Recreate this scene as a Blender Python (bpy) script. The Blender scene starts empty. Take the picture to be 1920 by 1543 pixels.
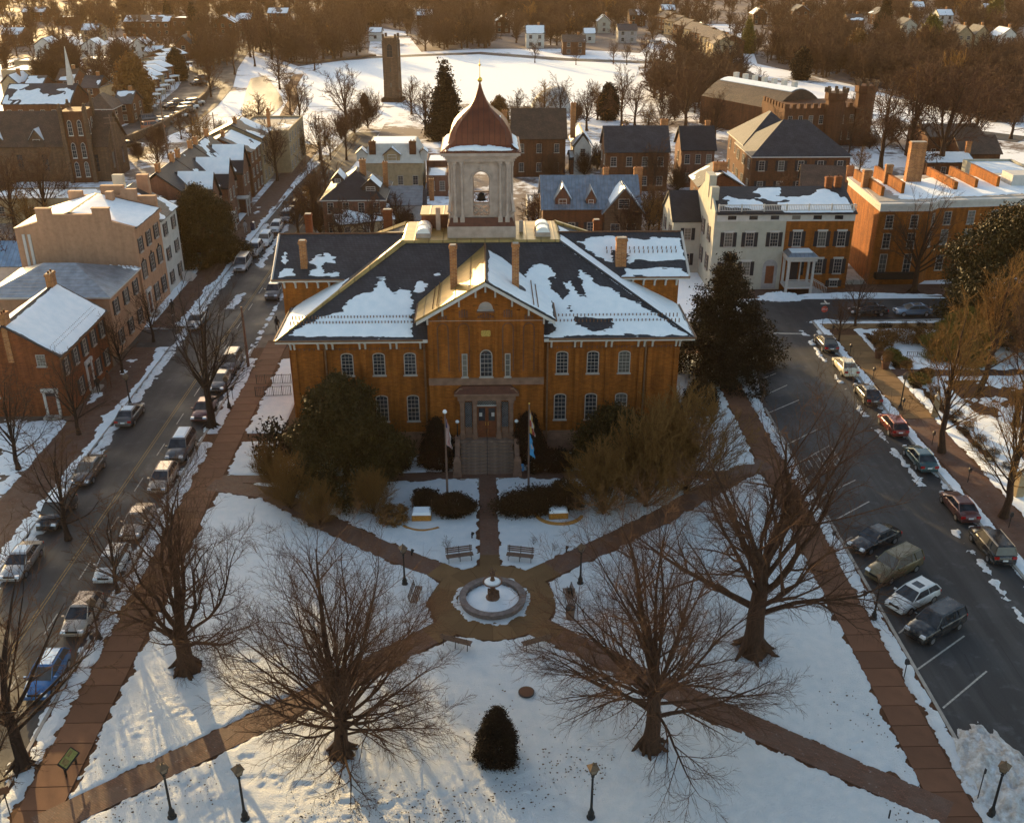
import bpy, math, random
import numpy as np
from mathutils import Vector, Matrix
R = math.radians
sc = bpy.context.scene
COL = sc.collection

# ------------------------------------------------------------------ camera
CF, CU, CV, CH = 1900.0, 960.0, 771.5, 40.0
PITCH, YAW = math.atan((771.5 + 133) / 1900.0), R(1.2)
cam_d = bpy.data.cameras.new('camera'); cam = bpy.data.objects.new('camera', cam_d); COL.objects.link(cam)
cam_d.sensor_width = 36; cam_d.lens = 36 * CF / 1920.0; cam_d.clip_start = 0.5; cam_d.clip_end = 6000
cam.location = (0, 0, CH); cam.rotation_euler = (math.pi / 2 - PITCH, 0, -YAW)
sc.camera = cam
# ------------------------------------------------------------------ light
SUN_EL, SUN_AZ = R(10.5), R(-27)          # azimuth measured from +Y towards +X
world = bpy.data.worlds.new('World'); sc.world = world; world.use_nodes = True
wt = world.node_tree; wt.nodes.clear()
wo = wt.nodes.new('ShaderNodeOutputWorld'); bg = wt.nodes.new('ShaderNodeBackground'); sky = wt.nodes.new('ShaderNodeTexSky')
sky.sky_type = 'NISHITA'; sky.sun_disc = False; sky.sun_elevation = SUN_EL; sky.sun_rotation = SUN_AZ
sky.air_density = 1.0; sky.dust_density = 2.0; sky.ozone_density = .2
bg.inputs['Strength'].default_value = 0.15
wt.links.new(sky.outputs[0], bg.inputs[0]); wt.links.new(bg.outputs[0], wo.inputs[0])
sd = bpy.data.lights.new('sun', 'SUN'); sd.energy = 4.2; sd.angle = R(0.5); sd.color = (1.0, 0.68, 0.30)
sun = bpy.data.objects.new('sun', sd); COL.objects.link(sun); sun.location = (-80, 150, 120)
sun.rotation_euler = Vector((-math.sin(SUN_AZ) * math.cos(SUN_EL), -math.cos(SUN_AZ) * math.cos(SUN_EL), -math.sin(SUN_EL))).to_track_quat('-Z', 'Y').to_euler()
sc.view_settings.view_transform = 'Standard'; sc.view_settings.look = 'None'; sc.view_settings.gamma = 1
sc.view_settings.use_curve_mapping = False; sc.view_settings.exposure = 1.2
sc.cycles.use_denoising = True; sc.cycles.volume_step_rate = 4; sc.cycles.max_bounces = 6
sc.cycles.diffuse_bounces = 3; sc.cycles.volume_bounces = 0; sc.cycles.transparent_max_bounces = 6

# ------------------------------------------------------------------ pixel of the photograph -> point of the place
_p = (math.sin(PITCH), math.cos(PITCH), math.sin(YAW), math.cos(YAW))
_F = np.array((_p[2]*_p[1], _p[3]*_p[1], -_p[0])); _R = np.array((_p[3], -_p[2], 0)); _U = np.array((_p[2]*_p[0], _p[3]*_p[0], _p[1]))
def ray(u, v): return _F + (u - CU) / CF * _R - (v - CV) / CF * _U
def W(u, v, z=0.0):
    d = ray(u, v); t = (z - CH) / d[2]; return (t*d[0], t*d[1])
def WP(u, v, o, n):                        # on a plane
    d = ray(u, v); o = np.array(o, float) - np.array((0, 0, CH)); t = np.dot(o, n) / np.dot(d, n); return t*d + np.array((0, 0, CH))

# ------------------------------------------------------------------ mesh helpers
def arr_mesh(name, V, Fs, smooth=False):
    """V (n,3); Fs list of int arrays (m,k)"""
    me = bpy.data.meshes.new(name)
    V = np.asarray(V, np.float32).reshape(-1, 3)
    Fs = [np.asarray(f, np.int32) for f in Fs if len(f)]
    nl = sum(f.size for f in Fs); nf = sum(len(f) for f in Fs)
    me.vertices.add(len(V)); me.vertices.foreach_set('co', V.ravel())
    me.loops.add(nl); me.polygons.add(nf)
    me.loops.foreach_set('vertex_index', np.concatenate([f.ravel() for f in Fs]))
    tot = np.concatenate([np.full(len(f), f.shape[1], np.int32) for f in Fs])
    me.polygons.foreach_set('loop_start', np.concatenate([[0], np.cumsum(tot)[:-1]]).astype(np.int32))
    me.polygons.foreach_set('loop_total', tot)
    if smooth: me.polygons.foreach_set('use_smooth', np.ones(nf, bool))
    me.update(calc_edges=True)
    return me
def tag(o, label=None, cat=None, group=None, kind=None):
    if label and len(label.replace('-', ' ').split()) > 16: print('LONG', label)
    if label: o['label'] = label
    if cat: o['category'] = cat
    if group: o['group'] = group
    if kind: o['kind'] = kind
    return o
KIDS = {}
def link(name, me, mat=None, parent=None, loc=(0, 0, 0), rot=(0, 0, 0), scl=None):
    o = bpy.data.objects.new(name, me); COL.objects.link(o)
    if mat is not None and me is not None and not me.materials:
        for m in (mat if isinstance(mat, (list, tuple)) else [mat]): me.materials.append(m)
    elif mat is not None and me is not None and not isinstance(mat, (list, tuple)) and me.materials[0] != mat:
        o.material_slots[0].link = 'OBJECT'; o.material_slots[0].material = mat
    if parent: o.parent = parent; KIDS.setdefault(parent.name, []).append(o)
    o.location = loc; o.rotation_euler = rot
    if scl: o.scale = scl if isinstance(scl, (tuple, list)) else (scl,)*3
    return o
def empty(name, loc, rz=0, label=None, cat=None, group=None):
    o = bpy.data.objects.new(name, None); COL.objects.link(o); o.location = loc; o.rotation_euler = (0, 0, rz); o.empty_display_size = .3
    return tag(o, label, cat, group)
def copy_tree(o, parent=None):
    c = o.copy(); COL.objects.link(c)
    if parent: c.parent = parent
    if parent: KIDS.setdefault(parent.name, []).append(c)
    for ch in KIDS.get(o.name, []): copy_tree(ch, c)
    return c
class MB:
    def __init__(s): s.v = []; s.f = []; s.mi = []; s.m = 0; s.sm = False
    def add(s, vs, fs):
        n = len(s.v); s.v.extend([tuple(map(float, q)) for q in vs]); s.f.extend([tuple(i + n for i in q) for q in fs]); s.mi.extend([s.m]*len(fs)); return s
    def box(s, x0, x1, y0, y1, z0, z1):
        return s.add([(x0,y0,z0),(x1,y0,z0),(x1,y1,z0),(x0,y1,z0),(x0,y0,z1),(x1,y0,z1),(x1,y1,z1),(x0,y1,z1)],
                     [(0,3,2,1),(4,5,6,7),(0,1,5,4),(1,2,6,5),(2,3,7,6),(3,0,4,7)])
    def frus(s, x0, x1, y0, y1, z0, a0, a1, b0, b1, z1):
        return s.add([(x0,y0,z0),(x1,y0,z0),(x1,y1,z0),(x0,y1,z0),(a0,b0,z1),(a1,b0,z1),(a1,b1,z1),(a0,b1,z1)],
                     [(0,3,2,1),(4,5,6,7),(0,1,5,4),(1,2,6,5),(2,3,7,6),(3,0,4,7)])
    def prism(s, poly, axis, t0, t1):
        """poly: 2-D outline, extruded along axis from t0 to t1"""
        n = len(poly)
        def P(a, b, t): return {'x': (t, a, b), 'y': (a, t, b), 'z': (a, b, t)}[axis]
        vs = [P(a, b, t0) for a, b in poly] + [P(a, b, t1) for a, b in poly]
        fs = [tuple(range(n-1, -1, -1)), tuple(range(n, 2*n))] + [(i, (i+1) % n, n+(i+1) % n, n+i) for i in range(n)]
        return s.add(vs, fs)
    def tube(s, pts, r, n=6, cap=True):
        pts = [Vector(p) for p in pts]; rs = r if isinstance(r, (list, tuple)) else [r]*len(pts)
        vs = []
        for i, p in enumerate(pts):
            d = (pts[min(i+1, len(pts)-1)] - pts[max(i-1, 0)]).normalized()
            a = d.cross(Vector((0, 0, 1)) if abs(d.z) < .9 else Vector((1, 0, 0))).normalized(); b = d.cross(a)
            for k in range(n):
                t = 2*math.pi*k/n; q = p + (a*math.cos(t) + b*math.sin(t))*rs[i]; vs.append(q)
        fs = [(i*n+k, i*n+(k+1) % n, (i+1)*n+(k+1) % n, (i+1)*n+k) for i in range(len(pts)-1) for k in range(n)]
        if cap: fs += [tuple(range(n-1, -1, -1)), tuple(range(len(vs)-n, len(vs)))]
        return s.add(vs, fs)
    def lathe(s, prof, n=12, c=(0, 0, 0), sq=False, ph=0):
        vs = []
        for r, z in prof:
            for k in range(n):
                t = 2*math.pi*(k+ph)/n; vs.append((c[0]+r*math.cos(t), c[1]+r*math.sin(t), c[2]+z))
        m = len(prof)
        fs = [(i*n+k, i*n+(k+1) % n, (i+1)*n+(k+1) % n, (i+1)*n+k) for i in range(m-1) for k in range(n)]
        fs += [tuple(range(n-1, -1, -1)), tuple(range((m-1)*n, m*n))]
        return s.add(vs, fs)
    def mesh(s, name='m', smooth=False, bevel=0):
        me = bpy.data.meshes.new(name); me.from_pydata(s.v, [], s.f)
        me.polygons.foreach_set('material_index', s.mi)
        if smooth or s.sm: me.polygons.foreach_set('use_smooth', [True]*len(s.f))
        me.update(); return me
    def build(s, name, mat, parent=None, loc=(0,0,0), rot=(0,0,0), smooth=False, bev=0):
        o = link(name, s.mesh(name, smooth), mat, parent, loc, rot)
        if bev:
            b = o.modifiers.new('bevel', 'BEVEL'); b.width = bev; b.segments = 1; b.limit_method = 'ANGLE'
        return o
def box(name, mat, parent, x0, x1, y0, y1, z0, z1, **k): return MB().box(x0, x1, y0, y1, z0, z1).build(name, mat, parent, **k)

# ------------------------------------------------------------------ numpy noise
_rg = np.random.RandomState(7); _perm = _rg.rand(256, 256)
def vnoise(x, y):
    xi = np.floor(x).astype(int); yi = np.floor(y).astype(int); fx = x-xi; fy = y-yi
    fx = fx*fx*(3-2*fx); fy = fy*fy*(3-2*fy)
    g = lambda a, b: _perm[a & 255, b & 255]
    return (g(xi, yi)*(1-fx)+g(xi+1, yi)*fx)*(1-fy)+(g(xi, yi+1)*(1-fx)+g(xi+1, yi+1)*fx)*fy
def fbm(x, y, o=4):
    s = 0; a = .5
    for i in range(o): s = s+a*vnoise(x*2**i+17*i, y*2**i+31*i); a *= .5
    return s*2-1          # about -1..1 (mostly -.5...5)
def sd_poly(x, y, poly):
    """signed distance, negative inside"""
    P = np.array(poly, float); d = np.full(x.shape, 1e9); ins = np.zeros(x.shape, bool)
    for i in range(len(P)):
        a = P[i]; b = P[(i+1) % len(P)]; e = b-a; wx = x-a[0]; wy = y-a[1]
        t = np.clip((wx*e[0]+wy*e[1])/max(e@e, 1e-9), 0, 1)
        d = np.minimum(d, np.hypot(wx-e[0]*t, wy-e[1]*t))
        if abs(e[1]) > 1e-9:
            c = ((a[1] <= y) != (b[1] <= y)) & (x < a[0]+(y-a[1])*e[0]/e[1]); ins ^= c
    return np.where(ins, -d, d)
def sd_seg(x, y, a, b, w):
    ex, ey = b[0]-a[0], b[1]-a[1]; t = np.clip(((x-a[0])*ex+(y-a[1])*ey)/(ex*ex+ey*ey), 0, 1)
    return np.hypot(x-a[0]-ex*t, y-a[1]-ey*t)-w

# ------------------------------------------------------------------ materials
class NT:
    def __init__(s, name):
        s.m = bpy.data.materials.new(name); s.m.use_nodes = True; s.t = s.m.node_tree; s.t.nodes.clear()
        s.out = s.t.nodes.new('ShaderNodeOutputMaterial'); s.b = s.t.nodes.new('ShaderNodeBsdfPrincipled'); s.l(s.b.outputs[0], s.out.inputs[0])
        s.tc = s.t.nodes.new('ShaderNodeTexCoord')
    def l(s, a, b): s.t.links.new(a, b)
    def n(s, ty, **k):
        x = s.t.nodes.new(ty)
        for a, v in k.items():
            if a.startswith('_'): setattr(x, a[1:], v)
            else:
                key = int(a[1:]) if a[0] == 'i' and a[1:].isdigit() else a.replace('__', ' ')
                if hasattr(v, 'is_output'): s.l(v, x.inputs[key])
                else: x.inputs[key].default_value = v
        return x
    def noise(s, scale, detail=4, vec=None, rough=.55):
        return s.n('ShaderNodeTexNoise', Scale=scale, Detail=detail, Roughness=rough, Vector=vec or s.tc.outputs['Object']).outputs[0]
    def ramp(s, fac, stops):
        r = s.n('ShaderNodeValToRGB', Fac=fac); e = r.color_ramp.elements
        while len(e) < len(stops): e.new(.5)
        for i, (p, c) in enumerate(stops): e[i].position = p; e[i].color = (c, c, c, 1) if not isinstance(c, (tuple, list)) else (*c, 1)
        return r.outputs[0]
    def mix(s, f, a, b, mode='MIX'):
        x = s.t.nodes.new('ShaderNodeMix'); x.data_type = 'RGBA'; x.blend_type = mode
        for sock, v in ((x.inputs[0], f), (x.inputs[6], a), (x.inputs[7], b)):
            if hasattr(v, 'is_output'): s.l(v, sock)
            else: sock.default_value = v if not isinstance(v, (tuple, list)) else (*v, 1)[:4]
        return x.outputs[2]
    def math(s, op, a, b=0):
        x = s.n('ShaderNodeMath', _operation=op)
        for i, v in ((0, a), (1, b)):
            if hasattr(v, 'is_output'): s.l(v, x.inputs[i])
            else: x.inputs[i].default_value = v
        return x.outputs[0]
    def bump(s, h, dist=.02, st=1):
        b = s.n('ShaderNodeBump', Height=h, Distance=dist, Strength=st); s.l(b.outputs[0], s.b.inputs['Normal']); return b
    def fin(s, col=None, rough=None, metal=0, spec=None):
        for k, v in (('Base Color', col), ('Roughness', rough), ('Metallic', metal), ('Specular IOR Level', spec)):
            if v is None: continue
            if hasattr(v, 'is_output'): s.l(v, s.b.inputs[k])
            else: s.b.inputs[k].default_value = (*v, 1) if isinstance(v, (tuple, list)) else v
        return s.m
def plain(name, c, rough=.7, metal=0, var=.25, scale=3, spec=.3):
    n = NT(name); a = n.noise(scale, 5)
    col = n.mix(n.ramp(a, [(.3, 0), (.7, 1)]), tuple(x*(1-var) for x in c), tuple(min(1, x*(1+var)) for x in c))
    n.bump(n.noise(scale*8, 3), .01, .4)
    return n.fin(col, rough, metal, spec)
def wallcoord(n):
    s = n.n('ShaderNodeSeparateXYZ', Vector=n.tc.outputs['Object'])
    return n.n('ShaderNodeCombineXYZ', X=n.math('ADD', s.outputs[0], s.outputs[1]), Y=s.outputs[2]).outputs[0]
def brickmat(name, c1, c2, mortar, sc_=1.0, dirt=.35):
    n = NT(name); v = wallcoord(n)
    b = n.n('ShaderNodeTexBrick', Vector=v, Scale=1.0, Color1=(*c1, 1), Color2=(*c2, 1), Mortar=(*mortar, 1)); b.inputs['Brick Width'].default_value = .24*sc_
    b.inputs['Row Height'].default_value = .08*sc_; b.inputs['Mortar Size'].default_value = .007*sc_; b.offset = .5
    st = n.noise(1.0, 5, n.n('ShaderNodeMapping', Vector=n.tc.outputs['Object'], Scale=(2.2, 2.2, .22)).outputs[0]); big = n.mix(.5, n.ramp(n.noise(.45, 6), [(.3, 1-dirt*1.2), (.65, 1.1)]), n.ramp(st, [(.35, 1-dirt*1.3), (.62, 1.15)]))
    col = n.mix(1.0, b.outputs[0], big, 'MULTIPLY')
    col = n.mix(n.ramp(n.noise(2.2, 5), [(.45, 0), (.8, .5)]), col, tuple(x*.55 for x in c1))
    n.bump(b.outputs['Fac'], -.008, .5)
    return n.fin(col, .85, 0, .2)
def shingle(name, c, row=.25):
    n = NT(name); s = n.n('ShaderNodeSeparateXYZ', Vector=n.tc.outputs['Object'])
    v = n.n('ShaderNodeCombineXYZ', X=n.math('ADD', s.outputs[0], s.outputs[1]), Y=n.math('MULTIPLY', s.outputs[2], 2.1)).outputs[0]
    b = n.n('ShaderNodeTexBrick', Vector=v, Scale=1.0, Color1=(*[x*.8 for x in c], 1), Color2=(*[x*1.25 for x in c], 1), Mortar=(*[x*.4 for x in c], 1))
    b.inputs['Brick Width'].default_value = .3; b.inputs['Row Height'].default_value = row; b.inputs['Mortar Size'].default_value = .02
    col = n.mix(1.0, b.outputs[0], n.ramp(n.noise(.7, 5), [(.3, .7), (.7, 1.25)]), 'MULTIPLY')
    n.bump(b.outputs['Fac'], -.02, .6)
    return n.fin(col, .62, 0, .35)
def snowmat(name, scale=1.0, dirt=0.0, fine=.03):
    n = NT(name); a = n.noise(1.3*scale, 6); f = n.noise(9*scale, 6, rough=.65)
    col = n.mix(n.ramp(a, [(.35, 0), (.7, 1)]), (.77, .82, .85), (.88, .90, .91))
    if dirt: col = n.mix(n.ramp(n.noise(2.3*scale, 7, rough=.7), [(.5-.2*dirt, 0), (.72, dirt)]), col, (.33, .25, .17))
    n.bump(n.math('ADD', f, n.math('MULTIPLY', n.noise(30*scale, 4), .35)), fine, 1)
    return n.fin(col, .75, 0, .25)
def metalseam(name, c, step=.5, axis=0, rough=.4, metal=.6):
    n = NT(name); s = n.n('ShaderNodeSeparateXYZ', Vector=n.tc.outputs['Object'])
    f = n.math('FRACT', n.math('MULTIPLY', s.outputs[axis], 1/step)); l = n.ramp(f, [(0, 1), (.08, 0), (.92, 0), (1, 1)])
    col = n.mix(n.ramp(n.noise(1.2, 6), [(.3, 0), (.7, 1)]), tuple(x*.7 for x in c), tuple(x*1.2 for x in c))
    col = n.mix(l, col, tuple(x*.5 for x in c)); n.bump(l, .03, 1)
    return n.fin(col, rough, metal, .4)
def glassmat(name, c=(.012, .014, .017), rough=.12):
    n = NT(name); oi = n.n('ShaderNodeObjectInfo'); col = n.mix(n.ramp(oi.outputs['Random'], [(.62, 0), (.9, 1)]), n.mix(n.ramp(n.noise(1.5, 2), [(.4, 0), (.6, 1)]), c, tuple(x*3 for x in c)), (.16, .145, .12)); return n.fin(col, rough, 0, .4)
def paint(name, c, rough=.25, metal=.2):
    n = NT(name); d = n.ramp(n.noise(2.5, 6), [(.45, 0), (.8, .35)]); col = n.mix(d, c, (.30, .28, .25))
    n.b.inputs['Coat Weight'].default_value = .5; n.b.inputs['Coat Roughness'].default_value = .1
    return n.fin(col, rough, metal, .5)
M = {}
M['snow'] = snowmat('snow', 1, 0, .05); M['snow_trod'] = snowmat('snow_trodden', 1.2, .0, .18); M['snow_dirty'] = snowmat('snow_dirty', 1, .9, .14); M['snow_road'] = snowmat('snow_road', 1.6, .45, .1)
M['snow_roof'] = snowmat('snow_roof', 1.0, 0, .02)
M['brick'] = brickmat('brick_orange', (.37, .110, .012), (.25, .066, .008), (.26, .125, .04), 1.35, .5)
M['brick2'] = brickmat('brick_red', (.27, .075, .02), (.17, .045, .016), (.21, .11, .06), 1.3, .45)
M['brick3'] = brickmat('brick_brown', (.15, .055, .022), (.10, .038, .017), (.13, .075, .045), 1.3)
M['brick_chimney'] = brickmat('brick_chimney', (.50, .20, .06), (.30, .10, .035), (.50, .36, .22), 1.5, .45)
M['brick_sooty'] = brickmat('brick_dark', (.20, .08, .045), (.14, .06, .04), (.17, .12, .09))
M['stone'] = brickmat('stone_brown', (.17, .10, .055), (.12, .07, .042), (.10, .07, .05), 3)
M['sandstone'] = plain('sandstone', (.21, .12, .08), .9, 0, .25, 2)
M['pink'] = brickmat('pink_painted_brick', (.46, .26, .155), (.43, .245, .145), (.38, .21, .125), 1, .12)
M['cream'] = plain('cream_render', (.40, .38, .31), .9, 0, .12, 1)
M['whitewall'] = plain('white_wall', (.50, .48, .43), .8, 0, .12, 1.5)
M['tan'] = plain('tan_wall', (.32, .24, .14), .85, 0, .2, 1.5)
M['greywall'] = plain('grey_wall', (.30, .29, .28), .85, 0, .2, 1.5)
M['white'] = plain('white_paint', (.50, .47, .43), .6, 0, .1, 2)
M['cupola'] = plain('cupola_paint', (.38, .30, .25), .65, 0, .2, 1.6)
M['frame'] = plain('window_frame_paint', (.36, .32, .28), .6, 0, .15, 3)
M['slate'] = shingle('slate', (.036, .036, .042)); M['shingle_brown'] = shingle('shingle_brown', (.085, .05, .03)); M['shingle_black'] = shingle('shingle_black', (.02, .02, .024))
M['shingle_grey'] = shingle('shingle_grey', (.07, .066, .062))
M['seam_grey'] = metalseam('seam_grey', (.22, .26, .30), .5, 0); M['seam_blue'] = metalseam('seam_blue', (.22, .36, .5), .5, 0)
M['seam_greyy'] = metalseam('seam_grey_side', (.20, .21, .22), .5, 1)
M['goldmetal'] = metalseam('weathered_sunlit_roof_metal', (.36, .24, .08), 1.2, 0, .4, .4)  # roof metal with the gold of the low sun mixed into its colour
M['copper'] = metalseam('red_brown_copper', (.15, .042, .016), .45, 0, .5, .35)
M['copper_plain'] = plain('red_brown_metal', (.11, .04, .022), .5, .3, .25, 3)
M['glass'] = glassmat('window_glass'); M['glass_warm'] = glassmat('window_glass_dusty', (.05, .045, .04), .2)
M['dark'] = plain('dark_iron', (.02, .02, .02), .5, .3, .2); M['shutter'] = plain('shutter_black', (.018, .017, .022), .6)
M['gutter'] = plain('brown_gutter', (.16, .08, .04), .6)
M['wood'] = plain('weathered_wood', (.16, .10, .07), .8, 0, .3, 6)
M['doorwood'] = plain('door_wood', (.16, .05, .02), .5, 0, .3, 4)
M['concrete'] = plain('concrete', (.34, .31, .27), .9, 0, .2, 2)
M['gold'] = NT('gold_leaf').fin((.9, .6, .12), .3, 1)
M['globe'] = NT('white_globe').fin((.8, .8, .78), .2)
M['tyre'] = NT('tyre').fin((.015, .015, .015), .9); M['rim'] = NT('rim').fin((.4, .4, .42), .35, .8)
M['hlight'] = NT('headlamp').fin((.6, .6, .62), .1, .3); M['tlight'] = NT('tail_lamp').fin((.35, .01, .01), .2)
M['plate'] = NT('plate').fin((.7, .7, .7), .5)
def asphalt():
    n = NT('asphalt'); g = n.noise(25, 5, rough=.7); w = n.noise(.22, 6); s = n.noise(.9, 6, rough=.65)
    col = n.mix(n.ramp(w, [(.35, 0), (.65, 1)]), (.017, .018, .020), (.034, .033, .033))
    y_ = n.noise(1.0, 5, n.n('ShaderNodeMapping', Vector=n.tc.outputs['Object'], Scale=(1.1, .06, 1)).outputs[0]); col = n.mix(n.ramp(y_, [(.45, 0), (.62, .55)]), col, (.058, .056, .055)); col = n.mix(n.ramp(y_, [(.30, .7), (.42, 0)]), col, (.018, .018, .02))
    col = n.mix(n.ramp(g, [(.4, 0), (.75, .5)]), col, (.10, .10, .10))
    col = n.mix(n.ramp(s, [(.56, 0), (.8, .6)]), col, (.13, .13, .14))       # dried road salt
    n.bump(g, .01, .6)
    return n.fin(col, n.ramp(w, [(.35, .55), (.6, .85)]), 0, .3)
M['asphalt'] = asphalt()
def slabmat(name, c):
    n = NT(name); oi = n.n('ShaderNodeObjectInfo')
    col = n.mix(oi.outputs['Random'], tuple(x*.78 for x in c), tuple(x*1.18 for x in c))
    col = n.mix(n.ramp(n.noise(.8, 6), [(.35, 0), (.75, .6)]), col, tuple(x*.5 for x in c))
    col = n.mix(n.ramp(n.noise(30, 3), [(.5, 0), (.8, .3)]), col, tuple(x*1.5 for x in c)); n.bump(n.noise(20, 4), .01, .5)
    return n.fin(col, .85, 0, .25)
M['slab'] = slabmat('brown_concrete_slab', (.155, .072, .040)); M['slab_tan'] = slabmat('tan_concrete_slab', (.21, .125, .055))
M['slab_ochre'] = slabmat('ochre_plaza_slab', (.165, .095, .042))
def pavebrick(name, c, ang):
    n = NT(name); mp = n.n('ShaderNodeMapping', Vector=n.tc.outputs['Object'], Rotation=(0, 0, ang))
    b = n.n('ShaderNodeTexBrick', Vector=mp.outputs[0], Scale=1.0, Color1=(*c, 1), Color2=(*[x*.6 for x in c], 1), Mortar=(*[x*.45 for x in c], 1))
    b.inputs['Brick Width'].default_value = .22; b.inputs['Row Height'].default_value = .11; b.inputs['Mortar Size'].default_value = .01
    col = n.mix(n.ramp(n.noise(.9, 7), [(.35, .0), (.7, .75)]), b.outputs[0], (.13, .085, .065))
    col = n.mix(n.ramp(n.noise(4, 6, rough=.7), [(.62, 0), (.75, .5)]), col, (.5, .48, .47))
    n.bump(b.outputs['Fac'], -.01, .6); return n.fin(col, .75, 0, .3)
M['pave'] = pavebrick('brick_paving', (.165, .078, .048), .6); M['pave2'] = pavebrick('brick_paving_straight', (.125, .052, .030), 0)
def bark(name, c):
    n = NT(name); v = n.n('ShaderNodeMapping', Vector=n.tc.outputs['Object'], Scale=(1, 1, .25))
    a = n.noise(9, 6, v.outputs[0], .7); col = n.mix(n.ramp(a, [(.3, 0), (.7, 1)]), tuple(x*.45 for x in c), tuple(x*1.5 for x in c))
    n.bump(a, .04, .9); return n.fin(col, .9, 0, .15)
M['bark'] = bark('bark_brown', (.055, .030, .019)); M['twig'] = bark('twig_brown', (.085, .045, .027))
M['bark_dark'] = bark('bark_dark', (.030, .020, .016)); M['twig_tan'] = bark('twig_tan', (.20, .105, .032)); M['twig_grey'] = bark('twig_redbrown', (.075, .036, .022))
def leaf(name, c, c2, gloss=.5):
    n = NT(name); v = n.n('ShaderNodeTexVoronoi', Scale=1.6, Vector=n.tc.outputs['Object'])
    a = n.noise(1.1, 5); f = n.noise(14, 2)
    col = n.mix(n.ramp(a, [(.35, 0), (.65, 1)]), c, c2); col = n.mix(n.ramp(f, [(.35, 0), (.7, .6)]), col, tuple(x*1.5 for x in c2))
    return n.fin(col, gloss, 0, .15)
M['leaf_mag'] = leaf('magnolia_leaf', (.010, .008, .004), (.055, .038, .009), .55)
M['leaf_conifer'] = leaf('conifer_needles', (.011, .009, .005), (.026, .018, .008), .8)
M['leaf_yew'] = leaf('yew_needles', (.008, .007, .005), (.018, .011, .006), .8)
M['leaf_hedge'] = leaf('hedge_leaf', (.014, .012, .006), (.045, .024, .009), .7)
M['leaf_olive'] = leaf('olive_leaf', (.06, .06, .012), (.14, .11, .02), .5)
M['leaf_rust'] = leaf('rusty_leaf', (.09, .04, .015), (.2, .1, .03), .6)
# ================================================================== plants
def unit(a): return a/np.maximum(np.linalg.norm(a, axis=-1, keepdims=True), 1e-9)
def tube_arrays(P, Rr, sides):
    n, k, _ = P.shape
    d = unit(P[:, -1]-P[:, 0]); a = np.cross(d, np.where(np.abs(d[:, 2:3]) < .9, [[0, 0, 1.]], [[1., 0, 0]])); a = unit(a); b = np.cross(d, a)
    t = np.arange(sides)*2*np.pi/sides
    off = np.cos(t)[None, :, None]*a[:, None, :]+np.sin(t)[None, :, None]*b[:, None, :]          # n,s,3
    V = P[:, :, None, :]+off[:, None, :, :]*Rr[:, :, None, None]
    base = (np.arange(n)*k*sides)[:, None, None]; i = np.arange(k-1)[None, :, None]*sides; s = np.arange(sides)[None, None, :]; s2 = (s+1) % sides
    F = np.stack([base+i+s, base+i+s2, base+i+sides+s2, base+i+sides+s], -1).reshape(-1, 4)
    return V.reshape(-1, 3), F
def grow(S, D, L, r0, r1, k, gnarl, up, rng):
    n = len(S); P = np.zeros((n, k, 3)); P[:, 0] = S; d = unit(D)
    for i in range(1, k):
        d = unit(d+rng.randn(n, 3)*gnarl+np.array([0, 0, up])); P[:, i] = P[:, i-1]+d*(L/(k-1))[:, None]
    t = np.linspace(0, 1, k)[None, :]
    return P, r0[:, None]*(1-t)+r1[:, None]*t
def spawn(P, Rr, m, t0, t1, ang, ratio, L, rng, taper=.5, rr=.55, flat=0):
    n, k, _ = P.shape
    t = t0+(t1-t0)*((np.arange(m)[None, :]+rng.rand(n, m))/m); f = t*(k-1); i = np.minimum(f.astype(int), k-2); q = (f-i)[..., None]
    idx = np.arange(n)[:, None]; S = P[idx, i]*(1-q)+P[idx, i+1]*q; d = unit(P[idx, i+1]-P[idx, i])
    r = Rr[idx, i]*(1-q[..., 0])+Rr[idx, i+1]*q[..., 0]
    a = unit(np.cross(d, rng.randn(n, m, 3))); b = np.cross(d, a)
    ph = (np.arange(m)[None, :]*2.4+rng.rand(n, 1)*6.28+rng.randn(n, m)*.4)[..., None]
    s = a*np.cos(ph)+b*np.sin(ph)
    th = (ang*(1+rng.randn(n, m)*.22))[..., None]
    D = d*np.cos(th)+s*np.sin(th)
    if flat: D[..., 2] *= (1-flat)
    Lc = (L[:, None]*ratio*(1-taper*t)*(.75+.5*rng.rand(n, m)))
    return S.reshape(-1, 3), D.reshape(-1, 3), Lc.ravel(), np.maximum(r*rr, .004).ravel()
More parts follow.
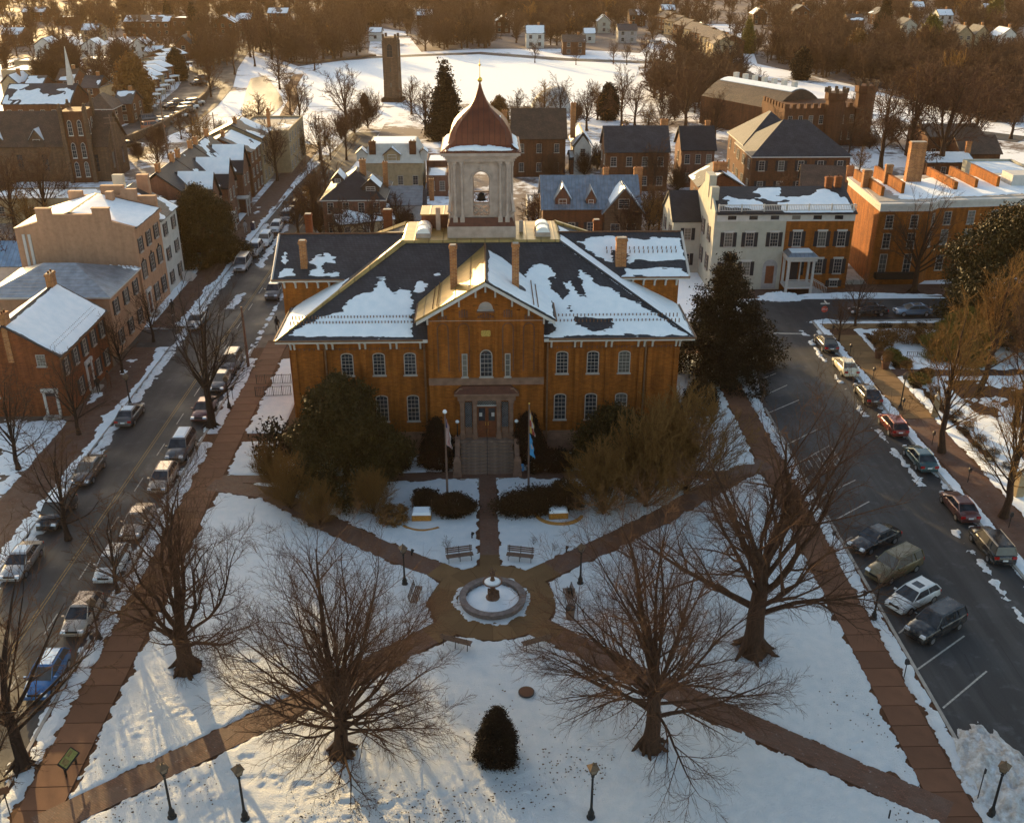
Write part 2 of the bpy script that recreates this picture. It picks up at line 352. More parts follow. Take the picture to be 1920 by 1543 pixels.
def tree_meshes(seed, trunk=3, r=.4, limbs=10, limb_len=7, lo=80, hi=12, counts=(7, 6, 6), up=.03, limb_z=(.5, 1.0), gn=.10, lead=0, tw=.008, ang=.65, flat=0, sides=(9, 6, 4, 3, 3), ratios=(.55, .5, .5), droop=0):
    """bare crown: trunk > limbs > branches > twigs"""
    rng = np.random.RandomState(seed)
    kt = 7; z = np.linspace(0, trunk, kt); T = np.zeros((1, kt, 3)); T[0, :, 2] = z; T[0, :, :2] = np.cumsum(rng.randn(kt, 2)*.03*trunk/3, 0); T[0, 0, :2] = 0
    TR = (r*(1-.30*z/trunk)); TR[0] *= 1.45; TR[1] *= 1.06; TR = TR[None]
    t = limb_z[0]+(limb_z[1]-limb_z[0])*np.linspace(0, 1, limbs)**.7; f = t*(kt-1); i = np.minimum(f.astype(int), kt-2); q = (f-i)[:, None]
    S = T[0, i]*(1-q)+T[0, i+1]*q; az = np.arange(limbs)*2.4+rng.randn(limbs)*.25
    el = np.radians(lo+(hi-lo)*np.linspace(0, 1, limbs)+rng.randn(limbs)*5)
    D = np.stack([np.sin(el)*np.cos(az), np.sin(el)*np.sin(az), np.cos(el)], 1)
    L = limb_len*(.88+.24*rng.rand(limbs))*(1-.28*np.sin(el)**2); r0 = r*(.17+.15*rng.rand(limbs))*(1 if limbs > 12 else 1.25)
    if lead:
        S = np.vstack([S, T[0, -1:]]); D = np.vstack([D, [[.02, .02, 1]]]); L = np.append(L, lead); r0 = np.append(r0, r*.62)
    P1, R1 = grow(S, D, L, r0, r0*.12, 8, gn, up, rng)
    th = [(T, TR, sides[0]), (P1, R1, sides[1])]; cr = []
    if r > .35:
        nr = 7; a_ = np.arange(nr)*2*np.pi/nr+rng.randn(nr)*.25; q = np.array([0, .35, .7, 1.0])[None, :]; rr_ = r*(.5+q*(1.6+.7*rng.rand(nr, 1)))
        RP = np.stack([rr_*np.cos(a_[:, None]+.3*q), rr_*np.sin(a_[:, None]+.3*q), .95*r*(1-q)**1.6*1.6+.14-q*.12+rr_*0], -1); th.append((RP, r*np.array([.40, .32, .2, .08])[None, :]*np.ones((nr, 1)), 6))
    P, Rr, LL = P1, R1, L
    for lv, m in enumerate(counts):
        S, D, Lc, rc = spawn(P, Rr, m, .12 if lv == 0 else .1, 1.0, ang, ratios[lv], LL, rng, .45, .6, flat)
        last = lv == len(counts)-1
        rc = np.minimum(rc, [r*.13, r*.045, r*.025][lv]); rc = np.maximum(rc, tw*(1.6 if not last else 1))
        P, Rr = grow(S, D, Lc, rc, np.maximum(rc*.2, tw*.3), 5 if lv == 0 else (4 if not last else 3), gn*1.25, up*(.8 if lv < 1 else .4)-droop*lv, rng)
        cr.append((P, Rr, sides[lv+2] if lv+2 < len(sides) else 3)); LL = Lc
    out = []
    for grp in (th, cr):
        Vs, Fs, o = [], [], 0
        for P_, R_, s_ in grp:
            v, f_ = tube_arrays(P_, R_, s_); Vs.append(v); Fs.append(f_+o); o += len(v)
        V = np.vstack(Vs); V[:, 2] = np.maximum(V[:, 2], .05) if grp is cr else V[:, 2]
        out.append(arr_mesh('tree', V, [np.vstack(Fs)], True))
    return out
def bare_tree(meshes, x, y, label, group=None, rz=0, s=1, z=-.1, bark='bark', twig='twig', name='bare_tree', cat='tree'):
    t = empty(name, (x, y, z), rz, label, cat, group); t.scale = (s, s, s)
    link('trunk', meshes[0], M[bark], t); link('crown', meshes[1], M[twig], t); return t
def leaf_cloud(seed, prof, h, n_cl, n_lf, leaf=.16, cl=.45, shell=.55, layers=0, droop=.0, squash=1.0, lumpy=.25):
    """foliage of many small leaf faces in clumps; prof(t)-> radius at height fraction t"""
    rng = np.random.RandomState(seed)
    t = rng.rand(n_cl*3); w = prof(t); keep = rng.rand(len(t)) < w/w.max(); t = t[keep][:n_cl]; n = len(t)
    az = rng.rand(n)*2*np.pi
    if layers: t = (np.floor(t*layers)+.25+.5*rng.rand(n)**2)/layers
    rad = prof(t)*(1+lumpy*(np.sin(az*3+t*9+seed)*.5+np.sin(az*5-t*14)*.35+rng.randn(n)*.12))*(shell+(1-shell)*rng.rand(n)**.5)
    C = np.stack([rad*np.cos(az), rad*np.sin(az)*squash, t*h-droop*rad], 1)
    L = np.repeat(C, n_lf, 0)+rng.randn(n*n_lf, 3)*cl*np.array([1, 1, .6])*.5
    L[:, 2] = np.maximum(L[:, 2], .05)
    m = len(L); d = unit(rng.randn(m, 3)); a = unit(np.cross(d, rng.randn(m, 3))); b = np.cross(d, a)
    sz = leaf*(.6+.8*rng.rand(m))[:, None]
    V = np.stack([L-a*sz, L-b*sz*.45, L+a*sz, L+b*sz*.45], 1).reshape(-1, 3)
    return arr_mesh('foliage', V, [np.arange(m*4).reshape(-1, 4)])
def ever(name, me, mat, x, y, label, cat='tree', group=None, h=3, r=.15, rz=0, s=1, z=0, part='crown'):
    t = empty(name, (x, y, z), rz, label, cat, group); t.scale = (s, s, s) if not isinstance(s, tuple) else s
    link('trunk' if cat == 'tree' else 'stem', MB().lathe([(r*1.3, -.1), (r, .3), (r*.5, h)], 7).mesh('stem'), M['bark_dark'], t)
    link(part, me, M[mat], t); return t
P_cone = lambda R0: (lambda t: R0*np.clip(1-t, .03, 1)**.85*np.clip(t*9+.35, 0, 1))
P_round = lambda R0: (lambda t: R0*np.sqrt(np.clip(1-(2*t-1)**2, .05, 1)))
P_mag = lambda R0: (lambda t: R0*np.clip(1-t**1.8, .03, 1)**.7*np.clip(t*5+.6, 0, 1))
P_egg = lambda R0: (lambda t: R0*np.clip(np.sin(np.pi*np.clip(t*.82+.18, 0, 1))**.75, .12, 1))
# ================================================================== ground, roads, snow
def sheet(name, poly, z, mat, kind='structure', grid=None):
    n = len(poly); me = bpy.data.meshes.new(name); me.from_pydata([(a, b, z) for a, b in poly], [], [tuple(range(n))]); me.update()
    return tag(link(name, me, mat), kind=kind)
def gmat(nm='ground_snow_field', thr=.585):
    n = NT(nm); a = n.noise(.06, 7); b = n.noise(.5, 7, rough=.7)
    col = n.mix(n.ramp(b, [(.4, 0), (.62, 1)]), (.80, .82, .85), (.88, .88, .88))
    f = n.math('ADD', n.math('MULTIPLY', a, .7), n.math('MULTIPLY', b, .4))
    col = n.mix(n.ramp(f, [(thr, 0), (thr+.075, .9)]), col, (.085, .046, .026)); n.bump(b, .1, .6)
    return n.fin(col, .8, 0, .2)
M['field'] = gmat(); M['patchy'] = gmat('thawing_yard', .50); M['forest'] = gmat('woodland_floor', .37)
sheet('ground', [(-3500, -600), (3500, -600), (3500, 5200), (-3500, 5200)], -.06, M['field'])
# near town floor (hard surface, shovelled yards) and the streets
M['yard'] = plain('yard_soil', (.13, .095, .07), .9, 0, .45, .6)
sheet('street_left', [(-34, -40), (-25.1, -40), (-25.1, 150), (-26.5, 176), (-24, 226), (-30, 226), (-33.5, 176), (-34, 150)], 0, M['asphalt'])
sheet('street_right', [(25, -40), (36.2, -40), (36.2, 107), (90, 109), (90, 114.5), (31, 114.5), (27.6, 108), (27.6, 100), (25, 84)], 0, M['asphalt'])
sheet('cross_street', [(-34, 100.5), (-90, 101), (-90, 105.5), (-34, 106)], 0.004, M['asphalt'])
sheet('side_street', [(-25.1, 104), (-20, 104), (-20, 124), (-25.1, 150)], 0.004, M['asphalt'])

# --- the square: soil under the snow, paths in brick and slabs
M['soil'] = plain('winter_grass', (.09, .04, .018), .95, 0, .4, 5)
box('lawn_ground', M['soil'], None, -25.1, 25.0, 28, 100, -.2, .10); COL.objects['lawn_ground']['kind'] = 'structure'
kerb = MB().box(-25.3, -25.1, 28, 100, -.1, .14).box(25.0, 25.2, 28, 84, -.1, .14).box(-25.3, 25.2, 27.8, 28, -.1, .14).build('kerb', M['concrete']); tag(kerb, kind='structure')
def slabs(name, x0, x1, y0, y1, step, mat, z=.15):
    base = MB().box(x0, x1, y0, y1, -.1, z-.03).build(name, M['soil']); tag(base, kind='structure')
    me = MB().frus(0, x1-x0-.02, 0, step-.03, -.05, .015, x1-x0-.035, .015, step-.045, .03).mesh('slab'); n = int((y1-y0)/step)
    for i in range(n): link('slab', me, mat if not callable(mat) else mat(y0+i*step), base, (x0+.01, y0+i*step, z-.03), (0, 0, 0))
    return base
slabs('sidewalk_left', -24.0, -21.8, 30, 102, 1.55, M['slab'])
slabs('sidewalk_right', 21.9, 24.0, 30, 90, 1.6, lambda y: M['slab'])
def strip(name, pts, w, z, mat):
    me = MB(); P = [Vector((*p, 0)) for p in pts]; vs = []
    for i, p in enumerate(P):
        d = (P[min(i+1, len(P)-1)]-P[max(i-1, 0)]).normalized(); q = Vector((-d.y, d.x, 0))*w/2; vs += [(p+q)[:2], (p-q)[:2]]
    n = len(P); me.add([(*v, z) for v in vs]+[(*v, -.05) for v in vs], [(2*i, 2*i+1, 2*i+3, 2*i+2) for i in range(n-1)]+[(2*i, 2*i+2, 2*n+2*i+2, 2*n+2*i) for i in range(n-1)]+[(2*i+1, 2*n+2*i+1, 2*n+2*i+3, 2*i+3) for i in range(n-1)])
    return tag(me.build(name, mat), kind='structure')
FC = (-.12, 54.8)
ARMS = {'path_front_left': [(-22.6, 36.6), (-17, 40.9), (-10, 46.2), (-2.5, 52.6)],
        'path_front_right': [(22.6, 36.6), (16.5, 41.2), (9, 46.8), (2.5, 52.4)],
        'path_back_left': [(-22.5, 70.7), (-17.5, 69.3), (-13.2, 65.4), (-8, 61.2), (-2.8, 57.6)],
        'path_back_right': [(22.6, 73.4), (19.3, 71.3), (12, 64.6), (7, 60.7), (2.7, 57.5)]}
for k, p in ARMS.items():
    o = strip(k, p, 1.75, .152 if 'left' in k else .156, M['pave'])
strip('path_middle', [(-.3, 58.4), (-.38, 65), (-.5, 72.6)], 1.35, .148, M['pave'])
strip('path_by_facade', [(-22.0, 71.6), (-12, 71.4), (-.5, 72.0), (12, 71.6), (19.6, 71.5)], 1.25, .144, M['pave'])
MB().lathe([(2.6, -.05), (2.6, .13)], 20, (-.5, 72.6, 0)).build('steps_landing', M['concrete'])['kind'] = 'structure'
# plaza ring of wedge slabs
pz = MB().lathe([(4.15, -.05), (4.15, .14)], 48, (*FC, 0)).build('fountain_plaza', M['soil']); tag(pz, kind='structure')
def wedge(r0, r1, a0, a1):
    m = MB(); n = 4; g = .012
    A = [a0+g/r1+(a1-a0-2*g/r1)*i/n for i in range(n+1)]
    po = [(r0*math.cos(a), r0*math.sin(a)) for a in A]+[(r1*math.cos(a), r1*math.sin(a)) for a in reversed(A)]
    return m.prism(po, 'z', 0, .04).mesh('slab')
wm = wedge(2.3, 4.1, 0, math.pi/8)
for i in range(16): link('slab', wm, M['slab_ochre'], pz, (0, 0, 0), (0, 0, i*math.pi/8))
for o in KIDS[pz.name]: o.location = (FC[0], FC[1], .135)
# fan slabs where the arms meet the plaza
box('slab', M['slab_ochre'], pz, -1.0, .4, 58.6, 60.2, .06, .160)
for (a, b, r) in ((-3.2, 51.9, R(40)), (3.0, 51.7, R(-40)), (-3.2, 57.9, R(-36)), (3.1, 57.8, R(36))):
    MB().box(-1.1, 1.1, -.9, .9, -.08, .02).build('slab', M['slab_ochre'], pz, (a, b, .147), (0, 0, r))

def snow_grid(name, x0, x1, y0, y1, st, sdf, thick=.1, base=.10, mat='snow', edge=.22, ragged=.12, foot=None, hole=None, fr=1.6):
    """snow cover: a sheet standing proud of the ground that sinks below it wherever it has been cleared"""
    nx = int((x1-x0)/st)+1; ny = int((y1-y0)/st)+1
    X, Y = np.meshgrid(np.linspace(x0, x1, nx), np.linspace(y0, y1, ny))
    d = sdf(X, Y)+ragged*2*fbm(X*fr, Y*fr, 4)+ragged*.7*fbm(X*6, Y*6, 2)      # positive = snow
    h = np.clip(d/edge, -1.6, 1)*thick
    cover = np.clip(d/.8, 0, 1)
    Z = base+h+cover*(.05*fbm(X*.35, Y*.35, 3)+.03*fbm(X*1.7, Y*1.7, 4))
    if foot is not None: Z = np.where(cover > .3, np.maximum(Z+foot(X, Y)*cover, base-.005+.02*vnoise(X*5, Y*5)), Z)
    idx = np.arange(nx*ny).reshape(ny, nx); dead = (h < -thick*1.3)
    F = np.stack([idx[:-1, :-1], idx[:-1, 1:], idx[1:, 1:], idx[1:, :-1]], -1)
    alive = ~(dead[:-1, :-1] & dead[:-1, 1:] & dead[1:, 1:] & dead[1:, :-1])
    if hole is not None: alive &= ~hole(X[:-1, :-1], Y[:-1, :-1])
    V = np.stack([X, Y, Z], -1).reshape(-1, 3)
    me = arr_mesh(name, V, [F[alive].reshape(-1, 4)], True)
    return tag(link(name, me, M[mat]), kind='structure')
def park_sdf(X, Y):
    d = np.minimum(-24.12-X, 1e9); d = np.where(X < -22.9, -24.15-X, np.where(X < 0, X+21.6, 99)); s = d
    s = np.minimum(s, np.where(X > 22.95, X-24.1, np.where(X > 0, 21.85-X, 99)))
    for k, p in ARMS.items():
        for a, b in zip(p[:-1], p[1:]): s = np.minimum(s, sd_seg(X, Y, a, b, .93))
    for a, b in (((-.3, 57), (-.5, 72)),): s = np.minimum(s, sd_seg(X, Y, a, b, .74))
    for a, b in (((-22, 71.6), (-12, 71.4)), ((-12, 71.4), (-.5, 72.0)), ((-.5, 72.0), (12, 71.6)), ((12, 71.6), (19.5, 71.5))): s = np.minimum(s, sd_seg(X, Y, a, b, .66))
    s = np.minimum(s, np.hypot(X+.5, Y-72.9)-1.6)
    s = np.minimum(s, np.minimum(X+25.05, 24.95-X))
    r = np.hypot(X-FC[0], Y-FC[1]); s = np.minimum(s, np.where(r > 3.2, r-4.15, 99))
    ring = 2.75-r; s = np.where(r < 3.2, ring, s)
    for tx, ty, tr in ((-8.29, 41.4, .62), (8.4, 41.4, .62), (-18.42, 48.4, .75), (15.78, 49.3, .9), (.06, 40.8, .55)): s = np.minimum(s, np.hypot(X-tx, Y-ty)-tr)
    for (cx, cy, cr) in ((-6.4, 64.2, .0), (7.8, 68.0, .0)): pass
    s = np.minimum(s, np.where(Y > 73.2, 75.3-Y+1.2*fbm(X*.4, Y*.4), 99))
    s = np.where((X > 17.5) | (X < -18.5), np.where(Y > 73.2, np.minimum(park_side(X, Y), 9), s), s)
    return s
def park_side(X, Y):
    s = np.where(X < 0, X+21.6, 21.85-X); s = np.where(X < -23, -24.15-X, s); s = np.where(X > 23, X-24.1, s)
    s = np.minimum(s, np.where(Y > 88, 97-Y, 99)); s = np.where((X < 0) & (Y > 78.2) & (Y < 79.8), -.5, s)
    return np.minimum(s, np.minimum(X+25.05, 24.95-X))
def feet(X, Y):
    """footprints: trodden zones of small dents"""
    rng = np.random.RandomState(3); H = np.zeros(X.shape)
    zone = np.clip(1.6*(fbm(X*.22+5, Y*.22, 3)+.22), 0, 1)*np.clip((50-Y)/8, .15, 1)
    n = vnoise(X*2.6, Y*2.6); n2 = vnoise(X*4.1+40, Y*4.1)
    n3 = vnoise(X*2.3+70, Y*2.9+11)
    tr = np.minimum(np.abs(Y-(38.6+.9*np.sin(X*.35)))-.25, np.minimum(np.abs(X-(3.2+1.2*np.sin(Y*.4)))-.2, np.abs(Y-(44.5-.55*X+1.0*np.sin(X*.5)))-.2)); tr = np.clip(1-tr/.35, 0, 1)*(Y < 50)
    H = -np.clip((vnoise(X*3.4, Y*3.4)-.35)*.5, 0, .11)*tr-np.clip((n-.56)*1.1, 0, .12)*zone-np.clip((n2-.68)*.7, 0, .08)*zone-np.clip((n3-.66)*.8, 0, .1)*np.clip(zone+.25, 0, 1)
    return H
hole = lambda X, Y: (np.abs(X+.5) < 15.4) & (Y > 76.2)
snow_grid('lawn_snow', -25.05, 24.95, 34.0, 62, .125, park_sdf, .06, .135, 'snow_trod', .16, .24, feet)
snow_grid('lawn_snow', -25.05, 24.95, 62, 99.6, .18, park_sdf, .06, .135, 'snow_trod', .16, .24, feet, hole)
snow_grid('lawn_snow', -25.05, 24.95, 28.2, 34.0, .2, park_sdf, .06, .135, 'snow_trod', .16, .24, feet)
# individual boot prints and leaf litter: dark specks sunk in the snow
M['litter'] = plain('leaf_litter', (.11, .06, .035), .9)
def specks(name, n, fx, zone, size, label):
    rng = np.random.RandomState(11); x0, x1, y0, y1 = zone; X = x0+rng.rand(n*4)*(x1-x0); Y = y0+rng.rand(n*4)*(y1-y0)
    k = (park_sdf(X, Y) > .25) & (fx(X, Y) > rng.rand(len(X))); X, Y = X[k][:n], Y[k][:n]; n = len(X)
    s = size*(.5+rng.rand(n)); a = rng.rand(n)*6.28; V = []
    for q in range(5):
        t = a+q*2*np.pi/5; V.append(np.stack([X+s*np.cos(t)*(1+.5*np.cos(a)), Y+s*np.sin(t), np.full(n, .245)+.03*rng.rand(n)], 1))
    V.append(np.stack([X, Y, np.full(n, .21)], 1)); V = np.stack(V, 1).reshape(-1, 3); b = np.arange(n)[:, None]*6
    F = np.concatenate([b+np.array([[i, (i+1) % 5, 5]]) for i in range(5)])
    return tag(link(name, arr_mesh(name, V, [F]), M['litter']), label, kind='stuff')
specks('leaf_litter', 2600, lambda x, y: np.clip((47-y)/10, 0, 1)*np.clip(fbm(x*.25, y*.25, 3)*2+.5, 0, 1), (-24, 24, 36, 52), .038, 'dark leaf litter and footprints dotted over the trodden snow')

# --- right side: pavement, verge and gardens beyond the street
tag(box('right_bank', M['soil'], None, 36.2, 62, 28, 106.6, -.2, .10), kind='structure')
tag(MB().box(36.0, 36.2, 28, 106.6, -.1, .15).box(36.0, 62, 106.6, 106.8, -.1, .15).build('kerb', M['concrete']), kind='structure')
slabs('sidewalk_far_side', 37.1, 39.9, 81.5, 103.5, 1.6, M['slab_tan'])
strip('brick_sidewalk', [(38.4, 28), (38.4, 81.4)], 2.6, .15, M['pave2'])
strip('sidewalk_corner', [(36.6, 105.0), (62, 105.0)], 1.5, .152, M['slab_tan'])
strip('garden_path', [(39.9, 92.0), (52, 91.4)], 1.6, .15, M['pave2'])
def right_sdf(X, Y):
    s = np.where(X > 38.5, X-39.95, 37.0-X); s = np.minimum(s, np.where(X < 41, 99, 104.1-Y)); s = np.where((Y > 104.2) & (X > 37), np.minimum(Y-105.8, 99), s)
    s = np.minimum(s, X-36.22); s = np.minimum(s, np.where((X > 39.5), np.abs(Y-91.8)-.8, 99))
    b = np.abs(X-(40.9+(Y < 88)*.5))-.35; s = np.minimum(s, np.where((Y < 103) & (Y > 74), b, 99))
    s = np.minimum(s, np.where((X > 44) & (Y < 90), .5+1.6*fbm(X*.2, Y*.2, 3), 99))
    return np.minimum(s, 106.5-Y)
snow_grid('bank_snow', 36.22, 62, 30, 106.5, .24, right_sdf, .07, .13, 'snow', .3, .22)
# ploughed ridges along the parked cars
def ridge_r(X, Y):
    rng = .3-np.abs(X-(34.05+.22*fbm(Y*.3, Y*0+3, 3)*2)); gaps = vnoise(X*.3, Y*.55)-.33
    k = .4-np.abs(X-36.1); return np.maximum(np.minimum(rng, gaps*2), k)-.12
snow_grid('road_snow', 32.6, 36.4, 30, 104, .16, ridge_r, .10, .03, 'snow_road', .22, .30, fr=1.7)
def ridge_l(X, Y):
    a = .6-np.abs(X+33.7); a = np.maximum(a, np.minimum(.55-np.abs(X+30.6+.4*fbm(Y*.3, Y*0+8, 3)), (vnoise(X*.2+9, Y*.2)-.5)*3)+(-3)*(Y < 112)); b = .35-np.abs(X+25.3)
    return np.maximum(a, b)-.12
snow_grid('road_snow', -34.6, -25.0, 34, 150, .22, ridge_l, .10, .03, 'snow_road', .22, .32, fr=1.7)
# big shovelled heap at the front right corner
def heap(X, Y):
    return 3.0-np.hypot((X-26.9)*1.25, (Y-38.6)*.62)
def snow_heap(name, cx, cy, rx, ry, h, label, mat='snow_dirty', seed=0, n=60):
    X, Y = np.meshgrid(np.linspace(-1.3, 1.3, n), np.linspace(-1.3, 1.3, n)); r = np.hypot(X, Y)
    Z = h*np.clip(1-r**1.7, -.6, 1)*(1+.5*fbm(X*2+seed, Y*2, 4))+h*.35*fbm(X*7+seed, Y*7, 4)+.12*fbm(X*18, Y*18, 3)-.05-.5*(r > 1.15)
    idx = np.arange(n*n).reshape(n, n); F = np.stack([idx[:-1, :-1], idx[:-1, 1:], idx[1:, 1:], idx[1:, :-1]], -1).reshape(-1, 4)
    V = np.stack([cx+X*rx, cy+Y*ry, Z], -1).reshape(-1, 3)
    return tag(link(name, arr_mesh(name, V, [F], True), M[mat]), label, kind='structure')
snow_heap('snow_heap', 26.3, 38.6, 2.3, 4.6, 1.0, 'dirty heap of shovelled snow at the front right corner of the parking bays', seed=4)
snow_heap('snow_heap', 34.6, 114.8, 3.0, 1.2, .9, 'snow bank at the kerb in front of the twin town houses', 'snow', 9)
snow_heap('snow_heap', 45, 115.3, 12, .8, .5, 'long low snow bank along the kerb by the brick block', 'snow', 12)
snow_heap('snow_heap', 37.6, 106.7, 2.2, .55, .35, 'small snow bank on the street corner', 'snow', 15)
# --- left side pavements
tag(box('left_bank', M['yard'], None, -80, -34, 28, 100.4, -.2, .09), kind='structure')
tag(box('left_bank', M['patchy'], None, -90, -34, 106.2, 215, -.2, .05), kind='structure')
tag(box('yards', M['patchy'], None, -24, 95, 124, 238, -.2, -.02), kind='structure')
tag(box('back_lots', M['yard'], None, -25.2, 31.0, 100, 106, -.2, -.01), kind='structure')
strip('brick_sidewalk', [(-36.3, 28), (-36.3, 100.3)], 3.6, .13, M['pave2']); strip('brick_sidewalk', [(-36.2, 106.3), (-36.2, 212)], 3.4, .13, M['pave2'])
strip('north_sidewalk', [(30, 117.2), (90, 117.2)], 4.6, .12, M['pave2'])
tag(MB().box(-34.2, -34, 28, 100.4, -.1, .14).box(-34.2, -34, 106.2, 150, -.1, .14).build('kerb', M['concrete']), kind='structure')
def left_sdf(X, Y):
    s = -35.3-X; s = np.where(X > -35.6, X+35.2+.8*fbm(X*0+2, Y*.25, 3), s); s = np.where((X < -35.6) & (X > -38.2), -.3+1.2*fbm(X*.6+3, Y*.3, 3), s)
    return np.where(X < -38.2, 1.5*fbm(X*.25, Y*.25, 3)+.25, s)
snow_grid('left_snow', -52, -34.1, 34, 100.2, .3, left_sdf, .07, .115, 'snow', .3, .25, None, lambda X, Y: (X < -38.3) & (Y > 83.5))
snow_grid('left_snow', -60, -34.1, 106.4, 160, .4, lambda X, Y: np.where(X > -38, left_sdf(X, Y), .4+1.4*fbm(X*.2, Y*.2, 3)), .07, .115, 'snow', .3, .25)
# --- painted lines
def line(name, a, b, w, z=.008, mat='line'):
    d = Vector((b[0]-a[0], b[1]-a[1])).normalized(); q = Vector((-d.y, d.x))*w/2; a = Vector(a); b = Vector(b)
    return sheet(name, [(a-q)[:], (b-q)[:], (b+q)[:], (a+q)[:]], z, M[mat])
M['line'] = plain('worn_white_line', (.36, .34, .30), .8, 0, .35, 5); M['line_y'] = plain('worn_yellow_line', (.24, .16, .06), .8, 0, .35, 5)
bays = [((1850, 1258), (1768, 1327)), ((1808, 1192), (1720, 1255)), ((1712, 1165), (1685, 1187)), ((1598, 1006), (1555, 1032)), ((1630, 940), (1560, 978)), ((1604, 900), (1536, 932)), ((1533, 805), (1462, 840)), ((1498, 750), (1432, 778)), ((1476, 722), (1424, 746)), ((1455, 700), (1396, 724)), ((1440, 678), (1392, 690)), ((1660, 980), (1580, 1028))]
for a, b in bays: line('bay_line', W(*a), W(*b), .11)
for i in range(9):                       # hatched no-parking box
    a = W(1500+9*i, 868-6*i+8); b = W(1522+7.5*i, 890-6*i+12)
line('bay_line', W(1500, 866), W(1556, 835), .11); line('bay_line', W(1556, 835), W(1578, 868), .11)
for i in range(7): line('hatch_line', W(1506+8*i, 864-4.4*i), W(1526+8.4*i, 898-5*i), .08)
line('stop_line', W(1450, 625), W(1503, 626), .35)
for x in (-29.15, -29.35): line('centre_line', (x-.6, 36), (x+.9, 150), .07, .010, 'line_y')
for y in range(40, 150, 6): line('lane_dash', (-28.3, y), (-28.28, y+2.2), .09, .009)
line('edge_line', (-31.2, 150), (-30.2, 215), .1, .009); line('centre_line', (-29, 150), (-27.5, 220), .12, .011, 'line_y')
M['crack'] = plain('tar_seam', (.014, .014, .014), .5)
for pts in ([(31.3, 36), (31.0, 44), (31.4, 53), (31.1, 66), (31.3, 80)], [(28.6, 38), (28.9, 42), (28.2, 45), (28.7, 49)], [(29.6, 56), (30.1, 60), (29.8, 66)], [(30.2, 71), (29.6, 78), (30, 88)]):
    for a, b in zip(pts[:-1], pts[1:]): line('tar_seam', a, b, .05, .006, 'crack')
# ================================================================== windows
_win = {}
def win_meshes(w, h, cols, rows, arch, fr, mun=.022):
    k = (w, h, cols, rows, arch, fr)
    if k in _win: return _win[k]
    def outline(hw, z0, z1, n=8):
        if not arch: return [(-hw, z0), (hw, z0), (hw, z1), (-hw, z1)]
        rise = arch*hw*1.0; c = z1-rise
        return [(-hw, z0), (hw, z0)]+[(hw*math.cos(t*math.pi/n), c+rise*math.sin(t*math.pi/n)) for t in range(n+1)]
    f = MB(); a = outline(w/2, 0, h); b = outline(w/2-fr, fr, h-fr); n = len(a)
    for y0 in (-.07,):
        vs = [(p, -.07, q) for p, q in a]+[(p, -.07, q) for p, q in b]+[(p, .02, q) for p, q in a]+[(p, .02, q) for p, q in b]
        fs = []
        for i in range(n):
            j = (i+1) % n; fs += [(i, j, n+j, n+i), (i, 2*n+i, 2*n+j, j), (n+i, n+j, 3*n+j, 3*n+i)]
        f.add(vs, fs)
    f.box(-w/2-.08, w/2+.08, -.14, .02, -.09, -.002)
    iw = w/2-fr
    for i in range(1, cols): x = -iw+2*iw*i/cols; f.box(x-mun/2, x+mun/2, -.05, -.02, fr, h-fr-(.02 if not arch else arch*.25*w))
    for i in range(1, rows): z = fr+(h-2*fr)*i/rows; g = mun*(1.0 if i != rows//2 else 2); f.box(-iw, iw, -.052, -.022, z-g/2, z+g/2)
    p = MB().prism(outline(w/2-fr*.6, fr*.6, h-fr*.6), 'y', -.022, .0)
    _win[k] = (f.mesh('window'), p.mesh('pane')); return _win[k]
FROT = {'f': 0, 'r': math.pi/2, 'b': math.pi, 'l': -math.pi/2}
def window(parent, x, y, z, face='f', w=.95, h=1.9, cols=2, rows=4, arch=0, fr=.065, mat='frame', glass='glass', shut=None, lint=None, off=0):
    fm, pm = win_meshes(w, h, cols, rows, arch, fr)
    a = FROT[face]; d = Vector((0, -1, 0)); d.rotate(Matrix.Rotation(a, 3, 'Z'))
    f = link('window', fm, M[mat], parent, (x+d.x*.004, y+d.y*.004, z), (0, 0, a)); link('pane', pm, M[glass], f)
    s = Vector((math.cos(a), math.sin(a), 0))
    if shut:
        k = ('sh', h)
        if k not in _win:
            m = MB().box(-.22, .22, -.05, .0, 0, h)
            for i in range(int(h/.16)): m.box(-.18, .18, -.065, -.05, .08+i*.16, .08+i*.16+.09) if .08+i*.16+.09 < h-.02 else None
            _win[k] = m.mesh('shutter')
        for sg in (-1, 1): link('shutter', _win[k], M[shut], parent, (x+s.x*sg*(w/2+.25)+d.x*.006, y+s.y*sg*(w/2+.25)+d.y*.006, z), (0, 0, a))
    if lint:
        k = ('li', w)
        if k not in _win: _win[k] = MB().box(-w/2-.12, w/2+.12, -.09, 0, 0, .2).mesh('lintel')
        link('lintel', _win[k], M[lint], parent, (x+d.x*.005, y+d.y*.005, z+h+.012), (0, 0, a))
    return f
def chimney(parent, x, y, z0, z1, w=.6, d=.5, mat='brick_chimney', pots=2, cap='concrete', name='chimney'):
    m = MB().box(-w/2, w/2, -d/2, d/2, z0, z1-.25).box(-w/2-.06, w/2+.06, -d/2-.06, d/2+.06, z1-.25, z1-.1).box(-w/2-.02, w/2+.02, -d/2-.02, d/2+.02, z1-.1, z1)
    c = m.build(name, M[mat], parent, (x, y, 0))
    for i in range(pots): MB().lathe([(.10, z1), (.09, z1+.22)], 6, ((i-(pots-1)/2)*w*.45, 0, 0)).build('pot', M['brick3'], c)
    if pots == 0: MB().box(-w/2+.05, w/2-.05, -d/2+.05, d/2-.05, z1, z1+.05).build('cap', M[cap], c)
    return c
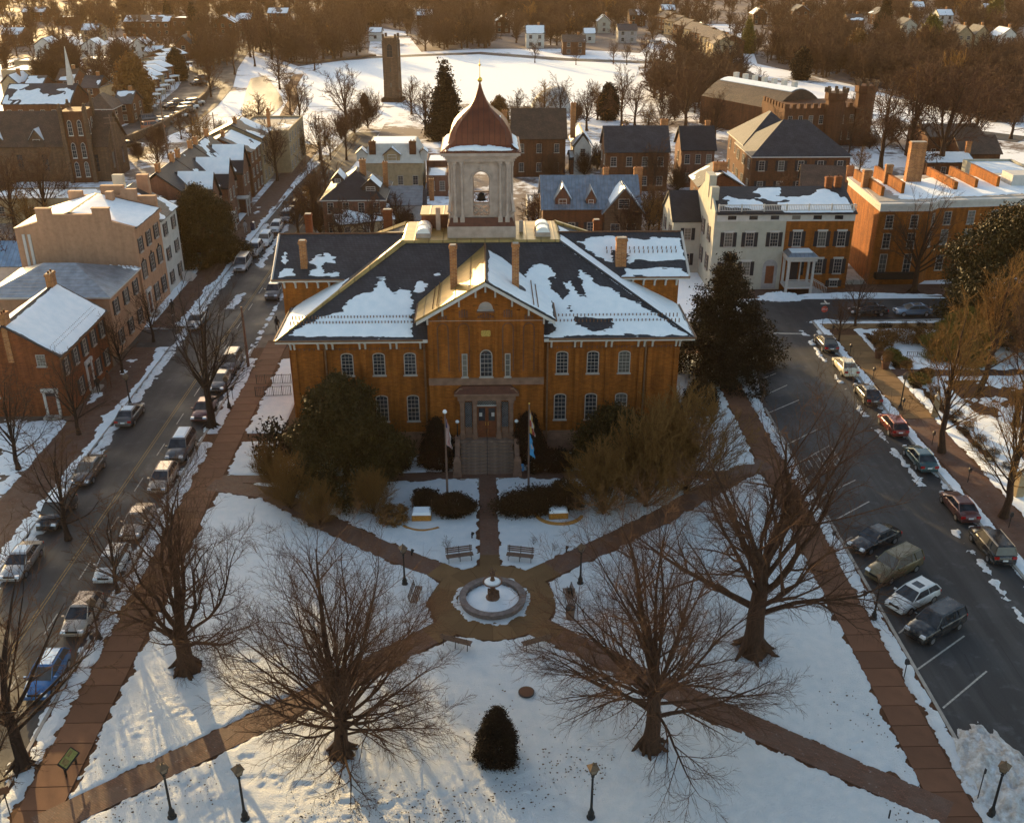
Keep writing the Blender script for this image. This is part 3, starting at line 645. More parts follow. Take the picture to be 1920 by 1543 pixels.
def roof_snow(name, parent, corner, U, V, polys, nu, nv, thick=.09, ragged=.12, local=None, fr=1.3, edge=.3, mat='snow_roof', seed=0, extra=None, lift=.0):
    """snow sheet over a roof plane.  corner, U, V in parent's space; polys in metres along U and V (None = all)"""
    c = Vector(corner); U = Vector(U); V = Vector(V); lu, lv = U.length, V.length; u = U/lu; v = V/lv; n = u.cross(v)
    if n.z < 0: n = -n
    A, B = np.meshgrid(np.linspace(0, lu, nu), np.linspace(0, lv, nv))
    d = np.full(A.shape, -9.)
    for p in polys: d = np.maximum(d, -sd_poly(A, B, p))
    if extra is not None: d = extra(A, B, d)
    d = d+ragged*2*fbm(A*fr*.7+seed, B*fr*1.8, 4)+ragged*1.5*fbm(A*1.6+seed, B*9, 3)
    h = np.clip(d/edge, -1.4, 1)*thick+.02*fbm(A*2+seed, B*2, 3)+lift
    dead = h < -thick*1.0; idx = np.arange(nu*nv).reshape(nv, nu)
    F = np.stack([idx[:-1, :-1], idx[:-1, 1:], idx[1:, 1:], idx[1:, :-1]], -1); al = ~(dead[:-1, :-1] & dead[:-1, 1:] & dead[1:, 1:] & dead[1:, :-1])
    if not al.any(): return None
    P = np.array(c)[None, None]+A[..., None]*np.array(u)+B[..., None]*np.array(v)+h[..., None]*np.array(n)
    return link(name, arr_mesh(name, P.reshape(-1, 3), [F[al].reshape(-1, 4)], True), M[mat], parent)

# ================================================================== the court house / city hall
CX, CY = -.5, 75.8
ch = empty('city_hall', (CX, CY, 0), R(.25), 'large orange brick city hall with white cupola and snow streaked slate roof', 'town hall')
def cp(px, py, z): x, y = W(px, py, z); return x-CX, y-CY
HW = 15.65; CB = 4.6; FY = -.8; EZ = 10.45
wall = MB().box(-HW, HW, 0, 22, -.1, EZ).box(-17.3, 16.6, 7.2, 15.8, -.1, 13.2)
wl = wall.build('wall', M['brick'], ch)
MB().prism([(-CB, -.1), (CB, -.1), (CB, 12.75), (0, 15.45), (-CB, 12.75)], 'y', FY, 8).build('gable_wall', M['brick'], ch)
# water table
MB().box(-HW-.08, -CB-.01, -.1, 7, -.1, 2.0).box(CB+.01, HW+.08, -.1, 7, -.1, 2.0).box(-CB-.08, CB+.08, FY-.1, -.11, -.1, 2.0).build('water_table', M['sandstone'], ch)
box('plinth_moulding', M['sandstone'], ch, -HW-.12, -CB-.02, -.14, 0, 2.0, 2.12); box('plinth_moulding', M['sandstone'], ch, CB+.02, HW+.12, -.14, 0, 2.0, 2.12)
# pilasters
for s in (-1, 1):
    for x in (5.0, 7.35, 9.85, 12.55, 13.25, 15.4):
        box('pilaster', M['brick'], ch, s*x-.18, s*x+.18, -.14, .0, 2.13, 9.55)
    box('frieze', M['brick'], ch, min(s*4.85, s*15.6), max(s*4.85, s*15.6), -.09, 0, 9.72, 10.2)
    m = MB()
    for i in range(52):
        x = 4.95+i*.2; m.box(s*x-.05, s*x+.05, -.085, 0, 9.5+.12*(i % 2), 9.71)
    m.build('corbel_table', M['brick_sooty'], ch)
    m = MB()
    for x in (5.0, 15.5): pass
    box('downpipe', M['gutter'], ch, s*4.86-.07+s*.1, s*4.86+.07+s*.1, -.2, -.08, .2, 10.1); box('downpipe', M['gutter'], ch, s*12.9-.06, s*12.9+.06, -.16, -.02, .2, 10.2)
# blind arcade on the projecting gable
def ring(m, x0, x1, z0, z1, y, t=.09, arch=True):
    w = (x1-x0)/2; c = (x0+x1)/2; n = 6
    o = [(x0, z0)]+[(c-w*math.cos(k*math.pi/n), z1-w+w*math.sin(k*math.pi/n)) for k in range(n+1)]+[(x1, z0)]
    for a, b in zip(o[:-1], o[1:]): m.tube([(a[0], y, a[1]), (b[0], y, b[1])], t/2, 4)
for x in (-3.4, -1.75, 1.75, 3.4): m = MB(); ring(m, x-.42, x+.42, 7.9, 12.0, FY-.01); m.build('blind_arch', M['brick_sooty'], ch)
for x in (-4.35, -2.55, -.85, .85, 2.55, 4.35): box('pilaster', M['brick'], ch, x-.14, x+.14, FY-.15, FY, 7.6, 12.3 if abs(x) > 4 else (13.1 if abs(x) > 2 else 13.5))
for x, z, n in ((-3.4, 12.35, 4), (-1.75, 12.5, 4), (0, 12.45, 7), (1.75, 12.5, 4), (3.4, 12.35, 4)):
    m = MB()
    for i in range(n):
        xx = x+(i-(n-1)/2)*.19; m.box(xx-.055, xx+.055, FY-.1, FY, z, z+.42+(.25 if abs(abs(x)-1.75) < .1 else 0)-abs(i-(n-1)/2)*.09)
    m.build('corbel_table', M['brick_sooty'], ch)
MB().prism([(-.38, 11.0), (-.3, 10.9), (.3, 10.9), (.38, 11.0), (.38, 11.3), (.3, 11.4), (-.3, 11.4), (-.38, 11.3)], 'y', FY-.06, FY).build('plaque', plain('gilt_plaque', (.42, .27, .06), .6, 0, .4, 8), ch)
# half-round louvre
m = MB().prism([(-.58, 13.15)]+[(.58*math.cos(math.pi*(1-k/8)), 13.17+.6*math.sin(math.pi*(1-k/8))) for k in range(9)]+[(.58, 13.15)], 'y', FY-.03, FY+.02); lv = m.build('louvre', M['cupola'], ch)
m = MB().box(-.66, .66, FY-.08, FY, 13.03, 13.14)
for i in range(4): m.box(-.5+.06*i, .5-.06*i, FY-.06, FY-.03, 13.22+i*.12, 13.27+i*.12)
m.build('slat', M['greywall'], lv)
box('sill', M['brick_sooty'], ch, -.8, .8, FY-.1, FY, 12.88, 13.02)
# belt course
box('belt_course', M['sandstone'], ch, -CB-.04, CB+.04, FY-.09, FY, 6.72, 7.32)
for s in (-1, 1):
    for x in (6.15, 8.65, 11.2): window(ch, s*x, 0, 7.3, w=.98, h=1.95, cols=3, rows=6, arch=.45)
    for x in (6.05, 8.6, 11.1): window(ch, s*x, 0, 3.15, w=1.0, h=2.35, cols=3, rows=6, arch=.4)
    window(ch, s*1.72, FY, 7.42, w=.45, h=2.0, cols=1, rows=4, arch=0)
    window(ch, s*8.2, -.1, .55, w=1.5, h=.8, cols=3, rows=3, mat='greywall')
    for y in (1.8, 4.8): window(ch, s*HW, y, 7.3, 'r' if s > 0 else 'l', w=.98, h=1.95, cols=3, rows=6, arch=.45); window(ch, s*HW, y, 3.15, 'r' if s > 0 else 'l', w=1.0, h=2.35, cols=3, rows=6, arch=.4)
    for y in (8.6, 11.5, 14.4): window(ch, (16.6 if s > 0 else -17.3), y, 8.3, 'r' if s > 0 else 'l', w=.98, h=1.95, cols=3, rows=6, arch=.45)
window(ch, 0, FY, 7.42, w=1.0, h=2.35, cols=3, rows=6, arch=1.0)
# --- entrance
for x in (-2.0, -.97, .97, 2.0): MB().box(x-.22, x+.22, FY-.42, FY-.02, 1.98, 2.4).box(x-.17, x+.17, FY-.36, FY-.02, 2.4, 5.25).box(x-.23, x+.23, FY-.44, FY-.02, 5.25, 5.5).build('column', M['sandstone'], ch)
box('entablature', M['sandstone'], ch, -2.35, 2.35, FY-.5, FY-.01, 5.5, 6.0)
box('cornice', M['sandstone'], ch, -2.62, 2.62, FY-.75, FY-.01, 6.0, 6.18)
MB().frus(-2.6, 2.6, FY-.72, FY-.01, 6.18, -2.0, 2.0, FY-.25, FY-.01, 6.68).build('porch_roof', M['copper_plain'], ch)
for s in (-1, 1): MB().tube([(s*2.5, FY-.6, 6.25), (s*2.2, FY-.45, 6.55), (s*1.95, FY-.4, 6.5)], .06, 5).build('scroll', M['sandstone'], ch)
def lattice(name, x0, x1, z0, z1, y):
    g = box('pane', M['glass'], None, 0, x1-x0, -.01, .01, 0, z1-z0); g.parent = ch; KIDS.setdefault(ch.name, []).append(g); g.location = (x0, y, z0); g.name = 'sidelight'
    m = MB(); st = .13; k = 0
    t = -(z1-z0)
    while t < (x1-x0):
        for sg in (0, 1):
            a = [(max(t, 0), max(-t, 0)), (min(t+(z1-z0), x1-x0), min(z1-z0, (x1-x0)-t))]
            if sg: a = [(x1-x0-p, q) for p, q in a]
            if a[1][0]-a[0][0] != 0: m.tube([(a[0][0], -.03, a[0][1]), (a[1][0], -.03, a[1][1])], .012, 3, False)
        t += st*1.5
    m.build('lattice', M['greywall'], g)
lattice('l', -1.78, -1.2, 2.95, 5.2, FY-.05); lattice('l', 1.2, 1.78, 2.95, 5.2, FY-.05); lattice('l', -.78, .78, 4.95, 5.4, FY-.05)
for s in (-1, 1): box('panel', M['sandstone'], ch, min(s*1.2, s*1.78), max(s*1.2, s*1.78), FY-.12, FY-.02, 2.0, 2.93)
box('door_head', M['white'], ch, -.8, .8, FY-.14, FY-.01, 4.84, 4.93)
for s in (-1, 1):
    d = box('door', M['doorwood'], ch, min(s*.02, s*.78), max(s*.02, s*.78), FY-.06, FY-.01, 2.0, 4.82)
    box('pane', M['glass'], d, min(s*.14, s*.66), max(s*.14, s*.66), FY-.075, FY-.06, 3.5, 4.65); box('notice', M['white'], d, s*.5-.12, s*.5+.12, FY-.085, FY-.076, 3.9, 4.25)
    box('handle', M['gold'], d, s*.1-.02, s*.1+.02, FY-.12, FY-.06, 3.1, 3.4)
NS = 11
M['stepstone'] = plain('brown_step_stone', (.20, .135, .10), .85, 0, .4, 2.5)
land = box('landing', M['stepstone'], ch, -2.3, 2.3, -1.5, FY, -.1, 1.98)
st_ = MB().box(-2.15, 2.15, 0, .24, -.16, .02).box(-2.17, 2.17, -.02, .24, .02, .045).mesh('step')
for i in range(NS): link('step', st_, M['stepstone'], ch, (0, -1.5-.235*(i+1), 1.98-.18*(i+1)-.045))
MB().prism([(-1.5, -.1), (-1.5, 1.6), (-4.0, -.1)], 'x', -2.1, 2.1).build('stair_core', M['concrete'], ch)
for s in (-1, 1):
    MB().prism([(-1.0, -.1), (-1.0, 2.3), (-1.9, 2.3), (-3.7, .9), (-3.7, -.1)], 'x', s*2.42-.2, s*2.42+.2).build('cheek_wall', M['sandstone'], ch)
    MB().box(s*2.42-.36, s*2.42+.36, -4.3, -3.6, -.1, .5).box(s*2.42-.3, s*2.42+.3, -4.25, -3.65, .5, 1.5).frus(s*2.42-.3, s*2.42+.3, -4.25, -3.65, 1.5, s*2.42-.14, s*2.42+.14, -4.1, -3.8, 1.85).build('pier', M['sandstone'], ch)
MB().tube([(0, -4.0, .0), (0, -4.0, .95), (0, -1.5, 2.9), (0, -1.2, 2.9), (0, -1.2, 1.98)], .03, 5).tube([(0, -2.7, 1.0), (0, -2.7, 1.95)], .02, 5).build('handrail', M['dark'], ch)
for s, mt in ((-1, 'globe'), (1, 'globe')):
    l = MB().lathe([(.06, 0), (.05, 1.2)], 6, (s*2.42, -1.3, 2.3)).build('lamp_post', M['dark'], ch); MB().lathe([(.03, -.16), (.15, -.08), (.17, 0), (.15, .08), (.03, .16)], 10, (s*2.42, -1.3, 3.65)).build('globe', M[mt], l, smooth=True)

# --- roofs
EX, EY = 16.65, -.75; DX0, DX1, DY0, DY1, DZ = -6.95, 6.3, 8.7, 14.6, 15.9
BY = 23.0
m = MB().frus(-EX, EX, EY, BY, EZ+.12, DX0, DX1, DY0, DY1, DZ); rf = m.build('roof', M['slate'], ch)
m = MB().box(-EX-.02, -CB-.02, EY-.04, 0, EZ-.08, EZ+.16).box(CB+.02, EX+.02, EY-.04, 0, EZ-.08, EZ+.16).box(-EX-.04, -HW, 0, 7.18, EZ-.08, EZ+.15).box(HW, EX+.04, 0, 7.18, EZ-.08, EZ+.15)
m.build('eaves_board', M['white'], ch)
MB().box(-EX-.08, -CB-.4, EY-.14, EY-.045, EZ+.08, EZ+.22).box(CB+.4, EX+.08, EY-.14, EY-.045, EZ+.08, EZ+.22).box(-EX-.14, -EX-.045, EY-.1, 7.1, EZ+.08, EZ+.22).box(EX+.045, EX+.14, EY-.1, 7.1, EZ+.08, EZ+.22).build('gutter', M['gutter'], ch)
WY0, WYR, WY1, WZ0, WZR = 6.5, 11.4, 16.4, 13.3, 15.88
for (x0, x1, s) in ((-18.0, -4, -1), (4, 17.35, 1)):
    w = MB().prism([(WY0, WZ0), (WYR, WZR), (WY1, WZ0)], 'x', x0, x1).build('wing_roof', M['slate'], ch)
    e = (-18.03, -11.9) if s < 0 else (11.4, 17.38)
    box('eaves_board', M['white'], ch, e[0], e[1], WY0-.08, WY0+.02, WZ0-.2, WZ0+.03); box('gutter', M['gutter'], ch, e[0]-.02, e[1]+.02, WY0-.17, WY0-.09, WZ0-.05, WZ0+.07)
    ex = x0 if s < 0 else x1
    for a, b in (((WY0, WZ0), (WYR, WZR)), ((WYR, WZR), (WY1, WZ0))): MB().tube([(ex, a[0], a[1]), (ex, b[0], b[1])], .1, 4).build('verge', M['white'], ch)
    MB().prism([(7.25, 13.2), (15.75, 13.2), (WYR, WZR-.2)], 'x', (-17.3 if s < 0 else 10), (-10 if s < 0 else 16.6)).build('gable_end', M['brick'], ch)
    MB().tube([(x0, WYR, WZR+.04), (x1, WYR, WZR+.04)], .08, 5).build('ridge_cap', M['gutter'], ch)
brk = MB().prism([(0, 0), (-.62, 0), (-.62, -.12), (-.3, -.25), (-.12, -.75), (0, -.75)], 'x', -.07, .07).mesh('bracket')
for s in (-1, 1):
    for x in (5.25, 7.15, 7.65, 9.65, 10.1, 12.25, 12.75, 13.4, 15.3): link('bracket', brk, M['white'], ch, (s*x, -.01, EZ-.09))
    for i in range(6): link('bracket', brk, M['white'], ch, ((-17.1 if s < 0 else 16.4)-s*.95*i, 7.19, 13.1))
    for i in range(3): link('bracket', brk, M['white'], ch, (s*HW, 1.0+i*2.3, EZ-.09), (0, 0, s*math.pi/2))
for x in (-15.6, 15.6): link('bracket', brk, M['white'], ch, (x, -.01, EZ-.09))
# metal deck and hips
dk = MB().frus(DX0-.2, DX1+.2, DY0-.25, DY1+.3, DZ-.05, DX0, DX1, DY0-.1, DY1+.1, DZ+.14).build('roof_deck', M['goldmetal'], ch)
hips = [((-EX, EY), (DX0, DY0), 'goldmetal', .34), ((EX, EY), (DX1, DY0), 'slate', .16), ((-EX, BY), (DX0, DY1), 'goldmetal', .3), ((EX, BY), (DX1, DY1), 'goldmetal', .3)]  # sunlight along the left front hip is painted in as gold metal
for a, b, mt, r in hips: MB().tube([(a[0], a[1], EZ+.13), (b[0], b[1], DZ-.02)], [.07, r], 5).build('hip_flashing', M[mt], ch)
# gable over the entrance
gx, gz, ax = 5.45, 12.55, 15.72; gf = -1.55; t = .16
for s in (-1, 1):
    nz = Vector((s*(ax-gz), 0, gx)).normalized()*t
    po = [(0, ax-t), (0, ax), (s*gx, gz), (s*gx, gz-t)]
    MB().prism(po if s > 0 else po[::-1], 'y', gf, 9.6).build('gable_roof', M['goldmetal'] if s < 0 else M['slate'], ch)  # sunward slope coloured sunlit gold, the other dark slate
    MB().prism([(0, ax-t-.28), (0, ax-t-.01), (s*(gx-.03), gz-t-.01), (s*(gx-.03), gz-t-.28)], 'y', gf+.02, gf+.2).build('bargeboard', M['white'], ch)
    for i, f in enumerate((.14, .38, .62, .84)): link('bracket', brk, M['white'], ch, (s*gx*f, FY-.01, ax-(ax-gz)*f-t-.22))
    box('gutter', M['gutter'], ch, s*gx-.07+s*.06, s*gx+.07+s*.06, gf, 3.2, gz-.2, gz-.06)
link('bracket', brk, M['white'], ch, (0, FY-.01, ax-t-.25))
box('soffit', M['white'], ch, -CB-.7, CB+.7, FY-.3, FY-.28, 12.3, 12.32)
MB().tube([(0, gf, ax+.02), (0, 9.4, ax+.02)], .09, 5).build('ridge_cap', M['gutter'], ch)
# chimneys
chimney(ch, -2.5, 1.4, 12, 17.7, .55, .5, 'brick_chimney', 0); chimney(ch, 2.4, 1.4, 12, 17.8, .55, .5, 'brick_chimney', 0)
chimney(ch, -15.4, 7.9, 12.8, 16.3, .55, .55, 'brick_chimney', 0); chimney(ch, 11.6, 7.9, 12.5, 16.35, .9, .6, 'brick_chimney', 0)
chimney(ch, -9.0, 17, 10.6, 16.6, .8, .6, 'brick2', 0); chimney(ch, 10.8, 20.5, 8, 14.6, .6, .6, 'brick2', 0); chimney(ch, -19, 32, 0, 12.4, .7, .7, 'brick2', 0)
# roof domes, vents and hatch
for s, ys in ((-1, (11.6, 9.9)), (1, (11.8, 10.0))):
    for y in ys:
        x = (-5.3 if s < 0 else 5.0); b = box('skylight', M['cupola'], ch, x-.65, x+.65, y-.6, y+.6, DZ+.1, DZ+.5)
        MB().prism([(x+.58*math.cos(k*math.pi/8), DZ+.5+.45*math.sin(k*math.pi/8)) for k in range(9)], 'y', y-.5, y+.5).build('dome', M['globe'], b, smooth=False)
box('vent', M['cupola'], ch, 3.0, 3.35, 11.0, 11.35, DZ+.1, DZ+1.1)
h_ = MB().box(-5.6, -3.3, 12.5, 15.5, DZ+.1, DZ+1.3).build('roof_hatch', M['copper_plain'], ch); box('hatch_lid', M['goldmetal'], h_, -5.7, -3.2, 12.4, 15.6, DZ+1.3, DZ+1.4)
box('vent', M['cupola'], ch, -4.3, -3.9, 11.8, 12.2, DZ+.1, DZ+2.1)

# --- cupola
qx, qy = -.28, 12.15
box('cupola_plinth', M['cupola'], ch, qx-2.93, qx+2.93, qy-2.93, qy+2.93, DZ+.12, 17.02)
MB().frus(qx-2.9, qx+2.9, qy-2.9, qy+2.9, 17.03, qx-2.62, qx+2.62, qy-2.62, qy+2.62, 17.7).build('cupola_skirt', M['copper_plain'], ch)
BW = 2.42
def arch_panel(hw, z0, z1, w, zs, bal):
    """wall with a round-headed opening, in the xz-plane at y = -hw"""
    m = MB(); n = 10; y0, y1 = -hw, -hw+.3
    m.box(-hw, -w, y0, y1, z0, z1).box(w, hw, y0, y1, z0, z1).box(-w, w, y0, y1, z0, bal)
    A = [(-w*math.cos(k*math.pi/n), zs+w*math.sin(k*math.pi/n)) for k in range(n+1)]
    for (a, b) in zip(A[:-1], A[1:]): m.prism([a, b, (b[0], z1), (a[0], z1)], 'y', y0, y1)
    return m
for k in range(4):
    rot = (0, 0, k*math.pi/2); loc = (qx, qy, 0)
    arch_panel(BW, 17.6, 22.75, .68, 20.9, 17.75).build('belfry_wall', M['cupola'], ch, loc, rot)
    m = MB()
    for i in range(11):
        a, b = i*math.pi/10, (i+1)*math.pi/10
        if i < 10: m.tube([(-.82*math.cos(a), -BW-.04, 20.9+.82*math.sin(a)), (-.82*math.cos(b), -BW-.04, 20.9+.82*math.sin(b))], .09, 5)
    m.box(-.92, -.74, -BW-.09, -BW, 18.2, 20.9).box(.74, .92, -BW-.09, -BW, 18.2, 20.9).box(-.12, .12, -BW-.12, -BW, 21.7, 22.3).build('arch_moulding', M['cupola'], ch, loc, rot)
    m = MB()
    for x in (-2.22, -1.62, 1.62, 2.22):
        m.box(x-.19, x+.19, -BW-.36, -BW-.0, 17.35, 17.85).lathe([(.15, 17.85), (.15, 18.0), (.12, 18.05), (.105, 21.9), (.16, 22.1), (.17, 22.3)], 8, (x, -BW-.2, 0)).box(x-.19, x+.19, -BW-.36, -BW, 22.3, 22.5)
    m.build('column', M['cupola'], ch, loc, rot)
    box('entablature', M['cupola'], ch, -BW-.3, BW+.3, -BW-.44, -BW+.05, 22.5, 22.76, loc=loc, rot=rot)
    m = MB().box(-.68, .68, -BW+.05, -BW+.15, 18.75, 18.87).box(-.68, .68, -BW+.05, -BW+.15, 17.76, 17.84)
    for i in range(3):
        for r_ in (.19,):
            for q in range(8): a, b = q*math.pi/4, (q+1)*math.pi/4; m.tube([(-.44+.44*i+r_*math.cos(a), -BW+.1, 18.3+.24*math.sin(a)), (-.44+.44*i+r_*math.cos(b), -BW+.1, 18.3+.24*math.sin(b))], .035, 4, False)
    for x0, x1 in ((-.68, .2), (-.2, .68)): m.tube([(x0, -BW+.1, 17.85), (x1, -BW+.1, 18.75)], .03, 4, False).tube([(x0, -BW+.1, 18.75), (x1, -BW+.1, 17.85)], .03, 4, False)
    m.build('balustrade', M['cupola'], ch, loc, rot)
    box('corner_post', M['cupola'], ch, -BW-.12, -BW+.35, -BW-.12, -BW+.35, 17.6, 22.76, loc=loc, rot=rot)
    MB().tube([(-BW-.02, -BW-.02, 18.0), (-BW-.34, -BW-.34, 18.3), (-BW-.2, -BW-.2, 19.2), (-BW-.12, -BW-.12, 19.8)], [.1, .16, .12, .05], 6).build('scroll', M['cupola'], ch, loc, rot)
box('belfry_floor', M['copper_plain'], ch, qx-BW+.31, qx+BW-.31, qy-BW+.31, qy+BW-.31, 17.55, 17.72)
MB().lathe([(.42, 0), (.36, .15), (.25, .55), (.12, .65), (.02, .7)], 10, (qx, qy, 18.6)).build('bell', M['dark'], ch, smooth=True)
MB().box(qx-2.98, qx+2.98, qy-2.98, qy+2.98, 22.77, 22.92).box(qx-3.12, qx+3.12, qy-3.12, qy+3.12, 22.92, 23.05).box(qx-3.3, qx+3.3, qy-3.3, qy+3.3, 23.05, 23.3).build('cornice', M['cupola'], ch)
pr = [(3.34, 23.31), (3.30, 23.40), (3.0, 23.55), (2.72, 23.85), (2.60, 24.25), (2.48, 24.7), (2.27, 25.15), (1.90, 25.65), (1.34, 26.15), (.86, 26.55), (.55, 27.0), (.33, 27.5), (.17, 28.0), (.06, 28.45)]
m = MB(); N = 10; vs = []; fs = []
for k in range(4):                        # square bell-cast roof with softened corners
    pass
for r, z in pr:
    cc = .9 if z < 24 else .82
    for (a, b) in ((-1, -1), (1, -1), (1, 1), (-1, 1)):
        for (da, db) in (((0, (1-cc)*-b*1.0), ((1-cc)*-a, 0)) if a*b > 0 else (((1-cc)*-a, 0), (0, (1-cc)*-b))):
            vs.append((qx+r*(a+da), qy+r*(b+db), z))
n8 = 8
fs = [(i*n8+k, i*n8+(k+1) % n8, (i+1)*n8+(k+1) % n8, (i+1)*n8+k) for i in range(len(pr)-1) for k in range(n8)]
fs.append(tuple(range(n8))[::-1]); m.add(vs, fs); m.build('bell_roof', M['copper'], ch)
MB().box(qx-3.36, qx+3.36, qy-3.36, qy+3.36, 23.3, 23.4).build('roof_edge', M['copper_plain'], ch)
m = MB()
for i in range(26):
    for q in (-1, 1): m.box(qx-3.2+i*.25, qx-3.1+i*.25, qy+q*3.32-.04, qy+q*3.32+.04, 23.4, 23.47)
m.build('snow_guard', M['copper_plain'], ch)
MB().lathe([(.02, 28.4), (.05, 28.45), (.17, 28.55), (.21, 28.68), (.17, 28.82), (.04, 28.9)], 12, (qx, qy, 0)).build('finial_ball', M['gold'], ch, smooth=True)
MB().lathe([(.03, 28.9), (.02, 29.7), (.09, 29.8), (.1, 29.88), (.03, 29.95), (.01, 30.3)], 8, (qx, qy, 0)).build('finial', M['gold'], ch)
# snow on the cupola skirt of the roof
roof_snow('snow_patch', ch, (qx-2.9, qy-3.22, 23.45), (5.8, 0, 0), (0, .55, .52), [[(.25, .05), (5.4, .05), (5.2, .25), (4.3, .35), (3.6, .55), (3.0, .46), (2.4, .58), (1.7, .4), (1.0, .36)]], 60, 12, .05, .06, fr=2.5, edge=.12)
roof_snow('snow_patch', ch, (qx+3.2, qy-2.9, 23.45), (0, 5.6, 0), (-.55, 0, .52), [[(.0, .05), (5.4, .05), (5.2, .6), (.3, .62)]], 40, 12, .06, .06, fr=2.5, edge=.12)
roof_snow('snow_patch', ch, (qx-3.2, qy+2.8, 23.45), (0, -5.6, 0), (.55, 0, .52), [[(.0, .05), (5.4, .05), (5.2, .6), (.3, .62)]], 40, 12, .06, .06, fr=2.5, edge=.12)
MB().lathe([(.2, 0), (.12, .06)], 8, (qx+.25, qy-1.55, 25.78)).build('snow_patch', M['snow_roof'], ch); MB().box(qx+1.55, qx+1.72, qy-1.3, qy-.7, 25.4, 25.9).build('snow_patch', M['snow_roof'], ch)

# --- snow on the slates, outlines read off the photograph on the roof planes
def plane_uv(px, o, u, v):
    n = np.cross(u, v); q = WP(px[0], px[1], np.array(o)+np.array((CX, CY, 0)), n)-np.array((CX, CY, 0))-np.array(o)
    u_ = np.array(u)/np.linalg.norm(u); v_ = np.array(v)/np.linalg.norm(v); return (float(q@u_), float(q@v_))
o = (-EX, EY, EZ+.12); U = (2*EX, 0, 0); V = (0, DY0-EY, DZ-EZ-.12)
LP = [[(532, 631), (545, 617), (597, 598), (640, 580), (655, 562), (675, 550), (697, 545), (706, 524), (722, 520), (730, 535), (738, 548), (752, 540), (770, 543), (776, 560), (774, 633)], [(775, 530), (790, 524), (806, 530), (800, 545), (786, 552), (776, 548)], [(812, 515), (830, 505), (830, 516), (816, 522)]]
RP = [[(1018, 630), (1030, 600), (1036, 585), (1010, 555), (985, 525), (990, 500), (1012, 492), (1036, 500), (1046, 520), (1062, 528), (1080, 515), (1088, 508), (1110, 518), (1122, 538), (1150, 545), (1185, 560), (1225, 580), (1262, 605), (1290, 628), (1288, 630)]]
hole_ = [[(1035, 522), (1052, 530), (1066, 548), (1056, 560), (1040, 548)], [(1068, 575), (1074, 588), (1085, 594), (1118, 596), (1146, 600), (1148, 612), (1120, 622), (1095, 614), (1078, 602)], [(1075, 515), (1090, 530), (1098, 552), (1088, 552), (1074, 535)], [(1018, 612), (1035, 606), (1040, 622), (1020, 632)]]
uv = lambda P: [plane_uv(q, o, U, V) for q in P]
HL = [uv(h) for h in hole_]
def cut(A, B, d):
    for h in HL: d = np.minimum(d, sd_poly(A, B, h))
    s = (EX-abs(DX0))/math.hypot(*V[1:]); lim = np.minimum(A-B*s-.35, 2*EX-B*(EX-DX1)/math.hypot(*V[1:])-A-.3)
    return np.minimum(d, lim)
roof_snow('snow_cover', ch, o, U, V, [uv(p) for p in LP+RP], 330, 110, .055, .20, fr=.9, edge=.2, extra=cut, seed=3)
# side slopes
sl = np.linalg.norm((0, DX0+EX, DZ-EZ-.12))
roof_snow('snow_cover', ch, (-EX, EY, EZ+.12), (0, 16.2, 0), (EX+DX0, 0, DZ-EZ-.12), [[(.0, .05), (7.5, .05), (9.0, 2.4), (9.5, 5.2), (7.0, 5.9), (5, 5)]], 110, 60, .055, .15, extra=lambda A, B, d: np.minimum(d, A-B*(DY0-EY)/sl-.5))
sr = np.linalg.norm((0, EX-DX1, DZ-EZ-.12))
roof_snow('snow_cover', ch, (EX, EY, EZ+.12), (0, 16, 0), (DX1-EX, 0, DZ-EZ-.12), [[(.0, .05), (15, .05), (15, 11.3), (9.3, 11.5)]], 120, 80, .06, .10, extra=lambda A, B, d: np.minimum(d, A-B*(DY0-EY)/sr-.28), seed=5)
# gable right slope
roof_snow('snow_cover', ch, (gx, gf+.05, gz+.0), (0, 8.6, 0), (-gx, 0, ax-gz), [[(.05, .12), (5.4, .1), (8.6, 4.6), (8.7, 6.0), (6.2, 5.95), (.05, 6.05)]], 90, 60, .06, .08, edge=.15, seed=8, extra=lambda A, B, d: np.minimum(d, np.hypot(A-3.2, B-3.1)-.55))
# wings
for (x0, Pl) in ((-18.0, [[(526, 518), (524, 508), (550, 503), (556, 518)], [(578, 517), (583, 505), (600, 500), (612, 512), (634, 508), (640, 519)], [(526, 495), (530, 480), (537, 470), (542, 488), (538, 498)], [(583, 492), (590, 478), (620, 474), (632, 482), (630, 494), (612, 492), (600, 500)]]),
                 (6.0, [[(1168, 520), (1172, 504), (1200, 506), (1230, 500), (1280, 503), (1292, 520)], [(1085, 455), (1110, 446), (1150, 442), (1210, 448), (1278, 444), (1286, 488), (1240, 492), (1200, 488), (1180, 496), (1178, 478), (1150, 470), (1150, 494), (1120, 482)]])):
    o2 = (x0, WY0, WZ0); U2 = (11.3, 0, 0); V2 = (0, WYR-WY0, WZR-WZ0)
    pl = [[plane_uv(q, o2, U2, V2) for q in p] for p in Pl]
    roof_snow('snow_cover', ch, o2, U2, V2, pl, 150, 80, .05, .16, fr=1.4, edge=.15, seed=x0)
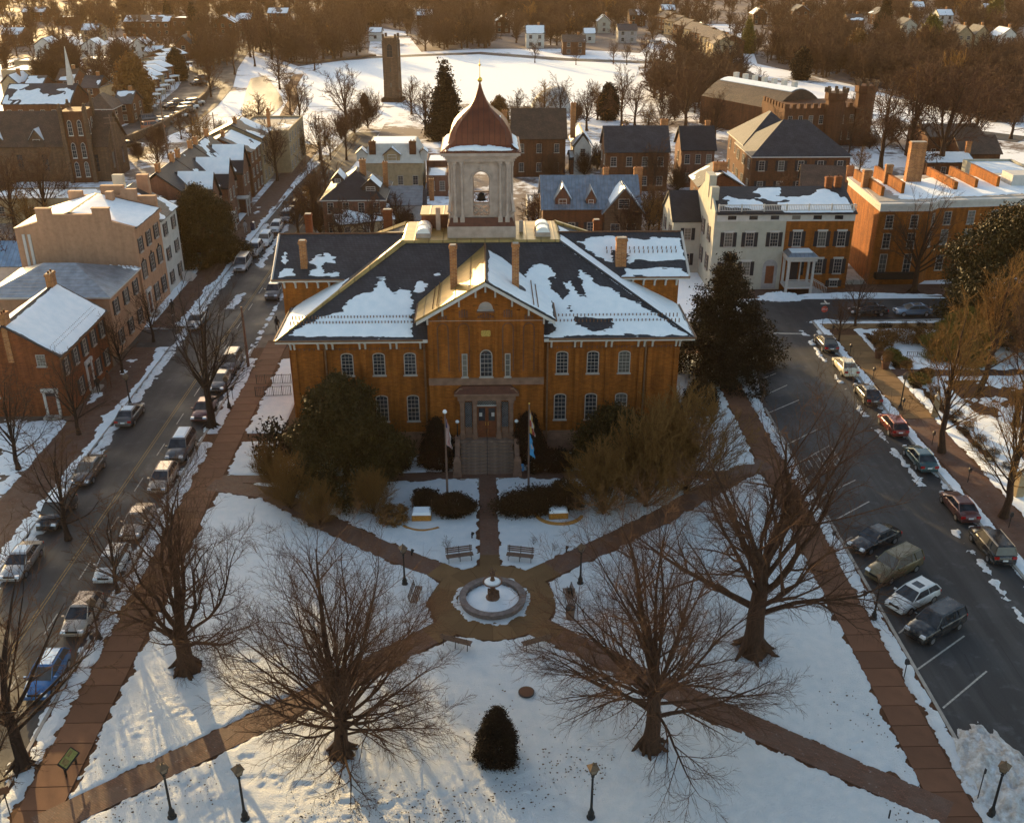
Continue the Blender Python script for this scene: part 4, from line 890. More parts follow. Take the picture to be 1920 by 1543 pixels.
# dotted rows of snow guards
g = MB()
for r_ in (0, 1):
    for i in range(44):
        x = -15.6+i*.26+r_*.1
        if x < -5.6: g.box(x-.035, x+.035, EY+1.55+r_*.5-.03, EY+1.6+r_*.5, EZ+.9+r_*.28, EZ+1.22+r_*.28)
    for i in range(34):
        x = 15.6-i*.3-r_*.1
        if x > 5.6: g.box(x-.035, x+.035, EY+1.55+r_*.5-.03, EY+1.6+r_*.5, EZ+.9+r_*.28, EZ+1.22+r_*.28)
    for i in range(20): g.box(gx-1.35-r_*.35-.03, gx-1.3-r_*.35, gf+.4+i*.33, gf+.47+i*.33, gz+.68+r_*.22, gz+.98+r_*.22); g.box(-gx+1.3+r_*.35, -gx+1.35+r_*.35, gf+.4+i*.33, gf+.47+i*.33, gz+.6+r_*.22, gz+.92+r_*.22)
    for i in range(16): g.box(16.5-i*.4, 16.57-i*.4, 9.0+r_*.4, 9.05+r_*.4, WZ0+1.32+r_*.2, WZ0+1.64+r_*.2)
g.build('snow_guard', M['gutter'], ch)
# ================================================================== houses
def slopes(kind, w, d, h, rh, ov):
    """list of (side, corner, U along eave, V up slope, top shrink)"""
    X, Y0, Y1 = w/2+ov, -ov, d+ov; dy = (Y1-Y0)/2
    if kind == 'gx': return [('f', (-X, Y0, h), (2*X, 0, 0), (0, dy, rh), 0), ('b', (X, Y1, h), (-2*X, 0, 0), (0, -dy, rh), 0)]
    if kind == 'gy': return [('l', (-X, Y1, h), (0, -2*dy, 0), (X, 0, rh), 0), ('r', (X, Y0, h), (0, 2*dy, 0), (-X, 0, rh), 0)]
    if kind == 'hip':
        i = min(X, dy)
        if X >= dy: return [('f', (-X, Y0, h), (2*X, 0, 0), (0, dy, rh), dy), ('b', (X, Y1, h), (-2*X, 0, 0), (0, -dy, rh), dy), ('l', (-X, Y1, h), (0, -2*dy, 0), (dy, 0, rh), dy), ('r', (X, Y0, h), (0, 2*dy, 0), (-dy, 0, rh), dy)]
        return [('f', (-X, Y0, h), (2*X, 0, 0), (0, X, rh), X), ('b', (X, Y1, h), (-2*X, 0, 0), (0, -X, rh), X), ('l', (-X, Y1, h), (0, -2*dy, 0), (X, 0, rh), X), ('r', (X, Y0, h), (0, 2*dy, 0), (-X, 0, rh), X)]
    return []
def slope_snow(parent, s, cov, seed, dens=3.2, thick=.07, edge=.3, name='snow_cover'):
    side, c, U, V, sh = s; lu = Vector(U).length; lv = Vector(V).length
    def ex(A, B, D):
        lim = np.minimum(np.minimum(A-B*sh/lv, lu-A-B*sh/lv)-.18, np.minimum(B-.02, lv-B-.15))
        pat = (cov-.5)*2.6+1.9*fbm(A*.30+seed*3.1, B*.38+seed, 4)+(.5-B/lv)*(.5 if cov < .95 else 0)
        if cov >= 1: pat = pat+9
        return np.minimum(lim, pat)
    return roof_snow(name, parent, c, U, V, [], max(10, int(lu*dens)), max(8, int(lv*dens)), thick, .05, fr=1.1, edge=edge, extra=ex, seed=seed)
def house(name, label, cat, x, y, rz, w, d, h, roof='gx', rh=2.5, wall='brick2', rmat='slate', snow={}, fl=2, nf=3, ns=2, win={}, chim=(), group=None, ov=.3, far=False, sides='flrb', z0=0, skip=(), dens=3.2):
    t = empty(name, (x, y, z0), rz, label, cat, group); X = w/2
    b = MB(); b.box(-X, X, 0, d, -.15, h)
    if roof == 'gx': b.prism([(0, h), (d, h), (d/2, h+rh*d/(d+2*ov))], 'x', -X, X)
    if roof == 'gy': b.prism([(-X, h), (X, h), (0, h+rh*w/(w+2*ov))], 'y', 0, d)
    b.build('wall', M[wall], t)
    th = .14
    if roof in ('gx', 'gy'):
        for s in slopes(roof, w, d, h, rh, ov):
            c, U, V = Vector(s[1]), Vector(s[2]), Vector(s[3]); n = U.cross(V).normalized()*th; n = n if n.z > 0 else -n
            q = [c, c+U, c+U+V, c+V]; MB().add([*q, *[p+n for p in q]], [(0, 3, 2, 1), (4, 5, 6, 7), (0, 1, 5, 4), (1, 2, 6, 5), (2, 3, 7, 6), (3, 0, 4, 7)]).build('roof', M[rmat], t)
    elif roof == 'hip':
        i = min(X+ov, d/2+ov); dy = d/2
        a = X+ov-i; bb = d/2+ov-i
        MB().frus(-X-ov, X+ov, -ov, d+ov, h, -a-.02, a+.02, dy-bb-.02, dy+bb+.02, h+rh).build('roof', M[rmat], t); th = .0
        MB().box(-X-ov-.01, X+ov+.01, -ov-.01, d+ov+.01, h-.16, h-.001).build('eaves_board', M['white'], t)
    elif roof == 'flat':
        MB().box(-X+.2, X-.2, .2, d-.2, h, h+.06).build('roof', M['concrete'], t)
        MB().box(-X, X, 0, .2, h, h+rh).box(-X, X, d-.2, d, h, h+rh).box(-X, -X+.2, .2, d-.2, h, h+rh).box(X-.2, X, .2, d-.2, h, h+rh).build('parapet', M[wall], t)
    elif roof == 'mans':
        s_ = 1.2; MB().frus(-X-ov, X+ov, -ov, d+ov, h, -X+s_, X-s_, s_, d-s_, h+rh).build('roof', M[rmat], t); th = 0
    for s in slopes(roof, w, d, h, rh, ov):
        if snow.get(s[0]):
            n = Vector(s[2]).cross(Vector(s[3])).normalized()*th; n = n if n.z > 0 else -n
            s2 = (s[0], tuple(Vector(s[1])+n), s[2], s[3], s[4]); slope_snow(t, s2, snow[s[0]], hash_(label+s[0]), dens if not far else 1.6, .07 if not far else .12)
    if roof == 'flat' and snow.get('t'):
        sl = ('t', (-X+.2, .2, h+.06), (w-.4, 0, 0), (0, d-.4, 0), 0); slope_snow(t, sl, snow['t'], hash_(label), 1.6 if far else 2.4)
    if roof == 'mans' and snow.get('t'):
        sl = ('t', (-X+1.2, 1.2, h+rh+.01), (w-2.4, 0, 0), (0, d-2.4, 0), 0); slope_snow(t, sl, snow['t'], hash_(label), 1.6)
    fh = h/fl; W_ = dict(w=.9, h=min(1.55, fh*.58), cols=2, rows=4); W_.update(win)
    for f in range(fl):
        z = f*fh+fh*.30
        for sd, cnt, L in (('f', nf, w), ('b', nf, w), ('l', ns, d), ('r', ns, d)):
            if sd not in sides: continue
            for k in range(cnt):
                if (sd, f, k) in skip: continue
                p = (k+.5)/cnt*L
                if sd == 'f': window(t, -X+p, 0, z, 'f', **W_)
                if sd == 'b': window(t, X-p, d, z, 'b', **W_)
                if sd == 'l': window(t, -X, p, z, 'l', **W_)
                if sd == 'r': window(t, X, p, z, 'r', **W_)
    if roof == 'gx' and 'g' in sides:
        for s in (-1, 1): window(t, s*X, d/2, h+.2, 'r' if s > 0 else 'l', **{**W_, 'h': min(1.1, rh*.5), 'shut': None, 'w': .7})
    for c in chim: chimney(t, c[0], c[1], c[4] if len(c) > 4 else h-.5, c[2], c[3], .5, c[5] if len(c) > 5 else 'brick_chimney', 0 if far else 2)
    return t
def hash_(s): return sum(ord(c)*(i % 17+1) for i, c in enumerate(s)) % 97+.5
def dormer(t, x, y, z, w=1.4, h=1.1, d=2.2, face='f', mat='whitewall', rmat='slate', snow=1, rh=.8):
    a = FROT[face]; loc = (x, y, z)
    b = MB().box(-w/2, w/2, 0, d, 0, h).prism([(-w/2, h), (w/2, h), (0, h+rh)], 'y', 0, d).build('dormer', M[mat], t, loc, (0, 0, a))
    for s in (-1, 1):
        MB().prism([(0, h+rh), (0, h+rh+.12), (s*(w/2+.22), h-.1+.02), (s*(w/2+.22), h-.2)][::s], 'y', -.25, d).build('roof', M[rmat], b)
        if snow and (snow > 1 or s > 0): MB().prism([(s*.02, h+rh+.14), (s*.02, h+rh+.2), (s*(w/2+.2), h-.0), (s*(w/2+.22), h-.07)][::s], 'y', -.2, d-.4).build('snow_cover', M['snow_roof'], b)
    fm, pm = win_meshes(w*.55, h*.85, 2, 2, 0, .07)
    link('window', fm, M['white'], b, (0, -.004, .15)); return b

# ---------- left side of the left street (fronts face +X: rz = 90 deg, local x runs along +Y)
Q = R(90)
b1 = house('town_house', 'low orange brick house with snow covered gable roof, nearest on the left', 'house', -38.3, 89.4, Q, 11.4, 8.4, 5.9, 'gx', 2.9, 'brick2', 'slate', {'f': 1.0, 'b': .9}, 2, 5, 0, dict(w=.7, h=1.5, shut='shutter'), [(-5.3, 4.2, 9.9, 1.0), (5.2, 4.2, 10.2, 1.3)], sides='f', skip=(('f', 0, 2), ('f', 0, 0)), dens=4)
b1.scale = (1, 1, 1)
window(b1, -5.7, 1.6, 5.0, 'l', w=.8, h=1.1, cols=3, rows=4); window(b1, -5.7, 6.6, 5.0, 'l', w=.8, h=1.1, cols=3, rows=4); window(b1, -5.7, 6.4, 2.0, 'l')
g = MB()
for i in range(29):
    for r_ in (0, 1): g.box(-5.2+i*.36+r_*.1, -5.14+i*.36+r_*.1, .35+r_*.3, .41+r_*.3, 6.3+r_*.19, 6.62+r_*.19)
g.build('snow_guard', M['gutter'], b1)
def doorway(t, x, y, z, face='f', w=1.0, h=2.2, surround='white', hood=True):
    a = FROT[face]; e = MB().box(-w/2-.22, -w/2, -.14, 0, 0, h+.1).box(w/2, w/2+.22, -.14, 0, 0, h+.1).box(-w/2-.3, w/2+.3, -.22, 0, h+.1, h+.45).build('door_surround', M[surround], t, (x, y, z), (0, 0, a))
    box('door', M['doorwood'], e, -w/2, w/2, -.05, -.003, 0, h*.85); box('pane', M['glass'], e, -w/2, w/2, -.04, -.004, h*.86, h); box('step', M['concrete'], e, -w/2-.3, w/2+.3, -.8, -.15, -z, .0) if z > .1 else None
doorway(b1, 0, 0, .35, 'f', 1.0, 2.5); doorway(b1, -5.7, 1.4, .3, 'l', .9, 2.1)
box('downpipe', M['gutter'], b1, -5.68, -5.58, -.12, -.02, 0, 5.8); box('gutter', M['gutter'], b1, -6, 6, -.42, -.31, 5.78, 5.92); box('downpipe', M['gutter'], b1, 5.56, 5.66, -.12, -.02, 0, 5.8)

b2 = house('town_house', 'pink washed house with grey hip roof just before the tall pink house', 'house', -38.6, 102.6, Q, 9.4, 12.5, 6.6, 'hip', 2.1, 'pink', 'seam_grey', {'f': .35}, 2, 3, 0, dict(w=.85, h=1.5, shut='shutter'), sides='f')
b2b = house('rear_wing', 'low pink rear wing with a snow covered flat roof behind the low brick house', 'house', -52.2, 99, Q, 9, 9, 4.6, 'flat', .3, 'pink', 'concrete', {'t': 1}, 1, 2, 1, {}, sides='l')

pk = empty('pink_house', (-38.9, 112.6, 0), Q, 'tall pink painted house with stepped gable parapet and black shutters on the left street', 'house')
PWX = 5.2; ph_ = 10.6
MB().box(-PWX+1.2-.0, PWX, 0, 12.4, -.1, ph_).prism([(0, ph_), (12.4, ph_), (10.0, ph_+.65), (6.6, ph_+1.5), (2.4, ph_+.6)][::-1], 'x', -PWX+1.5, PWX).build('wall', M['pink'], pk)
MB().prism([(-.3, 0), (12.5, 0), (12.5, ph_+.25), (11.0, ph_+.6), (9.9, ph_+.95), (9.9, ph_+2.3), (8.3, ph_+2.3), (8.3, ph_+1.75), (3.9, ph_+1.75), (3.9, ph_+2.3), (2.1, ph_+2.3), (2.1, ph_+1.0), (.6, ph_+.55), (-.3, ph_+.3)][::-1], 'x', -PWX+.75, -PWX+1.2-.002).build('gable_parapet', M['pink'], pk)
MB().prism([(12.5, ph_-.2), (11.0, ph_+.6), (9.9, ph_+.95), (9.9, ph_+2.1), (8.3, ph_+2.1), (8.3, ph_+1.6), (3.9, ph_+1.6), (3.9, ph_+2.3), (2.1, ph_+2.3), (2.1, ph_+1.0), (-.3, ph_-.2)][::-1], 'x', PWX-.4, PWX+.1).build('gable_parapet', M['pink'], pk)
for y0, y1 in ((9.9, 8.3), (3.9, 2.1)): MB().box(-PWX+.68, -PWX+1.3, y1-.06, y0+.06, ph_+2.3, ph_+2.42).build('coping', M['pink'], pk)
for (s, c, V) in (('f', (-PWX+1.2, -.45, ph_+.05), (0, 7.0, 1.75)), ('b', (PWX-.4, 12.8, ph_+.05), (0, -6.2, 1.75))):
    U = (2*PWX-1.6, 0, 0) if s == 'f' else (-(2*PWX-1.6), 0, 0); c_, U_, V_ = Vector(c), Vector(U), Vector(V); n = U_.cross(V_).normalized()*.1
    q = [c_, c_+U_, c_+U_+V_, c_+V_]; MB().add([*q, *[p+n for p in q]], [(0, 3, 2, 1), (4, 5, 6, 7), (0, 1, 5, 4), (1, 2, 6, 5), (2, 3, 7, 6), (3, 0, 4, 7)]).build('roof', M['slate'], pk)
    slope_snow(pk, (s, tuple(c_+n), U, V, 0), 1.0 if s == 'f' else .95, 3.3 if s == 'f' else 8)
box('eaves_board', M['pink'], pk, -PWX+1.2, PWX, -.4, -.0, ph_-.35, ph_)
MB().box(PWX-2.2, PWX-1.4, 4.2, 5.0, ph_, ph_+2.4).build('chimney', M['pink'], pk)
for f, z in enumerate((1.1, 4.6, 7.6)):
    for k, lx in enumerate((-2.4, .55, 3.4)):
        if f == 0 and k == 0: continue
        window(pk, lx, 0, z, w=.95, h=1.85 if f < 2 else 1.6, cols=2, rows=4, shut='shutter', lint=None)
        if f == 1: MB().prism([(-.6, 0), (.6, 0), (.12, .14), (0, .4), (-.12, .14)], 'y', -.1, 0).build('lintel', M['shutter'], pk, (lx, -.004, z+1.9))
doorway(pk, -2.4, 0, .5, 'f', 1.0, 2.4, 'white')
for i, yy in enumerate((10.9, 11.5)): box('corner_board', M['white'], pk, -PWX+.66, -PWX+.74, yy, yy+.3, 3, 10.2)

b4 = house('town_house', 'pale house with patchy snow on its steep grey roof beyond the tall pink house', 'house', -39.0, 121.4, Q, 6.8, 9.5, 8.9, 'gx', 2.9, 'whitewall', 'shingle_grey', {'f': .42, 'b': .9}, 3, 2, 0, dict(w=.8, h=1.5, shut='shutter'), sides='f')
MB().box(-3.5, -2.9, 3.6, 6.2, 8, 13.2).build('chimney', M['pink'], b4); MB().box(-3.55, -2.95, 0, 9.0, 8.9, 12.0).build('gable_parapet', M['pink'], b4); MB().box(2.6, 3.3, 2.6, 4.0, 8, 13.1).build('chimney', M['pink'], b4); MB().box(2.6, 3.3, 5.6, 6.9, 8, 13.1).build('chimney', M['cream'], b4)
MB().prism([(-3.3, 0), (-3.3, 1.4), (-.9, .1)], 'y', -1.5, -.3).build('stair_rail', M['white'], b4, (4.5, 0, 0))
b5 = house('town_house', 'cream house with snowy low roof and tiers of balconies beside the big evergreen', 'house', -43.0, 129.0, Q, 7.6, 9.5, 8.2, 'gy', 1.0, 'tan', 'slate', {'l': 1, 'r': 1}, 3, 2, 1, {}, sides='fl')
for i, z in enumerate((2.6, 5.2, 7.8)):
    p = box('balcony', M['whitewall'], b5, -3.6, 2.6, -2.2, 0, z, z+.18)
    if i < 2: MB().box(-3.6, 2.6, -2.2, -2.1, z+.9, z+1.0).box(-3.6, 2.6, -2.2, -2.14, z+.2, z+.32).build('railing', M['greywall'], p)
    else: box('snow_cover', M['snow_roof'], p, -3.55, 2.55, -2.15, 0, z+.18, z+.34)
for x in (-3.5, -.5, 2.5): box('post', M['white'], b5, x-.08, x+.08, -2.15, -2.0, 0, 7.8)
# victorian brick twins with cross gables
for i, (yy, lab) in enumerate(((139.5, 'dark brick gabled house with iced bargeboards and stacked porches just past the cream balconies'), (149.0, 'second dark brick gabled house along the left street with a blue door canopy'), (158.6, 'third dark brick gabled house down the left street'))):
    v = house('gabled_house', lab, 'house', -39.0, yy, Q, 8.6, 10.5, 6.6, 'gx', 4.2, 'brick_sooty', 'shingle_black', {'f': .45 if i else .25, 'b': .7}, 2, 3, 2, dict(w=.75, h=1.6), [(-3.2, 5.2, 12.0, .9), (3.4, 5.2, 12.0, .9)], sides='fg')
    MB().prism([(-2.6, 6.6), (2.6, 6.6), (0, 9.9)], 'y', -1.0, 4).box(-2.3, 2.3, -1.0, 0, 0, 6.6).build('front_gable', M['brick_sooty'], v)
    for s in (-1, 1):
        MB().prism([(0, 9.9), (0, 10.1), (s*2.95, 6.4), (s*2.95, 6.15)][::s], 'y', -1.3, 4.4).build('roof', M['shingle_black'], v)
        MB().prism([(0, 10.11), (0, 10.2), (s*1.6, 8.3), (s*1.6, 8.1)][::s] if s < 0 else [(0, 10.11), (0, 10.22), (2.9, 6.55), (2.9, 6.45)], 'y', -1.25, 3.6).build('snow_cover', M['snow_roof'], v)
    for z in (1.0, 4.2): window(v, -1.0, -1.0, z, w=.75, h=1.6); window(v, 1.0, -1.0, z, w=.75, h=1.6)
    p = box('porch', M['white'], v, -4.2, -2.4, -1.8, 0, 2.7, 2.9); [box('post', M['white'], p, x-.07, x+.07, -1.75, -1.6, 0, 2.7) for x in (-4.1, -2.5)]
    if i == 0: p.material_slots[0].link = 'OBJECT'
for i, (yy, w_, wl_, rm, hh, lab) in enumerate(((171, 8, 'brick3', 'slate', 7.2, 'brown brick row house past the gabled houses on the left street'), (180, 8, 'tan', 'slate', 7.8, 'tan flat fronted row house further down the left street'), (193, 16, 'tan', 'shingle_brown', 7.2, 'long tan block with a sunlit brown roof at the far end of the left street'))):
    house('row_house', lab, 'house', -39.0+(1.0 if i == 2 else 0)*3, yy, Q, w_, 9.5, hh, 'gx' if i < 2 else 'flat', 2.3 if i < 2 else .4, wl_, rm, {'f': .6, 't': .25}, 3, int(w_/2.3), 0, {}, [(-2, 4.5, hh+3.2, .8)], sides='f')

# ---------- right side: cream and brick twin house, brown brick block
tw = empty('twin_house', (34.1, 117.9, 0), 0, 'three storey town house, half cream render and half orange brick, with a snowy railed roof', 'house')
TX0, TX1, TM, TH = -7.3, 9.2, 1.05, 9.5
box('wall', M['cream'], tw, TX0, TM, 0, 11, -.1, TH-.9); box('brick_wall', M['brick'], tw, TM+.002, TX1, 0, 11, -.1, TH-.9)
MB().box(TX0-.01, TX1+.01, -.06, 0, TH-.9, TH).box(TX0, TX1, .002, 11, TH-.9, TH-.002).build('frieze', M['white'], tw)
MB().prism([(-.3, TH), (-.3, TH+.18), (5.5, TH+2.0), (11.2, TH+.18), (11.2, TH)], 'x', TX0-.1, TX1+.1).build('roof', M['shingle_black'], tw)
slope_snow(tw, ('f', (TX0+.2, -.28, TH+.2), (TX1-TX0-.4, 0, 0), (0, 5.6, 1.75), 0), .50, 14.2, 5)
box('gutter', M['shutter'], tw, TX0-.1, TX1+.1, -.42, -.3, TH-.02, TH+.16)
m = MB().box(TX0+.1, TX1, -.02, .08, TH+.98, TH+1.08).box(TX0+.1, TX1, .0, .06, TH+.36, TH+.42)
for i in range(83): m.box(TX0+.15+i*.199, TX0+.2+i*.199, .0, .05, TH+.42, TH+.98)
for i in range(7): m.box(TX0+.1+i*2.68, TX0+.25+i*2.68, -.05, .12, TH+.22, TH+1.15)
m.build('roof_balustrade', M['white'], tw)
for i in range(6): x = -5.5+i*2.55; box('attic_window', M['glass'], tw, x-.5, x+.5, -.075, -.062, TH-.7, TH-.22)
MB().box(TX0-.25, TX0+.0, 0, 11, -.1, TH+.3).prism([(0, TH+.3), (11, TH+.3), (6.6, TH+2.6), (4.4, TH+2.6)][::-1], 'x', TX0-.25, TX0).box(TX0-.35, TX0+.55, 4.3, 6.7, TH+1, TH+3.6).box(TX0-.35, TX0+.55, 2.4, 3.3, TH, TH+2.6).build('gable_parapet', M['cream'], tw)
for x, y in ((7.2, 5.2), (8.4, 5.4)): chimney(tw, x, y, TH, TH+3.2, .8, .6, 'brick2', 1)
for k, x in enumerate((-5.7, -3.15, -.2)):
    window(tw, x, 0, 5.5, w=1.0, h=1.75, cols=3, rows=4, shut='shutter', lint='white')
    if k < 2: window(tw, x-.1, 0, 1.9, w=1.0, h=1.75, cols=3, rows=4, shut='shutter', lint='white')
for k, x in enumerate((2.75, 5.75, 8.1)):
    x -= .2; window(tw, x, 0, 5.5, w=1.0, h=1.85, cols=3, rows=4, shut='shutter', lint='white')
    if k: window(tw, x, 0, 2.1, w=1.0, h=1.85, cols=3, rows=4, shut='shutter', lint='white')
window(tw, 7.7, 0, .45, w=1.0, h=.8, cols=3, rows=2, shut='shutter', lint='white')
for y in (2.5, 6, 9):
    window(tw, TX0-.25, y, 5.6, 'l', shut='shutter'); window(tw, TX0-.25, y, 2.0, 'l', shut='shutter')
MB().prism([(-1.2, 0.2), (.6, .2)]+[(-.3+.9*math.cos(k*math.pi/8), 3.0+.9*math.sin(k*math.pi/8)) for k in range(9)], 'y', -.03, -.004).build('arched_recess', M['greywall'], tw); box('door', M['doorwood'], tw, -.8, .2, -.05, -.031, .9, 3.1)
po = box('porch', M['white'], tw, 1.15, 4.5, -2.2, -.02, .9, 1.15)
MB().box(1.1, 4.6, -2.35, -.02, 4.3, 4.75).box(1.0, 4.7, -2.5, -.02, 4.75, 4.9).build('entablature', M['white'], po); MB().frus(1.05, 4.65, -2.45, -.02, 4.9, 1.5, 4.2, -1.9, -.02, 5.25).build('roof', M['seam_grey'], po); box('snow_cover', M['snow_roof'], po, 1.6, 4.1, -1.8, -.1, 5.25, 5.32)
for x in (1.3, 4.3):
    for y in (-2.1, -.2): MB().box(x-.13, x+.13, y-.13, y+.13, 1.15, 4.3).build('column', M['white'], po)
    box('pier', M['white'], po, x-.14, x+.14, -2.2, -1.9, -.1, .9)
m = MB().box(1.4, 4.2, -2.14, -2.08, 1.95, 2.02).box(1.4, 4.2, -2.13, -2.09, 1.25, 1.3)
for i in range(22): m.box(1.45+i*.125, 1.49+i*.125, -2.13, -2.09, 1.3, 1.95)
m.build('railing', M['white'], po)
m = MB()
for i in range(6): m.box(4.5+i*.3, 4.8+i*.3, -2.1, -.9, -.1, .95-.17*i)
m.build('stair', M['greywall'], po)
m = MB().tube([(4.5, -2.1, 1.95), (6.3, -2.1, .95)], .04, 4).tube([(4.5, -.95, 1.95), (6.3, -.95, .95)], .04, 4)
for i in range(9): m.box(4.6+i*.2, 4.63+i*.2, -2.12, -2.08, .9-.11*i, 1.9-.11*i)
m.build('stair_rail', M['white'], po)
box('door', M['shutter'], tw, 2.2, 3.1, -.05, -.004, 1.16, 3.7); MB().box(2.0, 2.14, -.12, -.01, 1.16, 3.9).box(3.3, 3.44, -.12, -.01, 1.16, 3.9).box(1.9, 3.9, -.14, -.01, 3.9, 4.1).build('door_surround', M['white'], tw); box('sidelight', M['glass'], tw, 3.46, 3.8, -.03, -.004, 1.9, 3.8)
an = house('side_annex', 'narrow cream annex with black roof behind the cream half of the twin house', 'house', 24.9, 125.2, 0, 3.8, 8, 6.6, 'gx', 3.0, 'cream', 'shingle_black', {}, 2, 1, 2, dict(shut='shutter'), sides='fl', ov=.2)

br = empty('brick_block', (0, 0, 0), 0, 'long brown brick three storey block with white cornice and angled bay at the right edge', 'house')
BH = 10.2
f0, f1, f2, f3, f4 = (46.9, 119.9), (53.2, 119.9), (54.6, 121.4), (66.8, 122.6), (72.0, 123.6)
FR = [f0, f1, f2, f3, f4]; BK = (72.8, 136), (47.6, 134)
MB().prism([*FR, *BK], 'z', -.1, BH-1.0).build('wall', M['brick'], br)
o_ = [(a-.0, b-.3) for a, b in FR]; MB().prism([(o_[0][0]-.1, o_[0][1]), *o_[1:-1], (o_[-1][0]+.2, o_[-1][1]), (73, 136.2), (47.4, 134.2)], 'z', BH-.35, BH).build('cornice', M['white'], br)
MB().prism([(a, b-.12) for a, b in FR]+[*BK], 'z', BH-.99, BH-.36).build('frieze', M['white'], br)
MB().prism([(a, b+.6) for a, b in FR]+[(72, 135.5), (48.3, 133.5)], 'z', BH+.001, BH+.06).build('roof', M['concrete'], br)
tg = tag(roof_snow('snow_cover', br, (49, 121, BH+.08), (22.5, 1.8, 0), (0, 13, 0), [[(1, .3), (22, 2), (22, 12), (1, 11)]], 60, 34, .08, .5, fr=.4, edge=.3, seed=4))
for (x, y0, y1, h_) in ((48.2, 123.2, 133.6, 1.2), (51.0, 124, 134, 1.5), (58.5, 126, 135, 1.1), (61.5, 127, 135, 1.2), (64.5, 127.5, 135.4, 1.4)): box('party_wall', M['brick'], br, x-.2, x+.2, y0, y1, BH, BH+h_)
chimney(br, 54.8, 130.8, BH, BH+5.2, 2.0, .9, 'brick_chimney', 0); chimney(br, 51.0, 129.5, BH, BH+2.6, .9, .5, 'brick_chimney', 0); chimney(br, 47.8, 128.2, BH, BH+2.2, 1.0, .7, 'brick_chimney', 0)
box('roof_plant', M['white'], br, 66.5, 69.4, 128, 131, BH+.07, BH+1.5)
def on(seg, t): a, b = seg; return (a[0]+(b[0]-a[0])*t, a[1]+(b[1]-a[1])*t), math.atan2(b[1]-a[1], b[0]-a[0])
def awin(t, p, ang, z, **k):
    w_ = window(t, 0, 0, z, 'f', **k); w_.location = (p[0]+math.sin(ang)*.004, p[1]-math.cos(ang)*.004, z); w_.rotation_euler = (0, 0, ang); return w_
for f, (z, hh) in enumerate(((1.3, 2.6), (4.6, 1.9), (7.1, 1.65))):
    for seg, ts in (((f0, f1), (.22, .70)), ((f1, f2), (.5,)), ((f2, f3), (.12, .37, .62, .87)), ((f3, f4), (.25, .75))):
        for q in ts:
            p, a_ = on(seg, q)
            if f == 0 and seg[0] == f1: continue
            awin(br, p, a_, z, w=.95 if seg[0] != f1 else .7, h=hh if seg[0] == f0 or f else 1.9, cols=2, rows=4)
box('balcony', M['dark'], br, 47.4, 52.6, 119.0, 119.89, .9, 1.6)
box('gate_stair', M['concrete'], None, 43.6, 46.2, 119.5, 124, -.05, .7).name = 'side_stair'; tag(COL.objects['side_stair'], 'low stone stair in the gap between the twin house and the brick block', 'stair')
# ================================================================== the town behind, placed from the eaves line seen in the photograph
def span(pl, pr, py, h):
    a = W(pl, py, h); b = W(pr, py, h); return (a[0]+b[0])/2, a[1], b[0]-a[0]
def eh(pl, pr, py, h, name, label, d, roof, rh, wall, rmat, snow, fl, nf, ns=2, win={}, chim=(), **k):
    x, y, w = span(pl, pr, py, h); return house(name, label, 'house', x, y, k.pop('rz', 0), w-2*k.get('ov', .3), d, h, roof, rh, wall, rmat, snow, fl, nf, ns, win, chim, **k)
s1 = eh(1014, 1203, 394, 5.2, 'stone_house', 'stone house with grey standing seam mansard roof and three snow edged gabled dormers', 9.5, 'gx', 3.6, 'brick3', 'seam_grey', {}, 1, 5, 2, dict(w=1.0, h=1.9, shut='shutter'), [(2.4, 5, 9.9, .8), (7.0, 5.5, 9.8, 1.2)])
dormer(s1, -3.9, .4, 5.35, 2.0, 1.3, 3.4, rmat='seam_grey', mat='brick_sooty', snow=1, rh=1.7); dormer(s1, -.0, .5, 5.4, 1.3, 1.1, 3.2, rmat='seam_grey', mat='brick_sooty', snow=1, rh=1.4)
MB().box(1.8, 6.9, -1.0, 0, 0, 5.4).prism([(1.8, 5.4), (6.9, 5.4), (4.35, 8.3)], 'y', -1.0, 5).build('front_gable', M['stone'], s1)
for s in (-1, 1): MB().prism([(4.35, 8.3), (4.35, 8.5), (4.35+s*3.0, 5.0), (4.35+s*3.0, 4.8)][::s], 'y', -1.5, 5).build('roof', M['seam_grey'], s1); MB().prism([(4.35+s*.3, 8.3), (4.35+s*.2, 8.42), (4.35+s*1.9, 6.4), (4.35+s*1.9, 6.28)][::s], 'y', -1.35, 3).build('snow_cover', M['snow_roof'], s1)
window(s1, 4.35, -1.0, 5.6, w=1.5, h=1.3); window(s1, 3.3, -1.0, 1.2, w=1.3, h=2.3); window(s1, 5.5, -1.0, 1.2, w=1.3, h=2.3)
eh(1133, 1258, 287, 6.4, 'brick_house', 'dark roofed brick house with a plain slate gable roof behind the stone house', 8, 'gx', 3.6, 'brick3', 'slate', {}, 2, 4, 2, dict(w=1.0), [(5, 5, 11, 1.2)])
eh(1276, 1344, 283, 6.2, 'brick_house', 'small dark brick house with snow topped porch roof right of the slate roofed one', 7, 'gx', 3.4, 'brick_sooty', 'shingle_black', {'f': .12}, 2, 3, 1, dict(w=.9), [(2, 4, 10.5, .8)])
x = eh(958, 1064, 262, 6.6, 'brick_house', 'brick house with large rust brown roof just right of the cupola', 8, 'gx', 4.6, 'brick3', 'shingle_brown', {}, 2, 3, 2, {}, [(6.2, 4, 12.2, .9), (-6, 4, 11, .9)])
eh(976, 1055, 292, 3.6, 'rear_house', 'low brick rear house with a strip of roof snow below the rust brown roof', 6, 'gx', 1.8, 'brick3', 'slate', {'f': .6, 'b': .6}, 1, 3, 1, {}, [(2, 3, 6.8, .8)])
